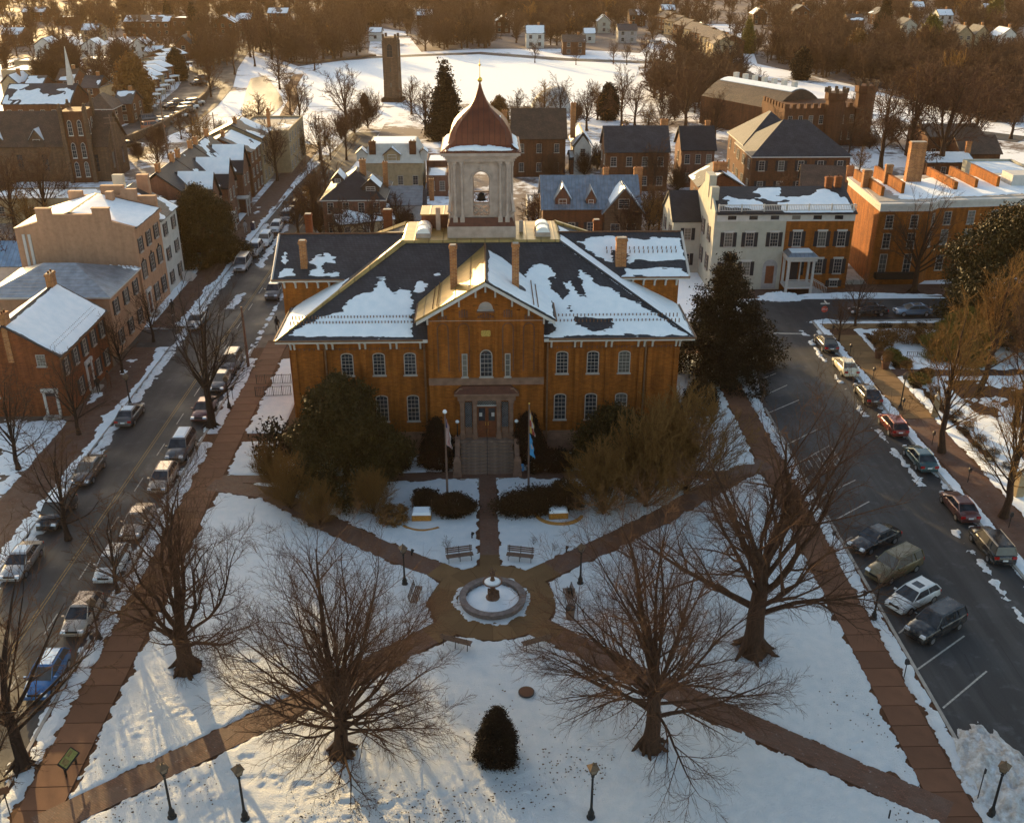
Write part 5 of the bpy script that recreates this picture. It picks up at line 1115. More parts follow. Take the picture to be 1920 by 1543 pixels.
eh(1074, 1112, 276, 5.0, 'white_cottage', 'narrow white gabled cottage with a snowy roof among the brick houses', 9, 'gy', 2.4, 'whitewall', 'shingle_grey', {'l': .9, 'r': .9}, 2, 1, 2, dict(w=.9))
eh(1066, 1108, 300, 2.6, 'shed', 'small dark shed below the white cottage', 4, 'gx', 1.2, 'brick_sooty', 'shingle_black', {'f': .3}, 1, 1, 0)
a = eh(676, 795, 306, 5.2, 'mansard_house', 'cream mansard roofed house with brick chimneys left of the cupola', 9, 'mans', 2.9, 'tan', 'whitewall', {'t': .96}, 1, 4, 2, {}, [(-3.2, .6, 8.6, 1.1, 0, 'brick3'), (3.4, .6, 8.6, 1.1, 0, 'brick3')])
dormer(a, -5.0, -.0, 5.5, 1.6, 1.3, 2, rmat='shingle_brown', rh=.7); dormer(a, 0, -.1, 5.4, 2.6, 1.2, 2, rmat='shingle_brown', rh=1.0, mat='tan'); dormer(a, 5.2, 0, 5.5, 1.0, 1.5, 2, rmat='shingle_brown', rh=.4)
eh(796, 842, 332, 3.2, 'outbuilding', 'low outbuilding with two snow covered roof steps left of the cupola', 7, 'flat', .2, 'brick_sooty', 'concrete', {'t': 1}, 1, 2, 1, {}); eh(796, 842, 304, 3.6, 'outbuilding', 'farther low shed with a snow covered flat roof beside the cream mansard house', 6, 'flat', .2, 'brick_sooty', 'concrete', {'t': 1}, 1, 2, 1, {})
v = eh(600, 724, 375, 5.6, 'shingle_house', 'black shingled house with stepped hips and sunlit edges near the left street corner', 11, 'hip', 3.2, 'brick_sooty', 'shingle_black', {'f': .12}, 2, 4, 2, {}, [(1.0, 5, 10.2, .9), (4, 7, 9.4, .7)])
dormer(v, 2.4, 1.2, 6.4, 2.4, .7, 3, rmat='shingle_black', mat='shingle_brown', rh=1.1); dormer(v, -2.4, 3.0, 7.2, 1.6, .6, 3, rmat='shingle_black', mat='shingle_brown', rh=.9)
eh(704, 792, 386, 3.8, 'rear_wing', 'low wing with a blue grey standing seam roof below the black shingled house', 6.5, 'gx', 2.0, 'greywall', 'seam_greyy', {}, 1, 2, 1, dict(w=1.1, h=1.6), [(4.5, 5, 6.6, .7)])
eh(628, 745, 418, 2.6, 'rear_house', 'low house with ivory eaves and snow between bare shrubs behind the left wing', 6, 'gx', 1.9, 'tan', 'shingle_brown', {'f': .8, 'b': .2}, 1, 3, 0, {}, rz=R(22))
eh(985, 1010, 385, 2.4, 'garage', 'small garage with a snow roof and blue door behind the cupola', 6, 'flat', .2, 'whitewall', 'concrete', {'t': 1}, 1, 1, 0, {})
eh(768, 800, 385, 3.6, 'rear_house', 'small dark roofed brick rear house tucked beside the cupola', 6, 'gx', 1.5, 'brick3', 'slate', {}, 1, 1, 0)
# double gable house beyond the twin house
eh(1308, 1398, 352, 6.6, 'rear_house', 'snow streaked gabled rear house behind the twin town house', 7, 'gy', 2.0, 'brick3', 'shingle_grey', {'l': .5, 'r': .9}, 2, 2, 1, {}, [(0, 2, 9.8, 2.0)])
h12 = eh(1408, 1600, 294, 6.6, 'hip_house', 'long brick house with a broad dark hip roof and small louvred gablets', 12, 'hip', 4.8, 'brick3', 'slate', {}, 2, 5, 3, dict(w=1.0, h=1.6, shut='shutter'), [])
eh(1392, 1520, 272, 7.0, 'hip_house', 'second dark hip roof rising behind the long brick house', 12, 'hip', 4.6, 'brick3', 'slate', {}, 2, 3, 3, {}, [])
eh(1500, 1600, 372, 4.6, 'rear_house', 'rear house with a brown shingle slope between the hip house and the brick block', 12, 'gx', 3.4, 'brick3', 'shingle_brown', {}, 1, 2, 1, {}, [(3, 3, 8.8, .9)], rz=R(-14))
eh(1735, 1830, 306, 3.2, 'low_building', 'low brick building with a blue white snowy roof right of the tall brown tree', 7, 'gx', 1.2, 'brick3', 'slate', {'f': 1, 'b': 1}, 1, 4, 1, {}, [(4, 3, 6.3, .9)])
eh(1800, 1880, 290, 3.4, 'low_building', 'small brown gabled building with a dark roof at the right edge', 8, 'gx', 2.6, 'brick3', 'shingle_brown', {}, 1, 2, 1, {})
eh(1856, 1960, 330, 4.4, 'low_building', 'cream flat roofed building with snow on top at the right edge', 11, 'flat', .4, 'cream', 'concrete', {'t': .9}, 1, 4, 2, dict(w=1.2, h=1.2))
eh(1738, 1850, 258, 5.2, 'long_building', 'long brown brick hall behind the tall tree with a sunlit end', 10, 'gx', 1.5, 'brick3', 'shingle_brown', {'b': .8}, 1, 4, 2, {})
# --- armory
ar = empty('armory', (0, 0, 0), 0, 'brick armory with a snowy barrel roof, battlements and corner towers', 'armory')
ax0, ay0 = W(1472, 205, 7.5); aw = W(1650, 205, 7.5)[0]-ax0
ar.location = (ax0, ay0, 0); ar.rotation_euler = (0, 0, R(8))
box('wall', M['brick3'], ar, 0, aw, 0, 12, -.1, 7.5)
m = MB()
for i in range(int(aw/1.5)): m.box(i*1.5, i*1.5+.85, -.12, .35, 7.5, 8.4)
for i in range(8): m.box(-.12, .35, i*1.5, i*1.5+.85, 7.5, 8.4)
m.build('battlement', M['brick3'], ar)
for tx, ty, th_ in ((aw*.54, -.6, 10.6), (aw*.88, -.2, 11.8)):
    t_ = MB().lathe([(1.9, -.1), (1.9, th_-1.6), (2.2, th_-1.2), (2.2, th_)], 8, (tx, ty, 0), ph=.5).build('tower', M['brick3'], ar)
    m = MB()
    for k in range(8): a_ = (k+.5)*math.pi/4; m.tube([(tx+2.05*math.cos(a_), ty+2.05*math.sin(a_), th_), (tx+2.05*math.cos(a_), ty+2.05*math.sin(a_), th_+.9)], .35, 4)
    m.build('battlement', M['stone'], t_)
for f in range(2):
    for i in range(7): window(ar, 1.3+i*2.2, 0, 1.2+f*3.2, w=.9, h=1.7)
MB().prism([(-7+14*k/12, 6.0+3.6*math.sin(math.pi*k/12)) for k in range(13)], 'y', 0, 23).build('barrel_roof', M['shingle_brown'], ar, (aw*.42, 11, 0), (0, 0, R(22)))
bsn = MB(); A_ = [(math.pi*k/12) for k in range(4, 9)]
bsn.prism([(-7+14*q/math.pi, 6.03+3.6*math.sin(q)) for q in A_]+[(-7+14*q/math.pi, 6.16+3.62*math.sin(q)) for q in reversed(A_)], 'y', .5, 22.5).build('snow_cover', M['snow_roof'], ar, (aw*.42, 11, 0), (0, 0, R(22)))
box('side_wall', M['brick3'], ar, -7.1, 7.1, 0, 23, -.1, 6.05, loc=(aw*.42, 11, 0), rot=(0, 0, R(22)))
for i in range(7): v_ = box('roof_vent', M['whitewall'], ar, 1.0, 2.0, 3+i*3, 3.9+i*3, 9.2, 10.7, loc=(aw*.42, 11, 0), rot=(0, 0, R(22)))
for i in range(6): window(ar, 0, 0, 0) if False else None
# --- bell tower in the park
bx, by = W(738, 190); bt = empty('bell_tower', (bx, by, 0), R(-8), 'tall square brick bell tower standing in the snowy park', 'tower'); bt.scale = (.74, .74, 1.02)
MB().frus(-2.7, 2.7, -2.7, 2.7, -.1, -2.3, 2.3, -2.3, 2.3, 14.6).build('shaft', M['stone'], bt)
MB().box(-2.6, 2.6, -2.6, 2.6, 13.9, 14.15).box(-2.4, 2.4, -2.4, 2.4, 14.6, 15.2).build('parapet', M['stone'], bt)
for a_ in (-2.1, 2.1):
    for b_ in (-2.1, 2.1): box('pinnacle', M['stone'], bt, a_-.35, a_+.35, b_-.35, b_+.35, 15.2, 16.0); box('base', M['stone'], bt, -3.6, 3.6, -3.2, 3.2, -.1, .9)
for k in range(4):
    for x in (-2.0, 2.0): MB().box(x-.3, x+.3, -2.62, -2.2, 0, 14.5).build('buttress', M['stone'], bt, (0, 0, 0), (0, 0, k*math.pi/2))
    w_ = window(bt, 0, 0, 10.4, 'f', w=2.1, h=3.2, cols=2, rows=4, arch=1, mat='sandstone', glass='dark'); w_.location = (math.sin(k*math.pi/2)*2.44, -math.cos(k*math.pi/2)*2.44, 10.6); w_.rotation_euler = (0, 0, k*math.pi/2)
    for z in (7.2, 3.6): w2 = window(bt, 0, 0, z, 'f', w=.5, h=1.0, cols=1, rows=2, mat='stone'); w2.location = (math.sin(k*math.pi/2)*2.58, -math.cos(k*math.pi/2)*2.58, z); w2.rotation_euler = (0, 0, k*math.pi/2)
# --- band shell
sx, sy = W(1047, 205); bs = empty('band_shell', (sx, sy, 0), 0, 'white quarter dome band shell in the snowy park', 'band shell')
V_ = []; nu, nv = 14, 10
for i in range(nu+1):
    for j in range(nv+1):
        a_ = math.pi*i/nu; b_ = math.pi/2*j/nv; V_.append((7.5*math.cos(a_)*math.cos(b_)*1.0, -8*math.sin(a_)*math.cos(b_), 7.5*math.sin(b_)))
V2 = [(x, y, z-.0) for x, y, z in V_]
MB().add(V2, [(i*(nv+1)+j, (i+1)*(nv+1)+j, (i+1)*(nv+1)+j+1, i*(nv+1)+j+1) for i in range(nu) for j in range(nv)]).build('shell', M['whitewall'], bs, (0, 0, 0), (0, 0, R(-68)), smooth=True)
MB().prism([(-7.5+.0, 0), (7.5, 0)]+[(7.5*math.cos(math.pi*k/12), 7.6*math.sin(math.pi*k/12)) for k in range(1, 12)], 'y', 0, .3).build('stage_opening', M['greywall'], bs, (0, 0, 0), (0, 0, R(-68)))
bs.scale = (.85, .85, .72)
# --- stone church with tower on the left
st = house('stone_church', 'brown stone gothic church hall with dark roof and pointed gable on the left', 'church', *W(70, 342, 0), R(0), 26, 10, 6.0, 'gx', 5.2, 'stone', 'shingle_brown', {'f': .05}, 1, 6, 2, dict(w=1.1, h=3.0, cols=2, rows=4, mat='stone'), [])
for x in (-6, 1): dormer(st, x, .6, 6.4, 2.2, .8, 4, rmat='shingle_brown', mat='stone', rh=1.6, snow=2)
tx, ty = W(165, 345); ct = empty('church_tower', (tx-1, ty+3, 0), R(6), 'square stone church tower with corner pinnacle and traceried windows', 'tower')
ct.scale = (.62, .8, 1.08)
box('shaft', M['brick3'], ct, -3.2, 3.2, -3, 3.4, -.1, 11.2)
for (x, y) in ((-3.2, -3), (3.2, -3), (3.2, 3.4), (-3.2, 3.4)): MB().box(x-.5, x+.5, y-.5, y+.5, -.1, 11.8).frus(x-.35, x+.35, y-.35, y+.35, 11.8, x-.2, x+.2, y-.2, y+.2, 13.6 if x > 0 and y > 0 else 12.4).build('buttress', M['stone'], ct)
for z in (1, 4, 7.5):
    for x in (-1.3, 1.3): window(ct, x, -3, z, w=1.2, h=2.4, arch=1, mat='whitewall'); window(ct, 3.2, x, z, 'r', w=1.2, h=2.4, arch=1, mat='whitewall')
fb = house('flat_block', 'flat roofed tan block with snow, parapets and roof machinery behind the stone church', 'building', *W(60, 262, 5), 0, 24, 12, 6.5, 'flat', .8, 'tan', 'concrete', {'t': .85}, 2, 7, 3, {}, [(-6, 6, 8.8, 1.6), (7, 5, 8.6, .9)], z0=0)
for x, y in ((-3, 5), (1.5, 6), (5.5, 4), (9, 7)): MB().lathe([(.9, 6.5), (.9, 7.3), (.7, 7.5)], 10, (x, y, 0)).build('roof_fan', M['whitewall'], fb)
lw = [((30, 365), 'low pale yellow annex with sunlit snow roof left of the pink house', 12, 7, 3.6, 'tan'), ((20, 470), 'low building with a blue standing seam roof at the left edge', 9, 6, 6.0, 'greywall')]
house('low_building', lw[0][1], 'house', *W(85, 375, 3.6), 0, 18, 7, 3.6, 'flat', .2, 'tan', 'concrete', {'t': .8}, 1, 4, 0, {}, [])
s3 = house('low_building', lw[1][1], 'house', *W(12, 500, 5.5), 0, 9, 6, 5.5, 'gx', 2.0, 'whitewall', 'seam_blue', {}, 2, 2, 1, {}); dormer(s3, 2.6, .3, 5.8, 1.4, 1.0, 2, rmat='seam_grey', snow=0)

# --- far left: church with white steeple, school, houses, row of porch houses
c1 = eh(2, 132, 197, 5.0, 'brick_church', 'long brick church with a snow covered roof and white steeple far left', 12, 'gx', 3.6, 'brick3', 'slate', {'f': .55, 'b': 1}, 1, 6, 2, dict(w=1.0, h=2.4), far=True)
MB().box(5.5, 6.7, 5.4, 6.6, 6, 10.2).frus(5.6, 6.6, 5.5, 6.5, 10.2, 6.05, 6.15, 5.95, 6.05, 16.5).build('steeple', M['white'], c1)
FAR = [  # px left, px right, eave py, h, roof, rise, wall, roofmat, snow, depth, label
 (148, 212, 205, 4.2, 'hip', 2.8, 'brick_sooty', 'shingle_brown', {'f': .05}, 9, 'dark hip roofed brick house right of the steeple church'),
 (212, 248, 196, 4.2, 'gx', 2.4, 'brick3', 'shingle_grey', {'f': .5}, 8, 'grey roofed brick house between the hip roof and the tall evergreen'),
 (62, 100, 86, 3.6, 'gy', 2.4, 'whitewall', 'shingle_grey', {'l': .9, 'r': 1}, 8, 'leftmost of three snowy gabled bungalows in the upper left'),
 (102, 142, 88, 3.6, 'gy', 2.4, 'whitewall', 'shingle_grey', {'l': .9, 'r': 1}, 8, 'middle one of three snowy gabled bungalows in the upper left'),
 (150, 188, 88, 3.6, 'gy', 2.4, 'whitewall', 'shingle_grey', {'l': .9, 'r': 1}, 8, 'rightmost of three snowy gabled bungalows in the upper left'),
 (204, 240, 86, 4.6, 'gy', 2.4, 'whitewall', 'shingle_grey', {'l': .9, 'r': 1}, 8, 'left half of the pair of white two storey gabled houses'),
 (240, 278, 87, 4.6, 'gy', 2.4, 'whitewall', 'shingle_grey', {'l': .9, 'r': 1}, 8, 'right half of the pair of white two storey gabled houses'),
 (230, 318, 42, 5.5, 'gx', 2.2, 'brick3', 'shingle_brown', {'f': .5}, 12, 'long brick school with rows of white windows in the upper left'),
 (318, 352, 36, 6.8, 'flat', .4, 'brick3', 'concrete', {'t': 1}, 12, 'taller brick end block of the school with white windows'),
 (98, 138, 34, 3.4, 'flat', .3, 'brick3', 'concrete', {'t': 1}, 10, 'small flat roofed building with a snow white roof near the top left'),
 (268, 304, 98, 3.2, 'gx', 1.6, 'cream', 'shingle_grey', {'f': 1, 'b': 1}, 7, 'pale garage with a snow white roof left of the row houses'),
 (328, 358, 84, 4.8, 'gy', 2.8, 'brick3', 'slate', {'l': .3, 'r': .2}, 9, 'steep dark gabled brick house at the top of the row street'),
 (178, 216, 124, 3.2, 'gy', 1.6, 'greywall', 'shingle_grey', {'l': 1, 'r': 1}, 9, 'low gabled garage with snow roof left of the row houses'),
 (0, 78, 134, 3.4, 'flat', .3, 'tan', 'concrete', {'t': 1}, 14, 'long flat warehouse with a snow white roof at the left edge'),
 (24, 96, 116, 3.4, 'flat', .3, 'tan', 'concrete', {'t': .9}, 10, 'low flat shed with snow roof behind the long warehouse'),
 (152, 200, 112, 3.0, 'flat', .2, 'tan', 'concrete', {'t': 1}, 8, 'row of garages with a flat snowy roof below the bungalows'),
 (394, 440, 44, 4.6, 'gy', 3.0, 'brick3', 'shingle_brown', {'l': .2, 'r': .7}, 9, 'brick gabled house at the top near the parkway trees'),
 (440, 472, 38, 4.4, 'gx', 2.4, 'brick3', 'slate', {'f': .8}, 9, 'snow dusted house right of the brick gabled one at the top'),
 (985, 1022, 64, 5.0, 'gx', 2.6, 'whitewall', 'shingle_grey', {'f': 1, 'b': 1}, 9, 'white house with a snow white roof above the park'),
 (1054, 1100, 80, 4.2, 'gx', 2.0, 'brick3', 'shingle_brown', {'f': .1}, 9, 'brown brick house behind the right park trees'),
 (1094, 1118, 64, 3.4, 'gx', 1.8, 'whitewall', 'shingle_grey', {'f': 1}, 7, 'small white garage with snow roof above the park'),
 (1158, 1196, 58, 4.6, 'gx', 2.0, 'greywall', 'slate', {'f': .1}, 8, 'grey two storey porch house above the park'),
 (928, 958, 42, 4.4, 'gy', 2.2, 'brick3', 'shingle_grey', {'l': .9, 'r': .9}, 9, 'snowy gabled house among the trees at the top centre'),
 (1120, 1146, 42, 4.4, 'gy', 2.6, 'cream', 'shingle_grey', {'l': .6, 'r': .9}, 9, 'cream gabled house among the trees right of the top centre'),
 (1300, 1336, 62, 4.0, 'hip', 3.4, 'greywall', 'seam_grey', {}, 10, 'grey pavilion with a pyramid roof at the upper right'),
 (1336, 1384, 84, 4.6, 'gy', 2.4, 'tan', 'shingle_brown', {'r': .1}, 12, 'tan gabled house with a sunlit left slope at the upper right'),
 (1412, 1440, 28, 4.4, 'gy', 2.6, 'brick3', 'shingle_grey', {'l': .6, 'r': .6}, 9, 'gabled house with a snowy roof in the upper right wood'),
 (1690, 1722, 48, 4.6, 'gy', 2.4, 'cream', 'shingle_grey', {'l': .2, 'r': .9}, 9, 'cream house with a blue white roof in the right wood'),
 (1738, 1768, 62, 4.8, 'gy', 2.8, 'brick3', 'shingle_brown', {'r': .3}, 9, 'brick gabled house in the right wood left of the yellow gables'),
 (1794, 1826, 66, 4.8, 'gy', 3.0, 'tan', 'slate', {'r': .1}, 9, 'first of the two tan gables lit yellow in the right wood'),
 (1828, 1858, 66, 4.8, 'gy', 3.0, 'tan', 'slate', {'r': .1}, 9, 'second of the two tan gables lit yellow in the right wood'),
 (1874, 1912, 70, 4.8, 'gy', 3.0, 'whitewall', 'shingle_grey', {'l': .9, 'r': .9}, 9, 'white gabled house at the far right edge of the wood'),
 (1712, 1736, 14, 4.4, 'gx', 2.4, 'whitewall', 'shingle_grey', {'f': .9}, 8, 'small white house near the top right'),
 (1846, 1874, 18, 4.4, 'gx', 2.4, 'whitewall', 'shingle_grey', {'f': .9}, 8, 'pale house at the top right corner'),
 (690, 716, 62, 3.2, 'gx', 1.6, 'whitewall', 'shingle_grey', {'f': 1}, 8, 'low snow roofed house left of the bell tower top'),
 (40, 84, 24, 4.2, 'gx', 2.2, 'brick3', 'shingle_grey', {'f': .8}, 9, 'snow roofed house in the hazy top left corner'),
 (500, 540, 26, 4.2, 'gx', 2.2, 'brick3', 'shingle_grey', {'f': .7}, 9, 'half hidden snow roofed house at the top left of centre'),
 (1488, 1520, 22, 4.4, 'gy', 2.6, 'brick3', 'shingle_grey', {'l': .3, 'r': .6}, 9, 'half hidden gabled house deep in the right wood'),
 (104, 140, 152, 4.4, 'gx', 2.4, 'brick3', 'shingle_brown', {'f': .5}, 9, 'brown brick house just behind the steeple'),
 (0, 34, 158, 4.4, 'gy', 2.2, 'tan', 'shingle_grey', {'l': .7, 'r': .9}, 9, 'tan gabled house at the left edge behind the brick church'),
 (44, 80, 162, 4.0, 'gx', 2.0, 'brick3', 'shingle_grey', {'f': .8}, 8, 'snow roofed brick house behind the brick church'),
 (150, 186, 166, 4.2, 'gx', 2.4, 'brick3', 'slate', {'f': .3}, 9, 'dark roofed brick house between the steeple and the tall evergreen'),
 (206, 240, 150, 4.2, 'gy', 2.2, 'whitewall', 'shingle_grey', {'l': .8, 'r': 1}, 9, 'white gabled house just left of the row houses'),
 (0, 40, 66, 4.2, 'gx', 2.2, 'brick3', 'shingle_grey', {'f': .9}, 9, 'snow roofed house at the left edge under the hazy wood'),
 (150, 186, 58, 4.2, 'gx', 2.2, 'tan', 'shingle_grey', {'f': .8}, 9, 'tan snow roofed house above the three bungalows'),
 (1240, 1268, 20, 4.4, 'gx', 2.4, 'tan', 'shingle_grey', {'f': .8}, 9, 'tan house with snow roof beyond the terrace row'),
 (1640, 1672, 28, 4.4, 'gy', 2.6, 'brick3', 'shingle_grey', {'l': .3, 'r': .8}, 9, 'brick gabled house left of the dark conifer in the right wood'),
 (1760, 1790, 30, 4.4, 'gx', 2.4, 'whitewall', 'shingle_grey', {'f': .9}, 9, 'white house with snow roof high in the right wood'),
 (780, 812, 30, 4.4, 'gx', 2.4, 'brick3', 'shingle_grey', {'f': .8}, 9, 'snow roofed house in the wood above the bell tower'),
 (1180, 1212, 30, 4.4, 'gx', 2.4, 'brick3', 'shingle_brown', {'f': .5}, 9, 'brown roofed house in the wood left of the terrace row'),
 (1590, 1622, 40, 4.4, 'gx', 2.4, 'brick3', 'shingle_brown', {'f': .3}, 9, 'brown roofed house deep in the right wood'),
]
for (a_, b_, py, h, rf_, rh, wl_, rm, sn, d, lab) in FAR:
    x, y, w = span(a_, b_, py, h); house('far_house' if 'school' not in lab and 'ware' not in lab else 'building', lab, 'house' if 'school' not in lab else 'school', x, y, 0, w-.6, d, h, rf_, rh, wl_, rm, sn, 2 if h > 4 else 1, max(1, min(8, int(w/3))), 2, dict(w=1.2, h=1.3, cols=1, rows=2), [(w*.2, d*.5, h+rh+1, .8)] if rf_ in ('gx', 'gy') and h > 4 else [], far=True, sides='flr')
# stepped row houses climbing the parkway street
for i in range(9):
    px, py = 262+i*9.5, 170-i*8.2; x, y = W(px, py, 4.6)
    r_ = house('porch_row_house', 'porch row house %s on the left parkway, snow on its porch roof' % (['nearest the camera', 'second up the street', 'third up the street', 'fourth up the street', 'fifth up the street', 'sixth up the street', 'seventh up the street', 'next to last', 'farthest up the street'][i]), 'house', x, y, R(62), 6.5, 10, 4.8, 'gx', 1.6, 'brick3' if i % 3 else 'tan', 'shingle_grey', {'f': .9, 'b': .9}, 2, 2, 0, dict(w=1.1, h=1.2, cols=1, rows=2), [], far=True, sides='fl', group='porch row houses on the parkway')
    p = box('porch', M['whitewall'], r_, -2.9, 2.9, -2.2, 0, 2.3, 2.5); box('snow_cover', M['snow_roof'], p, -2.9, 2.9, -2.2, 0, 2.5, 2.66); [box('post', M['white'], p, x_-.1, x_+.1, -2.1, -1.9, 0, 2.3) for x_ in (-2.7, 0, 2.7)]
# sunlit terrace row at the upper right street
for i in range(7):
    px, py = 1238+i*17, 34+i*7.5; x, y = W(px, py, 5)
    house('terrace_house', 'terrace house %s along the upper right street' % ['first at the far end', 'second from the far end', 'third from the far end', 'in the middle', 'third from the near end', 'second from the near end', 'first at the near end'][i], 'house', x, y, R(-72), 9, 9, 5.2, 'gx', 2.2, 'tan' if i % 2 else 'brick3', 'shingle_brown', {'b': .3}, 2, 3, 1, dict(w=1.1, h=1.2, cols=1, rows=2), [], far=True, sides='flr', group='terrace houses at the upper right')

# --- far roads, creek, paths of the park
def pxstrip(name, pts, w, z, mat): return strip(name, [W(*p) for p in pts], w, z, mat)
pxstrip('parkway', [(150, 300), (215, 268), (300, 235), (350, 200), (385, 165), (400, 130), (425, 100), (455, 75), (490, 50), (520, 28)], 15, .02, M['asphalt'])
pxstrip('park_road', [(0, 300), (150, 300), (330, 292), (470, 290), (600, 300)], 8, .025, M['asphalt'])
pxstrip('east_street', [(1920, 262), (1700, 235)], 8, .02, M['asphalt'])
pxstrip('far_street', [(1215, 40), (1300, 90), (1400, 145), (1500, 200)], 8, .02, M['asphalt'])
pxstrip('park_lane', [(540, 118), (700, 108), (900, 100), (1060, 112), (1230, 118), (1400, 130)], 7, .02, M['asphalt'])
pxstrip('far_lane', [(400, 60), (640, 75), (860, 62), (1100, 78), (1260, 60)], 6, .02, M['asphalt'])
pxstrip('park_path', [(470, 275), (505, 255), (535, 220), (550, 190), (545, 165), (560, 140)], 3.0, .03, M['slab'])
pxstrip('creek_wall', [(560, 120), (600, 118), (700, 105)], 3, .5, M['stone'])
M['water'] = NT('creek_water'); _n = M['water']; _n.bump(_n.noise(1.2, 4, _n.n('ShaderNodeMapping', Vector=_n.tc.outputs['Object'], Scale=(1, .35, 1)).outputs[0]), .25, .6); M['water'] = _n.fin((.07, .035, .008), .3, 0, .35)
wp = [(452, 226), (456, 200), (462, 170), (470, 148), (498, 142), (512, 160), (528, 182), (532, 196), (512, 214), (486, 232), (462, 240)]
sheet('creek', [W(*p) for p in wp], .035, M['water'])
pxstrip('road_wall', [(218, 278), (300, 245), (350, 216), (385, 185), (398, 160)], .8, 1.6, M['stone'])
snowb = sheet('snow_bank', [W(*p) for p in ((372, 250), (400, 236), (440, 226), (460, 240), (440, 262), (400, 258))], .04, M['snow'])
sheet('park_meadow', [W(*p) for p in ((560, 150), (620, 118), (760, 104), (900, 104), (1060, 116), (1200, 122), (1190, 150), (1080, 200), (960, 200), (860, 190), (760, 200), (560, 200))], .012, M['snow'])
# ================================================================== cars
CARS = {}
SPEC = {  # length, half width, profile (y from rear 0..1, top of body z), cabin (rear base y, roof rear y, roof front y, windscreen base y), roof z, belt z
 'sedan':  (4.6, .88, [(0, .55, .86), (.03, .98, .95), (.22, 1.02, 1.0), (.5, .98, 1.0), (.72, .92, 1.0), (.93, .78, .93), (1, .55, .80)], (.12, .27, .55, .73), 1.42, .96),
 'hatch':  (4.2, .87, [(0, .6, .86), (.03, 1.0, .95), (.2, 1.03, 1.0), (.5, 1.0, 1.0), (.76, .94, 1.0), (.94, .78, .92), (1, .55, .80)], (.02, .12, .56, .76), 1.48, .98),
 'suv':    (4.7, .94, [(0, .7, .92), (.03, 1.12, .97), (.2, 1.15, 1.0), (.5, 1.14, 1.0), (.74, 1.1, 1.0), (.95, .98, .95), (1, .6, .86)], (.015, .07, .60, .74), 1.78, 1.12),
 'van':    (5.0, .96, [(0, .7, .92), (.03, 1.1, .97), (.2, 1.12, 1.0), (.5, 1.12, 1.0), (.78, 1.05, 1.0), (.95, .88, .93), (1, .6, .84)], (.015, .06, .66, .84), 1.85, 1.10),
}
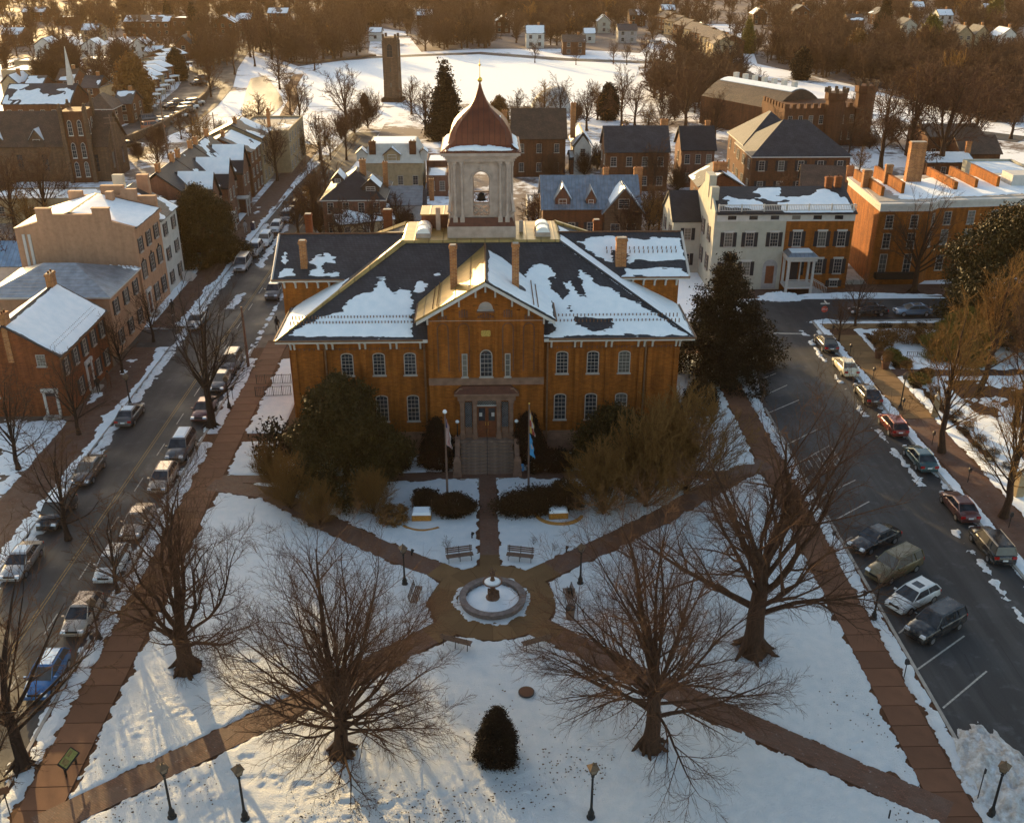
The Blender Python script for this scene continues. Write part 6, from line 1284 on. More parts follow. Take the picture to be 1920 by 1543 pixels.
def make_car_meshes(kind):
    L, hw, prof, cab, rz, bz = SPEC[kind]; out = {}
    ys = [(-.5+p[0])*L for p in prof]; m = MB(); n = 0; vs = []; fs = []
    ring_n = 12
    st = []
    for (t, zt, wf) in prof:
        w = hw*wf; zb = .24 if .05 < t < .95 else .34
        st.append([(-w*.90, zb), (-w*.98, zb+.12), (-w, (zb+zt)/2), (-w*.97, zt-.12), (-w*.90, zt-.02), (-w*.45, zt+.03), (w*.45, zt+.03), (w*.90, zt-.02), (w*.97, zt-.12), (w, (zb+zt)/2), (w*.98, zb+.12), (w*.90, zb)])
    for i, ring_ in enumerate(st): vs += [(x, ys[i], z) for x, z in ring_]
    for i in range(len(st)-1): fs += [(i*ring_n+k, i*ring_n+(k+1) % ring_n, (i+1)*ring_n+(k+1) % ring_n, (i+1)*ring_n+k) for k in range(ring_n)]
    fs += [tuple(range(ring_n))[::-1], tuple(range((len(st)-1)*ring_n, len(st)*ring_n))]
    m.add(vs, fs); out['body'] = m.mesh('body', True)
    c = [(-.5+q)*L for q in cab]; wb, wt_ = hw*.90, hw*.70
    def cabin(grow, z0, z1, ins=0):
        y = [c[0]+ins, c[1], c[2], c[3]-ins]
        return [(-wb-grow, y[0], z0), (wb+grow, y[0], z0), (wb+grow, y[3], z0), (-wb-grow, y[3], z0), (-wt_-grow, y[1], z1), (wt_+grow, y[1], z1), (wt_+grow, y[2], z1), (-wt_-grow, y[2], z1)]
    m = MB().add(cabin(0, bz, rz-.04), [(0, 1, 5, 4), (1, 2, 6, 5), (2, 3, 7, 6), (3, 0, 4, 7), (4, 5, 6, 7)]); out['windows'] = m.mesh('windows')
    mid = (c[1]+c[2])/2
    m = MB().add([(-wt_-.02, c[1]-.04, rz-.06), (wt_+.02, c[1]-.04, rz-.06), (wt_+.02, c[2]+.04, rz-.06), (-wt_-.02, c[2]+.04, rz-.06), (-wt_+.1, c[1]+.1, rz+.02), (wt_-.1, c[1]+.1, rz+.02), (wt_-.1, c[2]-.12, rz+.02), (-wt_+.1, c[2]-.12, rz+.02)], [(0, 3, 2, 1), (4, 5, 6, 7), (0, 1, 5, 4), (1, 2, 6, 5), (2, 3, 7, 6), (3, 0, 4, 7)]); out['roof'] = m.mesh('roof', False)
    m = MB()
    for s in (-1, 1):
        for a_, b_, r in (((c[0], bz), (c[1], rz-.04), .05), ((c[3], bz), (c[2], rz-.04), .035), ((mid-.1, bz), (mid, rz-.05), .03)):
            m.tube([(s*(wb+.005), a_[0], a_[1]), (s*(wt_+.01), b_[0], b_[1])], r, 4)
        if kind in ('suv', 'van'): m.tube([(s*(wb+.005), c[0]+.9, bz), (s*(wt_+.01), c[1]+.85, rz-.05)], .06, 4)
        m.tube([(s*(wt_+.01), c[1], rz-.03), (s*(wt_+.01), c[2], rz-.03)], .035, 4)
    out['pillar'] = m.mesh('pillar')
    m = MB().lathe([(.2, -.1), (.31, -.11), (.33, -.07), (.33, .07), (.31, .11), (.2, .1)], 14); out['tyre'] = m.mesh('tyre')
    m = MB().lathe([(.21, -.115), (.19, -.115), (.19, .115), (.21, .115)], 10)
    for k in range(5): m.box(-.02, .02, .05, .19, -.12, .12)
    out['rim'] = m.mesh('rim')
    out['arch'] = MB().lathe([(.37, -.06), (.37, .06)], 14).mesh('arch')
    ey = L/2
    out['headlight'] = MB().frus(-.2, .2, -.22, .05, 0, -.16, .16, -.22, -.03, .16).mesh('headlight')
    out['tail_light'] = MB().box(-.17, .17, -.04, .08, 0, .2).mesh('tail_light')
    out['licence_plate'] = MB().box(-.2, .2, -.012, .012, 0, .13).mesh('plate')
    out['mirror'] = MB().box(-.1, .1, -.05, .05, -.06, .07).mesh('mirror')
    out['bumper'] = MB().box(-hw*.84, hw*.84, -.09, .05, 0, .14).mesh('bumper')
    out['grille'] = MB().box(-.42, .42, -.015, .02, 0, .15).mesh('grille')
    out['snow_cover'] = MB().frus(-wt_+.12, wt_-.12, c[1]+.15, c[2]-.15, rz+.02, -wt_+.25, wt_-.25, c[1]+.3, c[2]-.3, rz+.11).mesh('snow')
    out['roof_rail'] = MB().tube([(-wt_+.08, c[1]+.15, rz+.06), (-wt_+.08, c[2]-.2, rz+.06)], .025, 4).tube([(wt_-.08, c[1]+.15, rz+.06), (wt_-.08, c[2]-.2, rz+.06)], .025, 4).mesh('rail')
    out['sunroof'] = MB().box(-wt_*.6, wt_*.6, c[2]-.95, c[2]-.3, rz+.021, rz+.03).mesh('sunroof')
    return out
PAINT = {k: paint('paint_'+k, c, r, m_) for k, (c, r, m_) in {
 'black': ((.012, .012, .014), .2, .2), 'grey': ((.09, .085, .085), .3, .5), 'silver': ((.38, .37, .36), .3, .6), 'white': ((.62, .62, .60), .3, 0), 'blue': ((.035, .15, .36), .3, .4), 'red': ((.20, .025, .015), .25, .4),
 'teal': ((.03, .08, .09), .25, .4), 'maroon': ((.11, .035, .03), .3, .4), 'beige': ((.42, .34, .27), .3, .4), 'olive': ((.13, .10, .045), .3, .4), 'cream': ((.62, .57, .42), .35, 0), 'lightblue': ((.22, .30, .40), .25, .5), 'orange': ((.5, .12, .02), .3, 0), 'darkblue': ((.02, .035, .08), .25, .3)}.items()}
def car(kind, colour, x, y, rz, label, group=None, snow=False, near=True, cat='car', s=.91, rail=False, sunroof=False, cars='parked_car'):
    if kind not in CARS: CARS[kind] = make_car_meshes(kind)
    c = CARS[kind]; L, hw, prof, cab, rz_, bz = SPEC[kind]; pm = PAINT[colour]
    t = empty(cars, (x, y, .0 if near else .02), rz, label, cat, group); t.scale = (s,)*3
    b = link('body', c['body'], pm, t); link('windows', c['windows'], M['glass'], t); link('roof', c['roof'], pm, t); link('pillar', c['pillar'], pm, t)
    for sx in (-1, 1):
        for ty in (-.31, .31):
            w = link('wheel', c['tyre'], M['tyre'], t, (sx*(hw-.10), ty*L, .33), (0, R(90), 0))
            if near: link('rim', c['rim'], M['rim'], w)
        if near:
            link('headlight', c['headlight'], M['hlight'], t, (sx*hw*.66, L*.5-.02, prof[-2][1]-.22)); link('tail_light', c['tail_light'], M['tlight'], t, (sx*hw*.72, -L*.5+.03, prof[1][1]-.32))
            link('mirror', c['mirror'], pm, t, (sx*(hw+.08), (-.5+cab[3])*L-.25, bz+.06))
    if near:
        link('licence_plate', c['licence_plate'], M['plate'], t, (0, -L*.5-.005, .62)); link('bumper', c['bumper'], pm, t, (0, -L*.5+.02, .36)); link('bumper', c['bumper'], pm, t, (0, L*.5+.02, .34)); link('grille', c['grille'], M['dark'], t, (0, L*.5+.0, .56))
    if snow: link('snow_cover', c['snow_cover'], M['snow_roof'], t)
    if rail: link('roof_rail', c['roof_rail'], M['dark'], t)
    if sunroof: link('sunroof', c['sunroof'], M['glass'], t)
    return t
GL = 'cars parked along the left street'; GR = 'cars parked along the right street'; GB = 'cars nose in to the angled bays'
F = R(180)  # nose towards the camera
def carp(px, py, *a, **k): x, y = W(px, py, .6); return a, k, x, y
def cp_(kind, colour, px, py, rz, label, group, xfix=None, **k):
    x, y = W(px, py, .6); return car(kind, colour, xfix if xfix is not None else x, y, rz, label, group, **k)
LX = -26.3
cp_('hatch', 'blue', 76, 1262, F, 'bright blue hatchback with roof rails, nearest car on the left street', GL, LX, rail=True)
cp_('hatch', 'beige', 138, 1150, F, 'pale beige hatchback behind the bright blue car', GL, LX)
cp_('hatch', 'white', 203, 1055, F, 'white compact car behind the pale beige hatchback', GL, LX)
cp_('sedan', 'beige', 248, 975, F, 'tan sedan mostly hidden by branches ahead of the white compact', GL, LX)
cp_('hatch', 'beige', 275, 895, F, 'sunlit tan hatchback just below the big tan off roader', GL, LX)
cp_('suv', 'grey', 320, 838, F, 'sunlit grey off roader in the middle of the left row', GL, LX, snow=True)
cp_('sedan', 'maroon', 374, 765, F, 'dusty pink brown sedan beside the dark street tree', GL, LX)
cp_('sedan', 'grey', 404, 712, F, 'dark grey sedan with a sunlit roof behind the street tree', GL, LX)
cp_('suv', 'grey', 430, 680, F, 'dark off roader at the head of the left row', GL, LX, snow=False)
cp_('suv', 'grey', 519, 546, F, 'grey off roader with exhaust plume beside the left wing', GL, -26.2)
GF = 'cars parked on the far kerb of the left street'
cp_('sedan', 'grey', 222, 775, 0, 'dark sedan with iced windscreen across from the pink brown sedan', GF, -32.7, snow=True)
cp_('sedan', 'grey', 128, 880, F, 'grey sedan lost in branches on the far kerb', GF, -32.7)
cp_('suv', 'black', 68, 960, F, 'black off roader with snow on its roof on the far kerb', GF, -32.7, snow=True)
cp_('sedan', 'silver', 18, 1050, F, 'silver car cut by the left edge of the photo', GF, -32.7, snow=True)
cp_('sedan', 'silver', 371, 600, F, 'silver sedan by the snowy verge in front of the tall pink house', GF, -33.0, snow=True)
for px, py, k_, c_, lab in ((455, 494, 'van', 'silver', 'silver van nearest in the far group on the left kerb'), (478, 468, 'suv', 'silver', 'pale off roader second in the far group'), (497, 450, 'suv', 'white', 'white off roader third in the far group'), (518, 425, 'hatch', 'white', 'snow buried hatchback in the plough bank'), (537, 408, 'suv', 'grey', 'grey off roader beyond the snow buried hatchback'), (548, 396, 'sedan', 'grey', 'grey sedan farther up the far kerb'), (557, 388, 'van', 'grey', 'grey van where the kerb meets the bare trees'), (571, 370, 'sedan', 'silver', 'silver sedan near the top of the left street'), (580, 357, 'suv', 'black', 'dark off roader last in view on the left street')):
    cp_(k_, c_, px, py, F, lab, GF, snow=(k_ in ('hatch', 'suv')))
for px, py, k_, c_, lab in ((1538, 641, 'sedan', 'black', 'black sedan farthest up the right row by the corner'), (1583, 685, 'sedan', 'cream', 'cream boxy old sedan second from the corner'), (1626, 736, 'sedan', 'black', 'glossy black sedan third in the right row'), (1677, 794, 'hatch', 'red', 'red car catching a bright sun glint'), (1736, 856, 'sedan', 'teal', 'dark teal sedan in the middle of the right row'), (1812, 946, 'sedan', 'maroon', 'brown maroon sedan in the lower part of the right row'), (1886, 1020, 'suv', 'black', 'black long off roader nearest in the right row')):
    cp_(k_, c_, px, py, 0, lab, GR, 35.3)
for px, py, k_, c_, lab, kw in ((1640, 1008, 'sedan', 'black', 'black sedan farthest in the angled bays', {}), (1677, 1060, 'suv', 'olive', 'boxy olive brown off roader in the angled bays', {}), (1712, 1117, 'hatch', 'white', 'white hatchback with a sunroof in the angled bays', dict(sunroof=True)), (1754, 1168, 'suv', 'black', 'black crossover nearest in the angled bays', {})):
    x, y = W(px, py, .6); car(k_, c_, x, y, R(122), lab, GB, **kw)
cp_('sedan', 'black', 1625, 581, R(90), 'black sedan parked on the cross street', 'cars on the cross street', y_=0) if False else car('sedan', 'black', *W(1628, 581, .6), R(90), 'black sedan parked on the cross street', 'cars on the cross street')
car('sedan', 'lightblue', *W(1712, 581, .6), R(90), 'light blue silver sedan parked on the cross street', 'cars on the cross street', sunroof=True)
# far traffic on the parkway
GP = 'traffic on the far parkway'
for i, (px, py, c_, k_) in enumerate(((283, 224, 'grey', 'suv'), (287, 238, 'orange', 'suv'), (305, 231, 'grey', 'sedan'), (318, 226, 'silver', 'sedan'), (337, 217, 'white', 'sedan'), (349, 209, 'grey', 'suv'), (355, 202, 'white', 'suv'), (366, 194, 'silver', 'suv'), (323, 200, 'black', 'sedan'), (334, 192, 'black', 'sedan'), (372, 156, 'black', 'sedan'), (380, 146, 'grey', 'sedan'), (207, 253, 'white', 'sedan'), (228, 260, 'grey', 'suv'), (242, 272, 'olive', 'sedan'))):
    where = ['leftmost in the upper line', 'orange one at the wall', 'just right of the orange one', 'fourth along the wall', 'white one mid curve', 'dark one past the white one', 'white one higher on the curve', 'last along the wall', 'black one by the snowy kerb', 'second black one by the snowy kerb', 'first one up the hill', 'second one up the hill', 'white one by the flat block', 'by the church tower', 'olive one at the junction'][i]
    car(k_, c_, *W(px, py, .6), R(-40 if i > 1 else -55), 'small far off car on the parkway, '+where, GP, near=False, cars='far_car', s=1.05)
for i in range(16):
    px = 30+i*19; car(['sedan', 'suv'][i % 2], ['white', 'grey', 'silver', 'black'][i % 4], *W(1225+i*10, 78+i*3.6, .6), R(-60), 'tiny %s %s parked along the upper right street, number %s from its far end' % (['white', 'grey', 'silver', 'black'][i % 4], ['sedan', 'off roader'][i % 2], ['one', 'two', 'three', 'four', 'five', 'six', 'seven', 'eight', 'nine', 'ten', 'eleven', 'twelve', 'thirteen', 'fourteen', 'fifteen', 'sixteen'][i]), 'tiny cars on the upper right street', near=False, cars='far_car')
# ================================================================== things in the square and on the streets
def lamp(px, py, label, h=3.5, group='black lantern lamp posts', cat='street lamp', **k):
    x, y = W(px, py, .1); t = empty('street_lamp', (x, y, .05), R((px*7) % 60), label, cat, group)
    MB().lathe([(.24, 0), (.24, .12), (.17, .2), (.17, .42), (.11, .55), (.07, .75), (.055, h-.75), (.09, h-.7), (.05, h-.62), (.10, h-.5), (.12, h-.46)], 10).build('post', M['dark'], t, smooth=False)
    l = MB().frus(-.12, .12, -.12, .12, h-.46, -.20, .20, -.20, .20, h-.12).build('lantern', M['lampglass'], t)
    m = MB()
    for a_ in (-1, 1):
        for b_ in (-1, 1): m.tube([(a_*.125, b_*.125, h-.46), (a_*.205, b_*.205, h-.12)], .018, 4)
    m.box(-.14, .14, -.14, .14, h-.49, -.45+h).build('lantern_frame', M['dark'], l)
    MB().frus(-.26, .26, -.26, .26, h-.12, -.08, .08, -.08, .08, h+.08).lathe([(.05, h+.08), (.06, h+.14), (.01, h+.22)], 6).build('lantern_cap', M['lampcap'], l)
    return t
M['lampglass'] = plain('dusty_lamp_glass', (.16, .12, .08), .3, 0, .2, 5); M['lampcap'] = plain('lamp_cap', (.13, .085, .05), .5, .2, .2)
lamp(323, 1532, 'black lantern lamp post at the lower left, just right of the brick path'); lamp(460, 1536, 'lantern lamp post on the snow under the left foreground tree')
lamp(1108, 1533, 'lantern lamp post right of the dark cone yew at the bottom'); lamp(1858, 1530, 'lantern lamp post at the lower right corner beside the dirty snow heap')
lamp(759, 1096, 'lamp post on the left of the fountain plaza', 3.1); lamp(1088, 1094, 'lamp post on the right of the fountain plaza', 3.1)
lamp(1638, 1160, 'lamp post at the kerb beside the angled parking bays', 3.4); lamp(1687, 768, 'tall lamp post on the verge across the right street', 3.6); lamp(186, 1198, 'lamp post on the left verge near the beige hatchback', 3.0)
lamp(430, 765, 'lamp post on the left verge near the dark street tree', 3.2); lamp(245, 762, 'lamp post on the far left pavement by the low brick house', 3.2)
def meter(px, py, label, h=1.35):
    x, y = W(px, py, .1); t = empty('parking_meter', (x, y, .05), 0, label, 'parking meter', 'parking meters on the verges')
    MB().lathe([(.03, 0), (.03, h-.3)], 6).build('post', M['dark'], t); MB().prism([(-.11, h-.3), (.11, h-.3), (.12, h-.05), (.07, h+.06), (-.07, h+.06), (-.12, h-.05)], 'y', -.07, .07).build('meter_head', M['metal_d'], t)
M['metal_d'] = plain('dark_metal', (.05, .045, .045), .4, .5, .2)
for px, py, lab in ((1695, 1270, 'parking meter on the right verge below the black crossover'), (1617, 1140, 'parking meter beside the white hatchback bay'), (1560, 1025, 'parking meter by the farthest angled bay'), (178, 1222, 'parking meter on the left verge by the beige hatchback'), (372, 862, 'parking meter on the left verge by the tan hatchback'), (437, 750, 'parking meter on the left verge by the dark street tree'), (1560, 632, 'parking meter across the right street by the corner'), (1593, 668, 'parking meter by the cream boxy sedan'), (1636, 713, 'parking meter by the glossy black sedan'), (1691, 772, 'parking meter by the red car'), (1747, 835, 'parking meter by the dark teal sedan'), (1814, 905, 'parking meter by the brown maroon sedan'), (1891, 990, 'parking meter by the black long off roader')): meter(px, py, lab)
def bench(px, py, rz, label, h=.42):
    x, y = W(px, py, .2); t = empty('park_bench', (x, y, .18), R(rz), label, 'bench', 'benches around the fountain')
    for i in range(4): box('seat_slat', M['wood'], t, -.95, .95, -.22+i*.12, -.13+i*.12, h, h+.04)
    for i in range(3): box('back_slat', M['wood'], t, -.95, .95, .28+i*.03, .31+i*.03, h+.12+i*.14, h+.22+i*.14)
    for x_ in (-.8, 0, .8):
        MB().tube([(x_, -.2, 0), (x_, -.2, h), (x_, .24, h), (x_, .36, h+.55)], .028, 5).tube([(x_, .24, h), (x_, .28, 0)], .028, 5).build('leg', M['dark'], t)
bench(862, 1050, 12, 'wooden slat bench behind the fountain left of the middle path'); bench(975, 1050, -12, 'wooden slat bench behind the fountain right of the middle path')
bench(781, 1124, 82, 'bench side on at the left of the plaza'); bench(1066, 1128, -82, 'bench side on at the right of the plaza')
bench(857, 1210, 158, 'bench facing the fountain from the front left, back to the camera'); bench(1006, 1210, 202, 'bench facing the fountain from the front right under branches')
t = empty('litter_bin', (*W(1069, 1158, .2), .15), 0, 'dark cylindrical litter bin at the right edge of the plaza', 'bin'); MB().lathe([(.26, 0), (.3, .8)], 12).build('body', M['wood'], t); MB().lathe([(.32, .8), (.3, .9), (.12, .95)], 12).build('lid', M['dark'], t)
t = empty('litter_bin', (*W(1069, 1120, .2), .15), 0, 'slatted bin frame behind the dark litter bin', 'bin'); [MB().tube([(.25*math.cos(a_), .25*math.sin(a_), 0), (.28*math.cos(a_), .28*math.sin(a_), .8)], .03, 4).build('slat', M['wood'], t) for a_ in [k*math.pi/4 for k in range(8)]]; MB().lathe([(.2, .05), (.2, .7)], 10).build('liner', M['dark'], t)
# fountain
f = empty('fountain', (*FC, .12), 0, 'round stone fountain basin with tiered bronze centrepiece, full of snow', 'fountain')
def annulus(r0, r1, z0, z1, n=40):
    m = MB(); vs = []; 
    for k in range(n):
        c_, s_ = math.cos(2*math.pi*k/n), math.sin(2*math.pi*k/n); vs += [(r0*c_, r0*s_, z0), (r1*c_, r1*s_, z0), (r1*c_, r1*s_, z1), (r0*c_, r0*s_, z1)]
    fs = []
    for k in range(n):
        a, b = k*4, ((k+1) % n)*4; fs += [(a+1, b+1, b+2, a+2), (a+2, b+2, b+3, a+3), (a+3, b+3, b, a), (a, b, b+1, a+1)]
    return m.add(vs, fs)
M['basin'] = plain('basin_stone', (.16, .13, .12), .7, 0, .4, 3); M['bronze'] = plain('bronze', (.14, .075, .045), .5, .2, .4, 6)
annulus(1.82, 2.12, -.05, .36).build('basin_wall', M['basin'], f); annulus(1.76, 2.20, .36, .44).build('basin_rim', M['basin'], f); MB().lathe([(1.82, -.05), (1.82, .06)], 40).build('basin_floor', M['basin'], f)
rs = np.random.RandomState(2); nn = 40; X, Y = np.meshgrid(np.linspace(-1.85, 1.85, nn), np.linspace(-1.85, 1.85, nn)); r_ = np.hypot(X, Y); Z = .12+.06*fbm(X*1.5, Y*1.5)+.22*np.exp(-r_**2*1.4)-.3*(r_ > 1.83)
ix = np.arange(nn*nn).reshape(nn, nn); Fq = np.stack([ix[:-1, :-1], ix[:-1, 1:], ix[1:, 1:], ix[1:, :-1]], -1); k_ = (r_[:-1, :-1] < 1.85)
link('snow_fill', arr_mesh('snow', np.stack([X, Y, Z], -1).reshape(-1, 3), [Fq[k_].reshape(-1, 4)], True), M['snow'], f)
MB().lathe([(.42, .1), (.46, .35), (.3, .55), (.2, .7), (.16, 1.1), (.22, 1.2), (.12, 1.3)], 12).build('pedestal', M['bronze'], f)
rs_ = random.Random(4); m = MB()
for i in range(14): a_ = rs_.random()*6.28; r1 = .25+rs_.random()*.2; m.tube([(.1*math.cos(a_), .1*math.sin(a_), .9), (r1*math.cos(a_), r1*math.sin(a_), .7+rs_.random()*.3), (r1*1.1*math.cos(a_+.2), r1*1.1*math.sin(a_+.2), .35)], [.09, .07, .03], 5)
m.build('figure_group', M['bronze'], f)
MB().lathe([(.12, 1.3), (.45, 1.42), (.62, 1.5), (.66, 1.58), (.6, 1.58), (.5, 1.52)], 18).build('upper_bowl', M['bronze'], f, smooth=False); MB().lathe([(.56, 1.54), (.4, 1.64), (.2, 1.68)], 18).build('snow_cover', M['snow_roof'], f, smooth=True)
MB().lathe([(.2, 1.6), (.13, 1.8), (.1, 2.0), (.18, 2.1), (.16, 2.25), (.07, 2.32), (.09, 2.45), (.03, 2.62)], 10).build('finial', M['bronze'], f)
for k in range(4): a_ = k*math.pi/2+.4; MB().tube([(.1*math.cos(a_), .1*math.sin(a_), 2.2), (.28*math.cos(a_), .28*math.sin(a_), 2.42)], .04, 5).build('spout', M['bronze'], f)
# monuments
def monument(px, py, rz, label):
    x, y = W(px, py, .2); t = empty('monument', (x, y, .12), R(rz), label, 'monument', 'low block monuments either side of the path')
    box('block', M['ochre'], t, -.72, .72, -.5, .5, 0, .55); box('bronze_plate', M['goldplate'], t, -.6, .6, -.53, -.5, .1, .46); MB().frus(-.72, .72, -.5, .5, .55, -.6, .6, -.4, .45, .75).build('snow_cover', M['snow_roof'], t)
    box('back_rail', M['wood'], t, -.75, -.7, .5, .56, 0, 1.3); box('back_rail', M['wood'], t, .7, .75, .5, .56, 0, 1.3)
M['ochre'] = plain('ochre_stone', (.36, .17, .04), .8, 0, .3, 4); M['goldplate'] = plain('bronze_plate', (.5, .22, .04), .45, .4, .3, 8)
monument(791, 970, 0, 'ochre block monument capped with snow left of the middle path'); monument(1046, 966, 3, 'ochre block monument capped with snow right of the middle path')
def arc_wall(px, py, r, a0, a1, label, h=.22):
    x, y = W(px, py, .2); m = MB(); n = 16; A = [a0+(a1-a0)*i/n for i in range(n+1)]
    m.prism([(r*math.cos(a), r*math.sin(a)*.9) for a in A]+[((r-.22)*math.cos(a), (r-.22)*math.sin(a)*.9) for a in reversed(A)], 'z', 0, h)
    o = m.build('low_wall', M['ochre'], None, (x, y, .1)); tag(o, label, 'wall')
arc_wall(1048, 962, 1.9, R(185), R(340), 'curved low ochre kerb around the right monument', .24); arc_wall(795, 972, 1.9, R(215), R(310), 'curved low kerb around the left monument', .12)
# flag poles
def flagpole(px, py, ptop, label, flag):
    x, y = W(px, py, .1); h = 6.0
    # height from the top pixel
    d = ray(*ptop); tt = y/d[1]; h = CH+tt*d[2]-.1
    t = empty('flag_pole', (x, y, .1), 0, label, 'flag pole'); MB().lathe([(.14, 0), (.09, .3), (.075, h*.45), (.09, h*.46), (.06, h*.5), (.045, h)], 8).build('pole', M['polem'], t)
    MB().lathe([(.02, h), (.16, h+.1), (.17, h+.2), (.1, h+.32), (.01, h+.36)] if flag == 'us' else [(.02, h), (.08, h+.06), (.01, h+.14)], 10).build('finial', M['globe'] if flag == 'us' else M['gold'], t, smooth=True)
    cols = [('flag', h-2.6, h-.3, flag)] if flag == 'us' else [('flag', h-2.4, h-.4, 'md'), ('flag', h-4.3, h-2.45, 'blue')]
    for nm, z0, z1, fl_ in cols:
        vs = []; fs = []; nz, nx = 14, 9; m = MB()
        for i in range(nz+1):
            for j in range(nx+1):
                u = j/nx; v_ = i/nz; w_ = .42*(1-.5*v_**2)+.05*math.sin(i*1.3); ph = j*1.9
                vs.append((.05+w_*u*(.6+.4*(1-v_)), .13*math.sin(ph+i*.35)*u, z0+(z1-z0)*v_-u*.35*(1-v_*.2)))
        fs = [(i*(nx+1)+j, i*(nx+1)+j+1, (i+1)*(nx+1)+j+1, (i+1)*(nx+1)+j) for i in range(nz) for j in range(nx)]
        m.add(vs, fs)
        mats = {'us': [M['f_white'], M['f_red'], M['f_navy']], 'md': [M['f_gold'], M['f_red'], M['f_white']], 'blue': [M['f_blue'], M['f_white']]}[fl_]
        mi = []
        for i in range(nz):
            for j in range(nx):
                if fl_ == 'us': mi.append(2 if (i > 8 and j < 4) else j % 2)
                elif fl_ == 'md': mi.append((i//4+j//4) % 3)
                else: mi.append(1 if (5 <= i <= 7 and 3 <= j <= 6) else 0)
        m.mi = mi; o = link(nm, m.mesh('flag', True), mats, t)
M['polem'] = plain('pole_paint', (.20, .13, .10), .5, .2, .2)
for k, c in {'f_white': (.55, .52, .48), 'f_red': (.35, .06, .05), 'f_navy': (.04, .05, .14), 'f_gold': (.5, .33, .08), 'f_blue': (.10, .42, .75)}.items(): M[k] = plain(k, c, .9, 0, .15, 4)
flagpole(839, 932, (837, 776), 'flag pole with a white globe and furled striped flag left of the steps', 'us'); flagpole(991, 915, (990, 758), 'flag pole with two limp flags, the lower sky blue, right of the steps', 'md')
t = empty('blue_box', (*W(977, 880, .2), .12), 0, 'small bright blue and white box beside the steps', 'box'); MB().box(-.22, .22, -.18, .18, 0, .5).build('body', M['f_blue'], t); MB().box(-.08, .08, -.19, -.181, .25, .45).build('label', M['f_white'], t)
t = empty('manhole', (*W(987, 1298, .2), .19), 0, 'round brown manhole cover showing through the snow', 'manhole cover'); MB().lathe([(.42, 0), (.42, .09), (.38, .10)], 20).build('cover', M['slab'], t); annulus(.42, .47, 0, .08, 20).build('rim', M['metal_d'], t)
# interpretive sign at the lower left
x, y = W(134, 1444, .1); t = empty('information_panel', (x, y, .05), R(80), 'tilted yellow green information panel on two black posts beside the left pavement', 'sign')
for s in (-1, 1): box('post', M['dark'], t, s*.5-.06, s*.5+.06, -.05, .05, 0, .85)
t.scale = (.95, .62, 1)
MB().add([(-.68, -.36, .72), (.68, -.36, .72), (.68, .36, 1.06), (-.68, .36, 1.06), (-.68, -.36, .66), (.68, -.36, .66), (.68, .36, 1.0), (-.68, .36, 1.0)], [(0, 1, 2, 3), (7, 6, 5, 4), (0, 4, 5, 1), (1, 5, 6, 2), (2, 6, 7, 3), (3, 7, 4, 0)]).build('frame', M['dark'], t)
M['panel'] = plain('panel_print', (.26, .25, .07), .4, 0, .35, 6)
MB().add([(-.6, -.30, .765), (.6, -.30, .765), (.6, .30, 1.045), (-.6, .30, 1.045)], [(0, 1, 2, 3)]).build('panel', M['panel'], t)
MB().add([(-.5, -.2, .817), (-.1, -.2, .817), (-.1, .2, 1.003), (-.5, .2, 1.003), (.05, .02, .919), (.5, .02, .919), (.5, .22, 1.012), (.05, .22, 1.012)], [(0, 1, 2, 3), (4, 5, 6, 7)]).build('picture', M['line_y'], t)
# road signs
def roadsign(px, py, label, h, face, rz=0, cat='sign'):
    x, y = W(px, py, .1); t = empty('road_sign', (x, y, .05), R(rz), label, cat); MB().lathe([(.03, 0), (.03, h)], 6).build('post', M['metal_d'], t); face(t, h); return t
def txt(s, size, parent, loc, mat, rot=(R(90), 0, 0)):
    c = bpy.data.curves.new('lettering', 'FONT'); c.body = s; c.size = size; c.align_x = 'CENTER'; c.align_y = 'CENTER'; c.extrude = .003
    o = bpy.data.objects.new('lettering', c); COL.objects.link(o); dg = bpy.context.evaluated_depsgraph_get(); me = bpy.data.meshes.new_from_object(o.evaluated_get(dg)); bpy.data.objects.remove(o)
    me.materials.clear(); return link('lettering', me, M[mat], parent, loc, rot)
M['signred'] = plain('sign_red', (.5, .07, .05), .5, 0, .1); M['signwhite'] = plain('sign_white', (.75, .74, .72), .5, 0, .05); M['signgreen'] = plain('sign_pale', (.5, .5, .48), .5, 0, .1)
def stopface(t, h):
    p = MB().prism([(.38*math.cos(R(22.5+45*k)), h-.75+.38*math.sin(R(22.5+45*k))) for k in range(8)], 'y', -.07, -.04).build('sign_plate', M['signred'], t); txt('STOP', .24, p, (0, -.075, h-.75), 'signwhite')
    for z, a_ in ((h-.12, 0), (h+.08, R(90))): MB().box(-.5, .5, -.015, .015, z-.08, z+.08).build('street_name_plate', M['signgreen'], t, rot=(0, 0, a_))
roadsign(1541, 615, 'octagonal red stop sign under street name plates on the right corner', 3.0, stopface)
def rect(w, hh, mat='signwhite'): return lambda t, h: MB().box(-w/2, w/2, -.06, -.03, h-hh, h).build('sign_plate', M[mat], t)
roadsign(1832, 1500, 'thin leaning sign post on the dirty snow heap', 2.2, rect(.12, .3, 'metal_d')); roadsign(20, 1530, 'brown backed sign on a leaning post at the bottom left corner', 2.0, rect(.5, .4, 'slab'), 30)
t = empty('traffic_mast', (*W(-25, 1450, 0), .0), 0, 'thin horizontal mast arm reaching in from the left edge', 'traffic mast'); MB().lathe([(.1, 0), (.08, 4.2)], 8).build('post', M['metal_d'], t)
MB().tube([(0, 0, 4.1), (2.6, 0, 4.15)], .035, 6).lathe([(.06, 4.1), (.06, 4.2)], 6, (2.6, 0, 0)).build('arm', M['metal_d'], t)
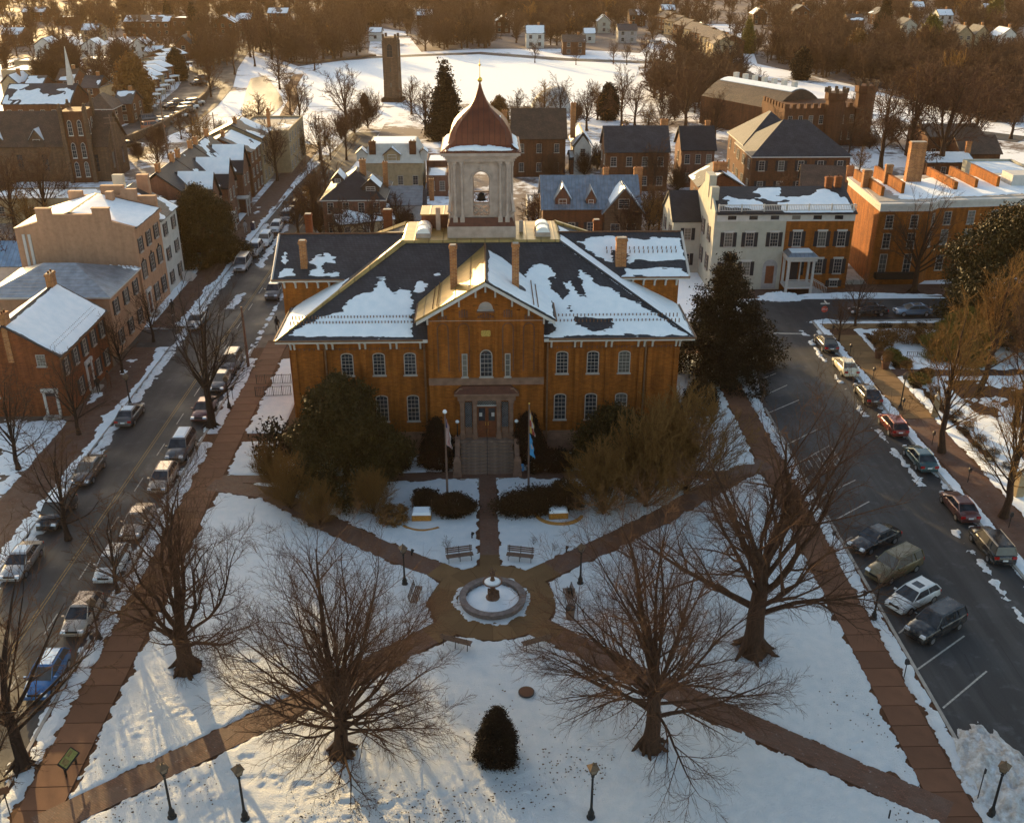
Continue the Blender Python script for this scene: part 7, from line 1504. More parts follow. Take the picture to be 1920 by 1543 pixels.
t = empty('marker_post', (*W(768, 1543, .1), .1), 0, 'small dark stake at the bottom edge', 'post'); MB().box(-.03, .03, -.03, .03, 0, .5).build('stake', M['dark'], t)
t = empty('marker_post', (*W(1666, 1535, .1), .1), 0, 'small dark stake at the lower right beside the path', 'post'); MB().box(-.03, .03, -.03, .03, 0, .6).build('stake', M['dark'], t)
# hydrants, pots, statue, fence by the ramp, utility poles
for px, py, s_, lab in ((726, 770, 1, 'a'),): pass
def pot(px, py, label):
    x, y = W(px, py, .1); t = empty('plant_pot', (x, y, .12), 0, label, 'plant pot', 'plant pots by the garden gate'); MB().lathe([(.3, 0), (.42, .7), (.46, .72), (.44, .8)], 12).build('pot', M['slab'], t)
    link('shrub', SHR, M['leaf_rust'], t, (0, 0, .7), (0, 0, 0), .45)
SHR = leaf_cloud(5, P_round(1.0), 1.9, 90, 14, .10, .5, .55)
pot(1661, 684, 'terracotta pot with a dark bush at the garden gate, upper'); pot(1660-5+5, 695, 'terracotta pot with a dark bush at the garden gate, lower') if False else pot(1659+0, 692, 'terracotta pot with a dark bush at the garden gate')
pot(1646, 672, 'second terracotta pot just behind the one at the garden gate')
x, y = W(1752, 780, .1); t = empty('statue', (x, y, .1), R(-30), 'pale bust on an ochre plinth in the garden on the right', 'statue'); MB().box(-.3, .3, -.3, .3, 0, .2).box(-.24, .24, -.24, .24, .2, 1.7).build('plinth', M['tan'], t)
MB().lathe([(.22, 1.7), (.3, 1.85), (.26, 2.0), (.1, 2.1), (.13, 2.22), (.15, 2.32), (.12, 2.45), (.03, 2.5)], 10).build('bust', M['whitewall'], t, smooth=True)
x, y = W(1906, 930, .1); t = empty('kiosk', (x, y, .1), R(10), 'yellow lit gate pier at the right edge', 'pier'); MB().box(-.35, .35, -.35, .35, 0, 1.8).box(-.45, .45, -.45, .45, 1.8, 1.95).build('pier', M['tan'], t); MB().lathe([(.2, 1.95), (.25, 2.2), (.02, 2.5)], 8).build('cap', M['whitewall'], t)
def rail(name, a, b, label, h=1.0, n=14):
    d = Vector((b[0]-a[0], b[1]-a[1], 0)); t = empty(name, (a[0], a[1], .1), math.atan2(d.y, d.x), label, 'railing'); L = d.length
    MB().tube([(0, 0, h), (L, 0, h)], .025, 4).tube([(0, 0, .12), (L, 0, .12)], .02, 4).build('rail', M['dark'], t)
    bm_ = MB().box(-.012, .012, -.012, .012, .1, h).mesh('baluster')
    for i in range(n+1): link('baluster' if i % 5 else 'post', bm_, M['dark'], t, (L*i/n, 0, 0), (0, 0, 0), (1, 1, 1) if i % 5 else (2.5, 2.5, 1.08))
rail('railing', W(482, 722, .1), W(546, 720, .1), 'black iron railing along the ramp at the left corner of the hall', 1.0, 20); rail('railing', W(480, 745, .1), W(546, 742, .1), 'lower black iron railing of the ramp at the left corner of the hall', 1.0, 20)
rail('railing', W(1700, 670, .1), W(1760, 672, .1), 'low railing behind the garden pots', .6, 16)
def ubpole(px, py, h, label, arms=1):
    x, y = W(px, py, 0); t = empty('utility_pole', (x, y, 0), R(20), label, 'utility pole', 'wooden utility poles'); MB().lathe([(.16, 0), (.10, h)], 7).build('pole', M['wood'], t)
    for i in range(arms): box('crossarm', M['wood'], t, -1.0, 1.0, -.06, .06, h-.6-i*.9, h-.48-i*.9)
ubpole(606, 330, 10.5, 'dark utility pole at the edge of the park left of the cupola'); ubpole(224, 335, 11, 'utility pole by the church tower', 2); ubpole(316, 300, 11, 'utility pole right of the church tower', 1); ubpole(408, 290, 8, 'slim utility pole over the creek bank'); ubpole(466, 690, 6.5, 'leaning utility pole on the left verge behind the street tree', 0)
# hedges and shrubs
def shrub(px, py, r, h, mat, label, seed=1, leaf_=.1, n=260, prof=None, cat='shrub', group=None, rz=0, sq=1.0):
    x, y = W(px, py, .1); me = leaf_cloud(seed, (prof or P_round)(r), h, n, 22, leaf_, .34*max(.6, r*.7), .6, squash=sq)
    return ever('shrub' if cat == 'shrub' else 'hedge', me, mat, x, y, label, cat, group, .5*h, .06, R(rz), 1, .05, 'foliage')
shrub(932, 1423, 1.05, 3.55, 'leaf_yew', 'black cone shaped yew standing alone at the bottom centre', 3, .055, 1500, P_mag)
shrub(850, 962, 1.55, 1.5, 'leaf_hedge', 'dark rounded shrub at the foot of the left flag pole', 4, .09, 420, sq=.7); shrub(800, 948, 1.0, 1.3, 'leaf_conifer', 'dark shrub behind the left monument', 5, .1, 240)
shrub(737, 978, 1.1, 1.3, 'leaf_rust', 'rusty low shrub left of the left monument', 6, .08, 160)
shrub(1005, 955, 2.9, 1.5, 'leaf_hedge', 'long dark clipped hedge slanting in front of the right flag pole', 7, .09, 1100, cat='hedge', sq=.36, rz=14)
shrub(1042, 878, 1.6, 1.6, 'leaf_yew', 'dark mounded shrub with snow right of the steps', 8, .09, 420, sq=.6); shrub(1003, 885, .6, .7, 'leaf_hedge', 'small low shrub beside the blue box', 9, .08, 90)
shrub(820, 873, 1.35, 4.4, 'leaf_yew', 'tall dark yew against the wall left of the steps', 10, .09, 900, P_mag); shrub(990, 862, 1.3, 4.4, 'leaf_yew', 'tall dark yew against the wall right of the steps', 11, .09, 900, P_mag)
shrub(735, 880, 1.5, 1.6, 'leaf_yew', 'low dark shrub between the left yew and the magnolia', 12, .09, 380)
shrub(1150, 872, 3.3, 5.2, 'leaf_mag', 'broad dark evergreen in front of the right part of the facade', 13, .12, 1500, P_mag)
shrub(1062, 950, 1.3, 2.2, 'leaf_hedge', 'dark bush by the right monument at the end of the hedge', 14, .09, 300)
shrub(1312, 770, 1.6, 3.4, 'leaf_hedge', 'dark bush at the right rear corner of the hall', 15, .1, 420, P_mag)
for i, (px, py, r, h, mt, lab) in enumerate(((1655, 648, 1.2, 1.8, 'leaf_rust', 'rusty round bush in the garden across the right street'), (1672, 672, .8, 1.0, 'leaf_olive', 'olive mound below the rusty round bush'), (1690, 684, .8, .8, 'leaf_olive', 'second olive mound below the rusty round bush'), (1698, 690, .45, .7, 'leaf_rust', 'small clipped ball by the garden railing'), (1722, 718, 1.0, .9, 'leaf_olive', 'olive mound past the garden path'), (1735, 708, .7, 1.0, 'leaf_rust', 'rusty bush past the garden path'), (1700, 640, 1.7, 1.6, 'leaf_rust', 'wide rusty shrub at the back of the garden'), (1740, 645, 1.9, 1.7, 'leaf_rust', 'second wide rusty shrub at the back of the garden'))): shrub(px, py, r, h, mt, lab, 20+i, .08, 200)
ORD = 'first second third fourth fifth sixth seventh eighth ninth tenth eleventh twelfth thirteenth fourteenth fifteenth sixteenth seventeenth eighteenth nineteenth twentieth twenty-first twenty-second'.split()
for i in range(22):
    y = 101-i*1.25; y -= 2.6*(i > 6); x = 40.7+(y < 88)*.5+(.9 if i % 2 else 0); t = ever('hedge_plant', SHR, 'leaf_yew', x, y, ORD[i]+' clipped dark plant from the street corner along the garden beds across the right street', 'shrub', 'small clipped plants edging the garden', .4, .03, i, (.42, .5, .28), .1, 'foliage')
for i in range(7): ever('hedge_plant', SHR, 'leaf_yew', 43.5+i*2.1, 104.5, ORD[i]+' clipped dark plant from the corner along the cross street pavement', 'shrub', 'small clipped plants along the cross street', .4, .03, i, (.8, .35, .3), .1, 'foliage')
def twigshrub(px, py, label, s, seed):
    me = tree_meshes(seed, .2, .03, 9, .8, 60, 5, (4, 4), .05, (.1, 1), .12, tw=.006, sides=(4, 3, 3)); x, y = W(px, py, .2); t = empty('twiggy_shrub', (x, y, .15), 0, label, 'shrub', 'small bare twiggy shrubs'); t.scale = (s,)*3
    link('stem', me[0], M['bark'], t); link('crown', me[1], M['twig'], t)
for i, (px, py, s_, lab) in enumerate(((838, 1030, 1.0, 'bare twiggy shrub left of the bench behind the fountain'), (728, 1130, .9, 'bare twiggy shrub at the left of the plaza'), (829, 1240, .8, 'bare twiggy shrub before the front left bench'), (1018, 1242, .9, 'bare twiggy shrub before the front right bench'), (1122, 1125, .8, 'bare twiggy shrub right of the litter bin'), (1152, 1130, .8, 'second bare twiggy shrub right of the litter bin'), (1155, 1165, .7, 'third bare twiggy shrub right of the litter bin'), (1000, 1020, .7, 'bare twiggy shrub right of the middle path'), (1040, 1032, .8, 'second bare twiggy shrub right of the middle path'))): twigshrub(px, py, lab, s_, 60+i)
for i, (px, py, lab) in enumerate(((885, 1008, 'small dark spotlight on the snow left of the middle path'), (772, 1040, 'small spotlight left of the back left bench'), (1062, 1034, 'small spotlight right of the back right bench'))):
    x, y = W(px, py, .2); t = empty('garden_spotlight', (x, y, .15), 0, lab, 'light', 'garden spotlights'); MB().lathe([(.05, 0), (.05, .25)], 6).build('stem', M['dark'], t); MB().tube([(0, 0, .28), (.08, .14, .4)], [.09, .13], 8).build('head', M['dark'], t)
# pedestrians on the left pavement
def person(px, py, coat, label, rz=0):
    x, y = W(px, py, .1); t = empty('person', (x, y, .12), R(rz), label, 'person')
    me = bpy.data.meshes.new('body'); V = [(0, 0, .95), (0, 0, 1.15), (0, 0, 1.4), (0, 0, 1.52), (0, .02, 1.64), (0, .03, 1.74), (.2, 0, 1.42), (.27, .05, 1.15), (.24, .18, .92), (-.2, 0, 1.42), (-.27, -.05, 1.15), (-.24, -.1, .9), (.1, .03, .88), (.12, .12, .48), (.12, .1, .06), (.12, .2, .03), (-.1, -.02, .88), (-.12, -.05, .48), (-.12, -.2, .06), (-.12, -.1, .03)]
    E_ = [(0, 1), (1, 2), (2, 3), (3, 4), (4, 5), (2, 6), (6, 7), (7, 8), (2, 9), (9, 10), (10, 11), (0, 12), (12, 13), (13, 14), (14, 15), (0, 16), (16, 17), (17, 18), (18, 19)]
    me.from_pydata(V, E_, []); o = link('body', me, M[coat], t); sk = o.modifiers.new('skin', 'SKIN')
    rr = [.16, .17, .18, .06, .09, .08, .08, .06, .035, .08, .06, .035, .1, .075, .05, .04, .1, .075, .05, .04]
    for i, r_ in enumerate(rr): me.skin_vertices[0].data[i].radius = (r_, r_*.8)
    me.skin_vertices[0].data[0].use_root = True; o.modifiers.new('sub', 'SUBSURF').levels = 1
    MB().lathe([(.02, 1.6), (.1, 1.66), (.11, 1.74), (.08, 1.82), (.02, 1.85)], 8, (0, .03, 0)).build('hat', M['dark'], t, smooth=True)
person(186, 738, 'dark', 'person in dark coat by the doorway of the low brick house', 40); person(206, 728, 'brick_sooty', 'person in a dark brown coat near the street tree by the low brick house', -30); person(325, 590, 'dark', 'person in dark clothes walking past the tall pink house', 20)
person(521, 622, 'dark', 'person in black at the corner by the left end of the hall', 160); person(461, 437, 'greywall', 'person in pale clothes on the pavement by the gabled houses', 10)
t = empty('mail_box', (*W(475, 432, .1), .1), 0, 'dark blue mail box on the pavement by the gabled houses', 'mail box'); MB().box(-.3, .3, -.28, .28, .1, 1.0).prism([(.3*math.cos(k*math.pi/6), 1.0+.28*math.sin(k*math.pi/6)) for k in range(7)], 'y', -.28, .28).build('body', PAINT['darkblue'], t)
# ================================================================== trees
def plant(px, py, me, label, s=1, rz=0, group=None, **k): x, y = W(px, py, .1); return bare_tree(me, x, y, label, group, R(rz), s, .05, **k)
VA = dict(trunk=3.4, r=.42, limbs=17, limb_len=6.9, lo=88, hi=10, counts=(11, 9, 6), up=.05, limb_z=(.42, 1), gn=.085, ratios=(.52, .50, .60), ang=.6, tw=.0065, sides=(10, 7, 5, 3, 3), lead=5.5)
tA = tree_meshes(1, **{**VA, 'limbs': 30, 'up': .025, 'limb_len': 8.9, 'lead': 9, 'gn': .085}); plant(640, 1412, tA, 'bare spreading tree in the left foreground with a dense low skirt of branches')
tB = tree_meshes(12, **{**VA, 'r': .46, 'trunk': 4.6, 'limb_len': 9.4, 'limb_z': (.5, 1), 'up': .02, 'lead': 9, 'limbs': 24, 'gn': .095}); plant(1218, 1400, tB, 'bare spreading tree in the right foreground with long drooping limbs')
tC = tree_meshes(3, trunk=3.2, r=.52, limbs=10, limb_len=9.4, lo=70, hi=14, counts=(12, 9, 7), up=.05, limb_z=(.55, 1), gn=.15, ratios=(.52, .5, .58), ang=.62, tw=.007, sides=(10, 8, 6, 3, 3), lead=8)
plant(350, 1256, tC, 'thick trunked bare maple forking low on the left side of the square')
tD = tree_meshes(4, trunk=4.6, r=.55, limbs=11, limb_len=10.4, lo=78, hi=14, counts=(12, 9, 7), up=.045, limb_z=(.55, 1), gn=.15, ratios=(.52, .5, .58), ang=.62, tw=.007, sides=(10, 8, 6, 3, 3), lead=9)
plant(1412, 1222, tD, 'tall bare tree with buttressed roots and wide boughs on the right side of the square', 1.12)
tE = tree_meshes(5, trunk=4.2, r=.36, limbs=11, limb_len=8.6, lo=58, hi=8, counts=(7, 6, 5), up=.03, limb_z=(.6, 1), gn=.08, ratios=(.48, .48, .5), ang=.55, tw=.012, lead=8)
plant(396, 800, tE, 'dark bare street tree on the left verge by the pink brown sedan', bark='bark_dark', twig='bark_dark')
plant(42, 1440, tE, 'dark leaning bare street tree at the lower left corner', .95, 70, bark='bark_dark'); plant(682-12, 1100, tE, 'x') if False else None
tF = tree_meshes(6, trunk=2.4, r=.16, limbs=12, limb_len=4.2, lo=60, hi=8, counts=(6, 5, 4), up=.04, limb_z=(.4, 1), gn=.1, ratios=(.5, .5, .5), tw=.011, lead=4)
plant(222, 1112, tF, 'slim bare street tree on the left verge by the white compact', 1.0, 30, bark='bark_dark'); plant(-8, 1500, tF, 'slim dark tree trunk at the very left edge', 1.1, 10, bark='bark_dark')
for i, (px, py, s_, lab) in enumerate(((128, 1010, 1.3, 'bare street tree on the far side of the left street near the silver car'), (35, 880, 1.2, 'bare tree in the yard at the left edge'), (148, 815, 1.1, 'bare small tree in front of the low brick house'), (230, 700, .9, 'bare small tree by the corner of the low brick house'), (288, 640, .9, 'bare small tree before the tall pink house'), (60, 760, .0, ''), (1520, 1225, .0, ''))):
    if s_: plant(px, py, tF, lab, s_, 50*i, bark='bark_dark')
# upright yellowish bare clumps near the hall (fastigiate)
def clumpy(seed, r=3.2, h=5.2, n=44, up=.09): return tree_meshes(seed, .5, .16, n, h, 62, 3, (10, 8, 6), up, (.2, 1), .08, tw=.011, ang=.5, ratios=(.5, .42, .42), sides=(6, 5, 3, 3, 3))
g1 = clumpy(21); g2 = clumpy(22, h=6.2)
for px, py, s_, m_, rz, lab in ((1210, 950, 1.3, g1, 0, 'dense yellow tan bare shrub tree right of the hall steps'), (1130, 965, .8, g2, 50, 'yellow tan bare shrub next to the right monument'), (1285, 925, 1.15, g2, 20, 'yellow tan bare shrub tree at the right end of the facade walk'), (600, 985, .55, g1, 80, 'yellow tan bare shrub below the magnolia'), (700, 965, .5, g2, 10, 'small yellow tan bare shrub between the magnolia and left monument'), (545, 955, .6, g2, 140, 'tan bare shrub at the left of the magnolia'), (510, 905, .55, g1, 200, 'tan bare shrub left of the magnolia near the side path')):
    plant(px, py, m_, lab, s_, rz, 'tan bare shrubs before the hall', twig='twig_tan')
# right edge trees
tG = tree_meshes(8, trunk=6, r=.3, limbs=16, limb_len=6.5, lo=48, hi=6, counts=(8, 6, 5), up=.06, limb_z=(.35, 1), gn=.08, ratios=(.5, .5, .5), tw=.013, lead=7, ang=.5)
plant(1765, 848, tG, 'tall bare tree on the verge beside the dark teal sedan', .95, 0, twig='twig_tan'); plant(1880, 970, tG, 'tall bare tree on the verge beside the brown maroon sedan', .95, 120, twig='twig_tan'); plant(1835, 740, tG, 'tan bare tree in the garden behind the statue', 1.0, 200, twig='twig_tan'); plant(1905, 800, tG, 'bare tree at the right edge of the garden', 1.0, 300)
plant(1712, 548, tE, 'bare street tree in front of the brown brick block', .95, 33)
plant(1603, 612, tF, 'thin bare sapling on the corner pavement', .9, 12); plant(1572, 640, tF, 'second thin bare sapling on the corner pavement', .7, 99)
# evergreens
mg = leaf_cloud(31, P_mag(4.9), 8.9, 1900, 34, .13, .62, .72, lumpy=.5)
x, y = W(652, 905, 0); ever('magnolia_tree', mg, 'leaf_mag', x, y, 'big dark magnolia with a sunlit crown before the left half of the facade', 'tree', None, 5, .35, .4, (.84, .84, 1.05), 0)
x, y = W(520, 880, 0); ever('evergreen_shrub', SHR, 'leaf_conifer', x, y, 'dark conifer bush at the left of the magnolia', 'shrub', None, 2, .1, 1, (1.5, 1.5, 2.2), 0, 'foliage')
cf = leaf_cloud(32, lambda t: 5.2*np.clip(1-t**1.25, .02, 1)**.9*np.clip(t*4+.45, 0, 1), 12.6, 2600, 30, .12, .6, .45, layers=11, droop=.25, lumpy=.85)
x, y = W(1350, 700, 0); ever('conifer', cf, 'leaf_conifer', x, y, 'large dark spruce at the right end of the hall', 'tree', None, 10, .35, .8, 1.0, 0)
mg2 = leaf_cloud(33, P_egg(6.6), 13.5, 2600, 30, .15, .8, .72, lumpy=.5)
x, y = W(1850, 640, 0); ever('magnolia_tree', mg2, 'leaf_mag', x+3.5, y+1, 'huge dark magnolia with a sunlit top at the right edge', 'tree', None, 7, .4, .8, 1.12, 0)
x, y = W(1770, 680, 0); ever('evergreen_tree', mg, 'leaf_olive', x+2, y+1, 'olive green evergreen in front of the huge magnolia', 'tree', None, 5, .3, 2.8, .62, 0)
x, y = W(385, 490, 0); ever('magnolia_tree', mg, 'leaf_mag', x, y, 'dark dome shaped evergreen on the left street beside the balconies', 'tree', None, 5, .3, 1.8, (.95, .95, 1.15), 0)
cf2 = leaf_cloud(34, P_cone(3.6), 14, 900, 20, .26, .9, .3, layers=13, droop=.15, lumpy=.3); cf3 = leaf_cloud(35, P_egg(2.6), 9, 600, 18, .28, .8, .5)
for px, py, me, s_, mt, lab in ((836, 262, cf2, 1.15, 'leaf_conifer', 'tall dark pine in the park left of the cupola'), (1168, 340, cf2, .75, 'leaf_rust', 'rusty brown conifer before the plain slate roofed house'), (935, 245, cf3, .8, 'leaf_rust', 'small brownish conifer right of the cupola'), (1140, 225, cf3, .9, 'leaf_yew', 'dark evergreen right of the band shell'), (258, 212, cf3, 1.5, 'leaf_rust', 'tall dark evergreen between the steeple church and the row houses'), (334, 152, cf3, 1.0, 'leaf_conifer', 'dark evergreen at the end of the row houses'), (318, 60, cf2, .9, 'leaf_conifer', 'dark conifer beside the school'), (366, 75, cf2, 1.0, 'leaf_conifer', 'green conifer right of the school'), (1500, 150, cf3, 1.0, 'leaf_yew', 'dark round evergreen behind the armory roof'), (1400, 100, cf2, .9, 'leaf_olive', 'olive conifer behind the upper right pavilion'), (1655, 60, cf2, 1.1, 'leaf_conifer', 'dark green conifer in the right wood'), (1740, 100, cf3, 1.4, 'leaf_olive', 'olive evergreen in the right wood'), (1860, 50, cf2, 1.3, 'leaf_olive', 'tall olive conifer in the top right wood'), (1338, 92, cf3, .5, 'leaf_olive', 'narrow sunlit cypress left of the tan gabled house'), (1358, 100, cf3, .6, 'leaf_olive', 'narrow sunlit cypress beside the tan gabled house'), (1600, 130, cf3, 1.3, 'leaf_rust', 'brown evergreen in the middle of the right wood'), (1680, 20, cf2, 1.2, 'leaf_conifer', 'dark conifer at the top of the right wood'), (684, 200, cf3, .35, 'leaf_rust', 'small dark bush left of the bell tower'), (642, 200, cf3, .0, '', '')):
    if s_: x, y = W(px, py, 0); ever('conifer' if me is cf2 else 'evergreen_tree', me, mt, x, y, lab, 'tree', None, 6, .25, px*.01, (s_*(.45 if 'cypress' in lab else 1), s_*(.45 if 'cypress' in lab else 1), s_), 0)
# mid distance bare trees, placed one by one
T1 = tree_meshes(41, 3.4, .32, 10, 6.4, 62, 8, (7, 6, 4), .03, (.6, 1), .11, tw=.022, lead=6, sides=(7, 5, 3, 3, 3)); T2 = tree_meshes(42, 2.6, .25, 12, 5.2, 70, 6, (7, 6, 4), .05, (.5, 1), .10, tw=.022, lead=5, sides=(7, 5, 3, 3, 3)); T3 = tree_meshes(43, 5, .28, 11, 5.6, 48, 5, (7, 6, 4), .04, (.4, 1), .09, tw=.024, lead=7, sides=(6, 4, 3, 3, 3))
MID = [(650, 238, T1, 1.25, 'wide bare tree standing alone in the snowy park left of the bell tower'), (798, 252, T2, 1.2, 'round bare tree between the bell tower and the dark pine'), (772, 215, T2, 1.0, 'bare tree just right of the bell tower base'), (566, 262, T3, 1.1, 'bare tree at the left edge of the park by the curved path'), (490, 265, T2, 1.1, 'golden lit bare tree on the creek bank'), (466, 268, T2, .8, 'smaller golden lit bare tree on the creek bank'), (600, 300, T2, 1.0, 'bare tree behind the utility pole'), (545, 215, T3, .8, 'thin bare tree by the path bend'), (1000, 262, T2, 1.0, 'bare tree behind the rust brown roof'), (970, 235, T2, .9, 'bare tree right of the cupola finial'), (1100, 245, T2, 1.2, 'bare tree right of the band shell'), (1165, 240, T3, 1.1, 'tall bare tree in the park right of the band shell'), (1190, 235, T1, .9, 'bare tree at the right edge of the park lawn'), (1240, 262, T2, 1.2, 'bare tree behind the plain slate roofed house'), (1285, 245, T1, 1.3, 'dark spreading bare tree left of the armory'), (1250, 180, T2, 1.0, 'bare tree above the park right corner'), (1340, 262, T2, 1.1, 'bare tree by the armory side wall'), (1150, 120, T3, .6, 'thin bare park tree, left of a pair above the snow'), (1175, 122, T3, .6, 'thin bare park tree, right of a pair above the snow'), (1210, 128, T1, 1.0, 'big bare tree at the right end of the park lawn'), (1080, 122, T3, .55, 'thin bare tree at the top edge of the park lawn'), (1003, 118, T3, .6, 'second thin bare tree at the top edge of the park lawn'), (1470, 425, T2, .9, 'bare tree in the gap behind the twin town house'), (1180, 470, T2, .9, 'brown bare tree behind the east wing'), (1235, 440, T2, .8, 'bare tree left of the narrow cream annex'), (1000, 440, T2, .7, 'rusty bare bush behind the cupola on the right'), (1700, 330, T3, 1.7, 'huge tan bare tree behind the brick block'), (1650, 320, T3, 1.5, 'tall tan bare tree left of the huge one'), (1760, 335, T1, 1.9, 'massive bare tree with thick limbs behind the brick block'), (1820, 300, T1, 1.5, 'bare tree behind the low snow roofed building'), (1895, 260, T2, 1.3, 'bare tree by the parking lot at the right edge'), (1600, 260, T2, 1.3, 'bare tree right of the armory towers'), (700, 470, T2, .9, 'bare shrubby tree behind the left wing'), (640, 465, T2, .8, 'golden bare shrubby tree behind the left wing'), (560, 440, T2, .8, 'bare tree at the left end of the hall roof line'), (745, 440, T2, .7, 'bare bush tree left of the cupola base'), (90, 420, T1, 1.1, 'brown bare tree before the stone church'), (30, 430, T1, 1.1, 'second brown bare tree before the stone church'), (300, 330, T2, 1.0, 'bare tree by the road junction'), (365, 285, T2, 1.0, 'bare tree below the parkway wall'), (430, 330, T2, .9, 'bare tree above the gabled houses'), (520, 340, T3, .9, 'bare street tree by the long tan block'), (590, 420, T3, .8, 'bare street tree at the right side of the left street'), (612, 372, T2, .8, 'bare street tree by the black shingled house'), (1420, 330, T2, .8, 'bare tree behind the hip roofed house'), (100, 530, T2, 0, ''), (20, 560, T2, 1.2, 'bare tree behind the low brick house'), (396, 182, T2, 1.1, 'bare tree on the parkway bank'), (440, 140, T3, 1.0, 'tall bare tree on the parkway bank'), (478, 125, T3, 1.1, 'tall bare tree by the creek bend'), (525, 168, T2, 1.2, 'dark bare tree over the creek'), (470, 108, T3, 1.2, 'first of the tall bare trees above the snowy bank'), (510, 112, T3, 1.3, 'second of the tall bare trees above the snowy bank'), (590, 132, T2, 1.1, 'bare tree at the upper left corner of the park'), (640, 110, T1, 1.3, 'sunlit round bare tree behind the bell tower')]
for i, (px, py, me, s_, lab) in enumerate(MID):
    if s_: plant(px, py, me, lab, s_, 47*i % 360, 'bare winter trees around the park and back lots', twig='twig_grey' if i % 3 else 'twig')
# far wood: individual small trees in four named stands, then the rest as one mass
def far_tree(seed, tw=.06): 
    a_, b_ = tree_meshes(seed, 2.5, .3, 9, 5.6, 66, 6, (7, 9), .05, (.5, 1), .12, tw=tw, lead=5.5, sides=(5, 4, 3, 3)); return a_, b_
FT = [far_tree(50+i) for i in range(4)]
FM = []
for a_, b_ in FT:
    va = np.empty(len(a_.vertices)*3, np.float32); a_.vertices.foreach_get('co', va); vb = np.empty(len(b_.vertices)*3, np.float32); b_.vertices.foreach_get('co', vb)
    fa = np.empty(len(a_.polygons)*4, np.int32); a_.polygons.foreach_get('vertices', fa); fb_ = np.empty(len(b_.polygons)*4, np.int32); b_.polygons.foreach_get('vertices', fb_)
    FM.append(arr_mesh('bare_tree', np.concatenate([va, vb]).reshape(-1, 3), [fa.reshape(-1, 4), fb_.reshape(-1, 4)+len(va)//3], True))
rnd = random.Random(9)
ZONES = [  # polygon in pixels, count, label, group
 ([(0, 60), (200, 20), (380, 10), (520, 0), (640, 0), (700, 40), (690, 105), (560, 125), (470, 95), (400, 140), (330, 110), (240, 75), (120, 60), (60, 110), (0, 110)], 60, 'bare brown tree in the hazy wood at the upper left', 'bare trees of the upper left wood'),
 ([(0, 130), (230, 130), (240, 190), (150, 185), (0, 175)], 12, 'bare tree among the warehouses at the left edge', 'bare trees among the warehouses'),
 ([(640, 0), (1230, 0), (1240, 60), (1200, 100), (1060, 92), (900, 92), (790, 98), (760, 60), (690, 50)], 58, 'bare brown tree in the wood above the park', 'bare trees of the wood above the park'),
 ([(1390, 30), (1920, 0), (1920, 230), (1860, 230), (1600, 160), (1420, 120)], 82, 'bare brown tree in the dense wood at the upper right', 'bare trees of the upper right wood'),
 ([(1230, 110), (1300, 120), (1390, 165), (1380, 240), (1290, 210), (1215, 190)], 14, 'bare brown tree between the park and the armory', 'bare trees beside the armory')]
def hides(p): return any(a_-9 < p[0] < b_+9 and py-2 < p[1] < py+56 for (a_, b_, py, *_r) in FAR)
def inpoly(p, P):
    c = False
    for i in range(len(P)):
        a_, b_ = P[i], P[(i+1) % len(P)]
        if (a_[1] > p[1]) != (b_[1] > p[1]) and p[0] < a_[0]+(p[1]-a_[1])*(b_[0]-a_[0])/(b_[1]-a_[1]): c = not c
    return c
LM = [((a_+b_)/2, py, lab.split(' with ')[0].split(' in the ')[0].split(' at the ')[0].split(' among ')[0].split(' near ')[0].split(' left of ')[0].split(' right of ')[0].split(' behind ')[0].split(' below ')[0].split(' above ')[0].split(' between ')[0].split(' beside ')[0]) for (a_, b_, py, h, rf_, rh, wl_, rm, sn, d, lab) in FAR]+[(738, 130, 'bell tower'), (1047, 190, 'white band shell'), (1545, 190, 'armory'), (60, 190, 'steeple church')]
def wood_label(p, s_, base):
    l = min(LM, key=lambda q: math.hypot(q[0]-p[0], (q[1]-p[1])*2)); dx, dy = p[0]-l[0], (p[1]-l[1])*2; r_ = math.hypot(dx, dy)
    d_ = ('left of' if dx < 0 else 'right of') if abs(dx) > abs(dy) else ('beyond' if dy < 0 else 'in front of'); q = 'just ' if r_ < 28 else ('' if r_ < 60 else ('well ' if 'of' in d_ and 'front' not in d_ else 'far '))
    return ' '.join(('%s bare tree %s%s the %s' % ('big' if s_ > 1.1 else ('small' if s_ < .88 else 'brown'), q, d_, l[2])).split()[:16])
for P_, n, lab0, grp in ZONES:
    x0, x1, y0, y1 = min(p[0] for p in P_), max(p[0] for p in P_), min(p[1] for p in P_), max(p[1] for p in P_); k = 0
    while k < n:
        p = (rnd.uniform(x0, x1), y0+(y1-y0)*rnd.random()**.6)
        if not inpoly(p, P_) or hides(p): continue
        x, y = W(*p); s_ = rnd.uniform(.7, 1.3); k += 1; sz = rnd.uniform(.8, 1.25); mk = ['twig', 'twig_grey', 'bark', 'twig_tan'][int(rnd.random()*3.4)]
        lab = wood_label(p, s_, lab0).replace('bare tree', ('slim ' if sz > 1.12 else ('spreading ' if sz < .94 else ''))+'bare tree').replace('brown ', '', 1)
        lab = ' '.join(({'twig': 'brown', 'twig_grey': 'russet', 'bark': 'dark', 'twig_tan': 'tan'}[mk]+' '+lab).split()[:16])
        tag(link('bare_tree', FM[k % 4], M[mk], None, (x, y, 0), (0, 0, rnd.random()*6.28), (s_, s_, s_*sz)), lab, 'tree', grp)
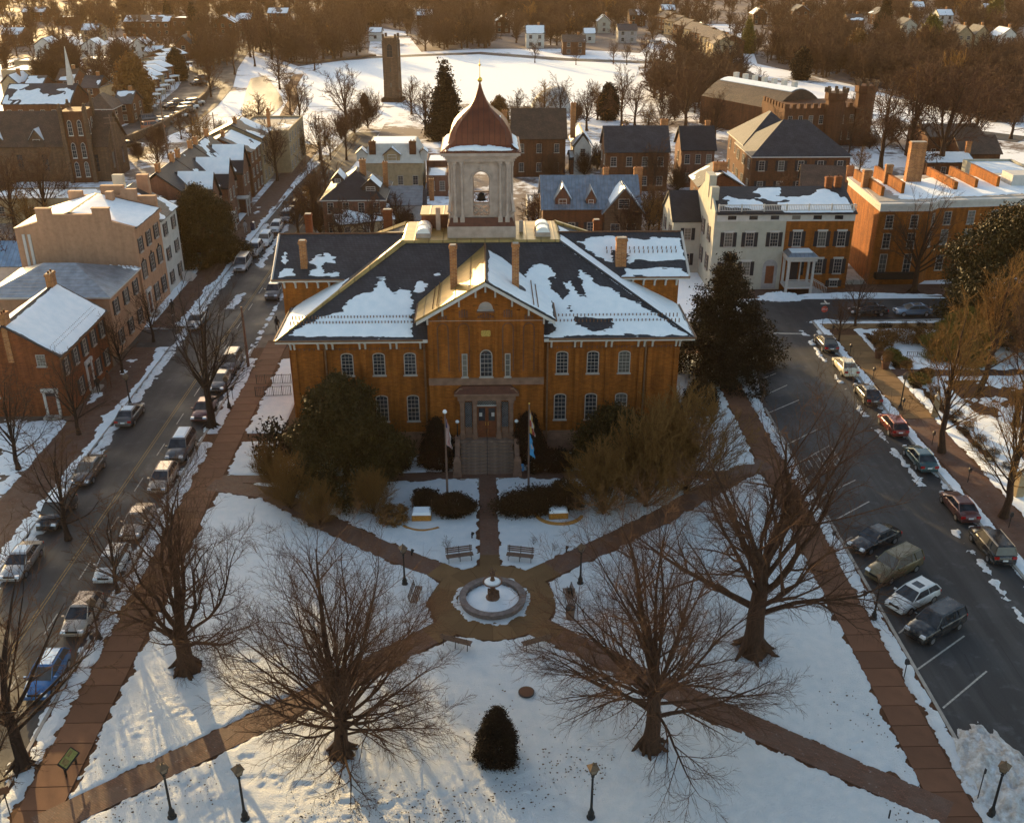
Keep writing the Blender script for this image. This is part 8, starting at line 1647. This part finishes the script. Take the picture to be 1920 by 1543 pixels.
# the rest of the wood, beyond counting, to the horizon
rs = np.random.RandomState(12); N = 3600; yy = 330+rs.rand(N)**.75*900; xx = (rs.rand(N)-.5)*2*(yy*.62+60)
keep = []
for x, y in zip(xx, yy):
    if y < 480 and -95 < x < 75 and y < 372: continue
    if y < 440 and -75 < x < 90: continue
    keep.append((x, y))
for P_, n, _a, _b in ZONES:
    x0, x1, y0, y1 = min(p[0] for p in P_), max(p[0] for p in P_), min(p[1] for p in P_), max(p[1] for p in P_); k = 0
    while k < n*(3.6 if _a.find('upper left') > 0 else 5.5):
        p = (rnd.uniform(x0, x1), y0+(y1-y0)*rnd.random()**.8)
        if inpoly(p, P_) and not hides(p): keep.append(W(*p)); k += 1
pts = bpy.data.meshes.new('wood_points'); pts.from_pydata([(x, y, 0) for x, y in keep], [], []); wo_ = link('far_wood', pts); tag(wo_, 'hazy brown mass of bare woodland stretching to the horizon', kind='stuff')
gn_ = bpy.data.node_groups.new('scatter', 'GeometryNodeTree'); gn_.interface.new_socket('Geometry', in_out='INPUT', socket_type='NodeSocketGeometry'); gn_.interface.new_socket('Geometry', in_out='OUTPUT', socket_type='NodeSocketGeometry')
gi, go = gn_.nodes.new('NodeGroupInput'), gn_.nodes.new('NodeGroupOutput'); ip = gn_.nodes.new('GeometryNodeInstanceOnPoints'); rv = gn_.nodes.new('FunctionNodeRandomValue'); rv.data_type = 'FLOAT_VECTOR'; rv.inputs[1].default_value = (0, 0, 6.28)
rv.inputs[0].default_value = (0, 0, 0); rf2 = gn_.nodes.new('FunctionNodeRandomValue'); rf2.inputs[2].default_value = .6; rf2.inputs[3].default_value = 1.2
jg = gn_.nodes.new('GeometryNodeGeometryToInstance'); sm = gn_.nodes.new('GeometryNodeSetMaterial'); sm.inputs['Material'].default_value = M['twig_grey']
picked = []
for me in FM[:3]:
    me2 = me.copy(); 
    if not me2.materials: me2.materials.append(M['twig_grey'])
    oi = gn_.nodes.new('GeometryNodeObjectInfo'); picked.append(oi)
src = COL.objects.get('bare_tree.060') or [o for o in COL.objects if o.data in FM][0]
oi = picked[0]; oi.inputs['Object'].default_value = [o for o in COL.objects if o.data is FM[0]][0]; oi.inputs['As Instance'].default_value = True
for q in picked[1:]: gn_.nodes.remove(q)
L_ = gn_.links.new; L_(gi.outputs[0], ip.inputs['Points']); L_(oi.outputs['Geometry'], ip.inputs['Instance']); L_(rv.outputs[0], ip.inputs['Rotation']); L_(rf2.outputs[1], ip.inputs['Scale']); L_(ip.outputs[0], go.inputs[0])
gn_.nodes.remove(jg); gn_.nodes.remove(sm)
md = wo_.modifiers.new('scatter', 'NODES'); md.node_group = gn_

# woodland floor under the far trees
for P_, n, _a, _b in ZONES:
    if n > 20: sheet('woodland_floor', [W(px, max(py, 2)) for px, py in P_], .006, M['forest'])
sheet('woodland_floor', [(-620, 500), (620, 500), (900, 700), (-900, 700)], .0055, M['forest'])
sheet('woodland_floor', [(-900, 700), (900, 700), (1500, 1900), (-1500, 1900)], .005, M['forest'])
# brush in the back lots
BR = [(1010, 330), (1035, 345), (1150, 335), (1195, 345), (1225, 365), (1250, 335), (1270, 360), (1225, 425), (1215, 460), (1120, 318), (1095, 330), (1010, 420), (1450, 300), (1475, 330), (1120, 225), (1080, 232), (1050, 235), (1020, 228), (985, 250), (640, 262), (610, 275), (665, 250), (690, 240), (620, 300), (650, 300), (590, 380), (572, 420), (600, 440), (690, 430), (725, 425), (760, 440), (560, 300), (500, 330), (1630, 280), (1670, 270), (1720, 285), (1420, 215), (1360, 235), (1330, 225), (300, 280), (340, 262), (390, 262), (420, 275), (440, 300), (380, 300), (260, 300), (20, 400), (60, 445), (130, 400), (60, 530), (1215, 250), (1265, 225), (1590, 300), (1610, 330)]
BL = set()
for i, (px, py) in enumerate(BR):
    x, y = W(px, py); l = min(LM+[(903, 250, 'cupola'), (1108, 380, 'stone house'), (1195, 270, 'plain slate roofed brick house'), (1440, 400, 'twin town house'), (660, 380, 'black shingled house'), (735, 300, 'cream mansard house'), (160, 280, 'church tower'), (170, 420, 'tall pink house'), (1500, 290, 'long hip roofed house'), (1750, 380, 'brick block')], key=lambda q: math.hypot(q[0]-px, q[1]-py))
    dx, dy = px-l[0], py-l[1]; d_ = ('left of' if dx < 0 else 'right of') if abs(dx) > abs(dy) else ('behind' if dy < 0 else 'in front of')
    bl = '%s bare brush %s the %s' % (['low', 'brown', 'dense', 'thin'][i % 4], d_, l[2]); bl += (', nearer the street' if bl in BL else ''); BL.add(bl)
    bare_tree([g1, g2, T2][i % 3] if i % 4 else T3, x, y, bl, 'bare brush in the back lots and park edges', i*1.3, (.55+.3*((i*7) % 5)/5)*(1.3 if py < 260 else 1), 0, twig=['twig_grey', 'twig', 'twig_tan'][i % 3], name='bare_shrub', cat='shrub')
# ================================================================== air
hz = bpy.data.materials.new('haze'); hz.use_nodes = True; ht = hz.node_tree; ht.nodes.clear(); ho = ht.nodes.new('ShaderNodeOutputMaterial'); hv = ht.nodes.new('ShaderNodeVolumePrincipled')
hv.inputs['Color'].default_value = (1, .72, .45, 1); hv.inputs['Density'].default_value = .00005; hv.inputs['Anisotropy'].default_value = .4; ht.links.new(hv.outputs[0], ho.inputs['Volume'])
hb = MB().box(-1400, 1400, -300, 1900, -1.2, 44).build('haze', hz); tag(hb, kind='stuff')
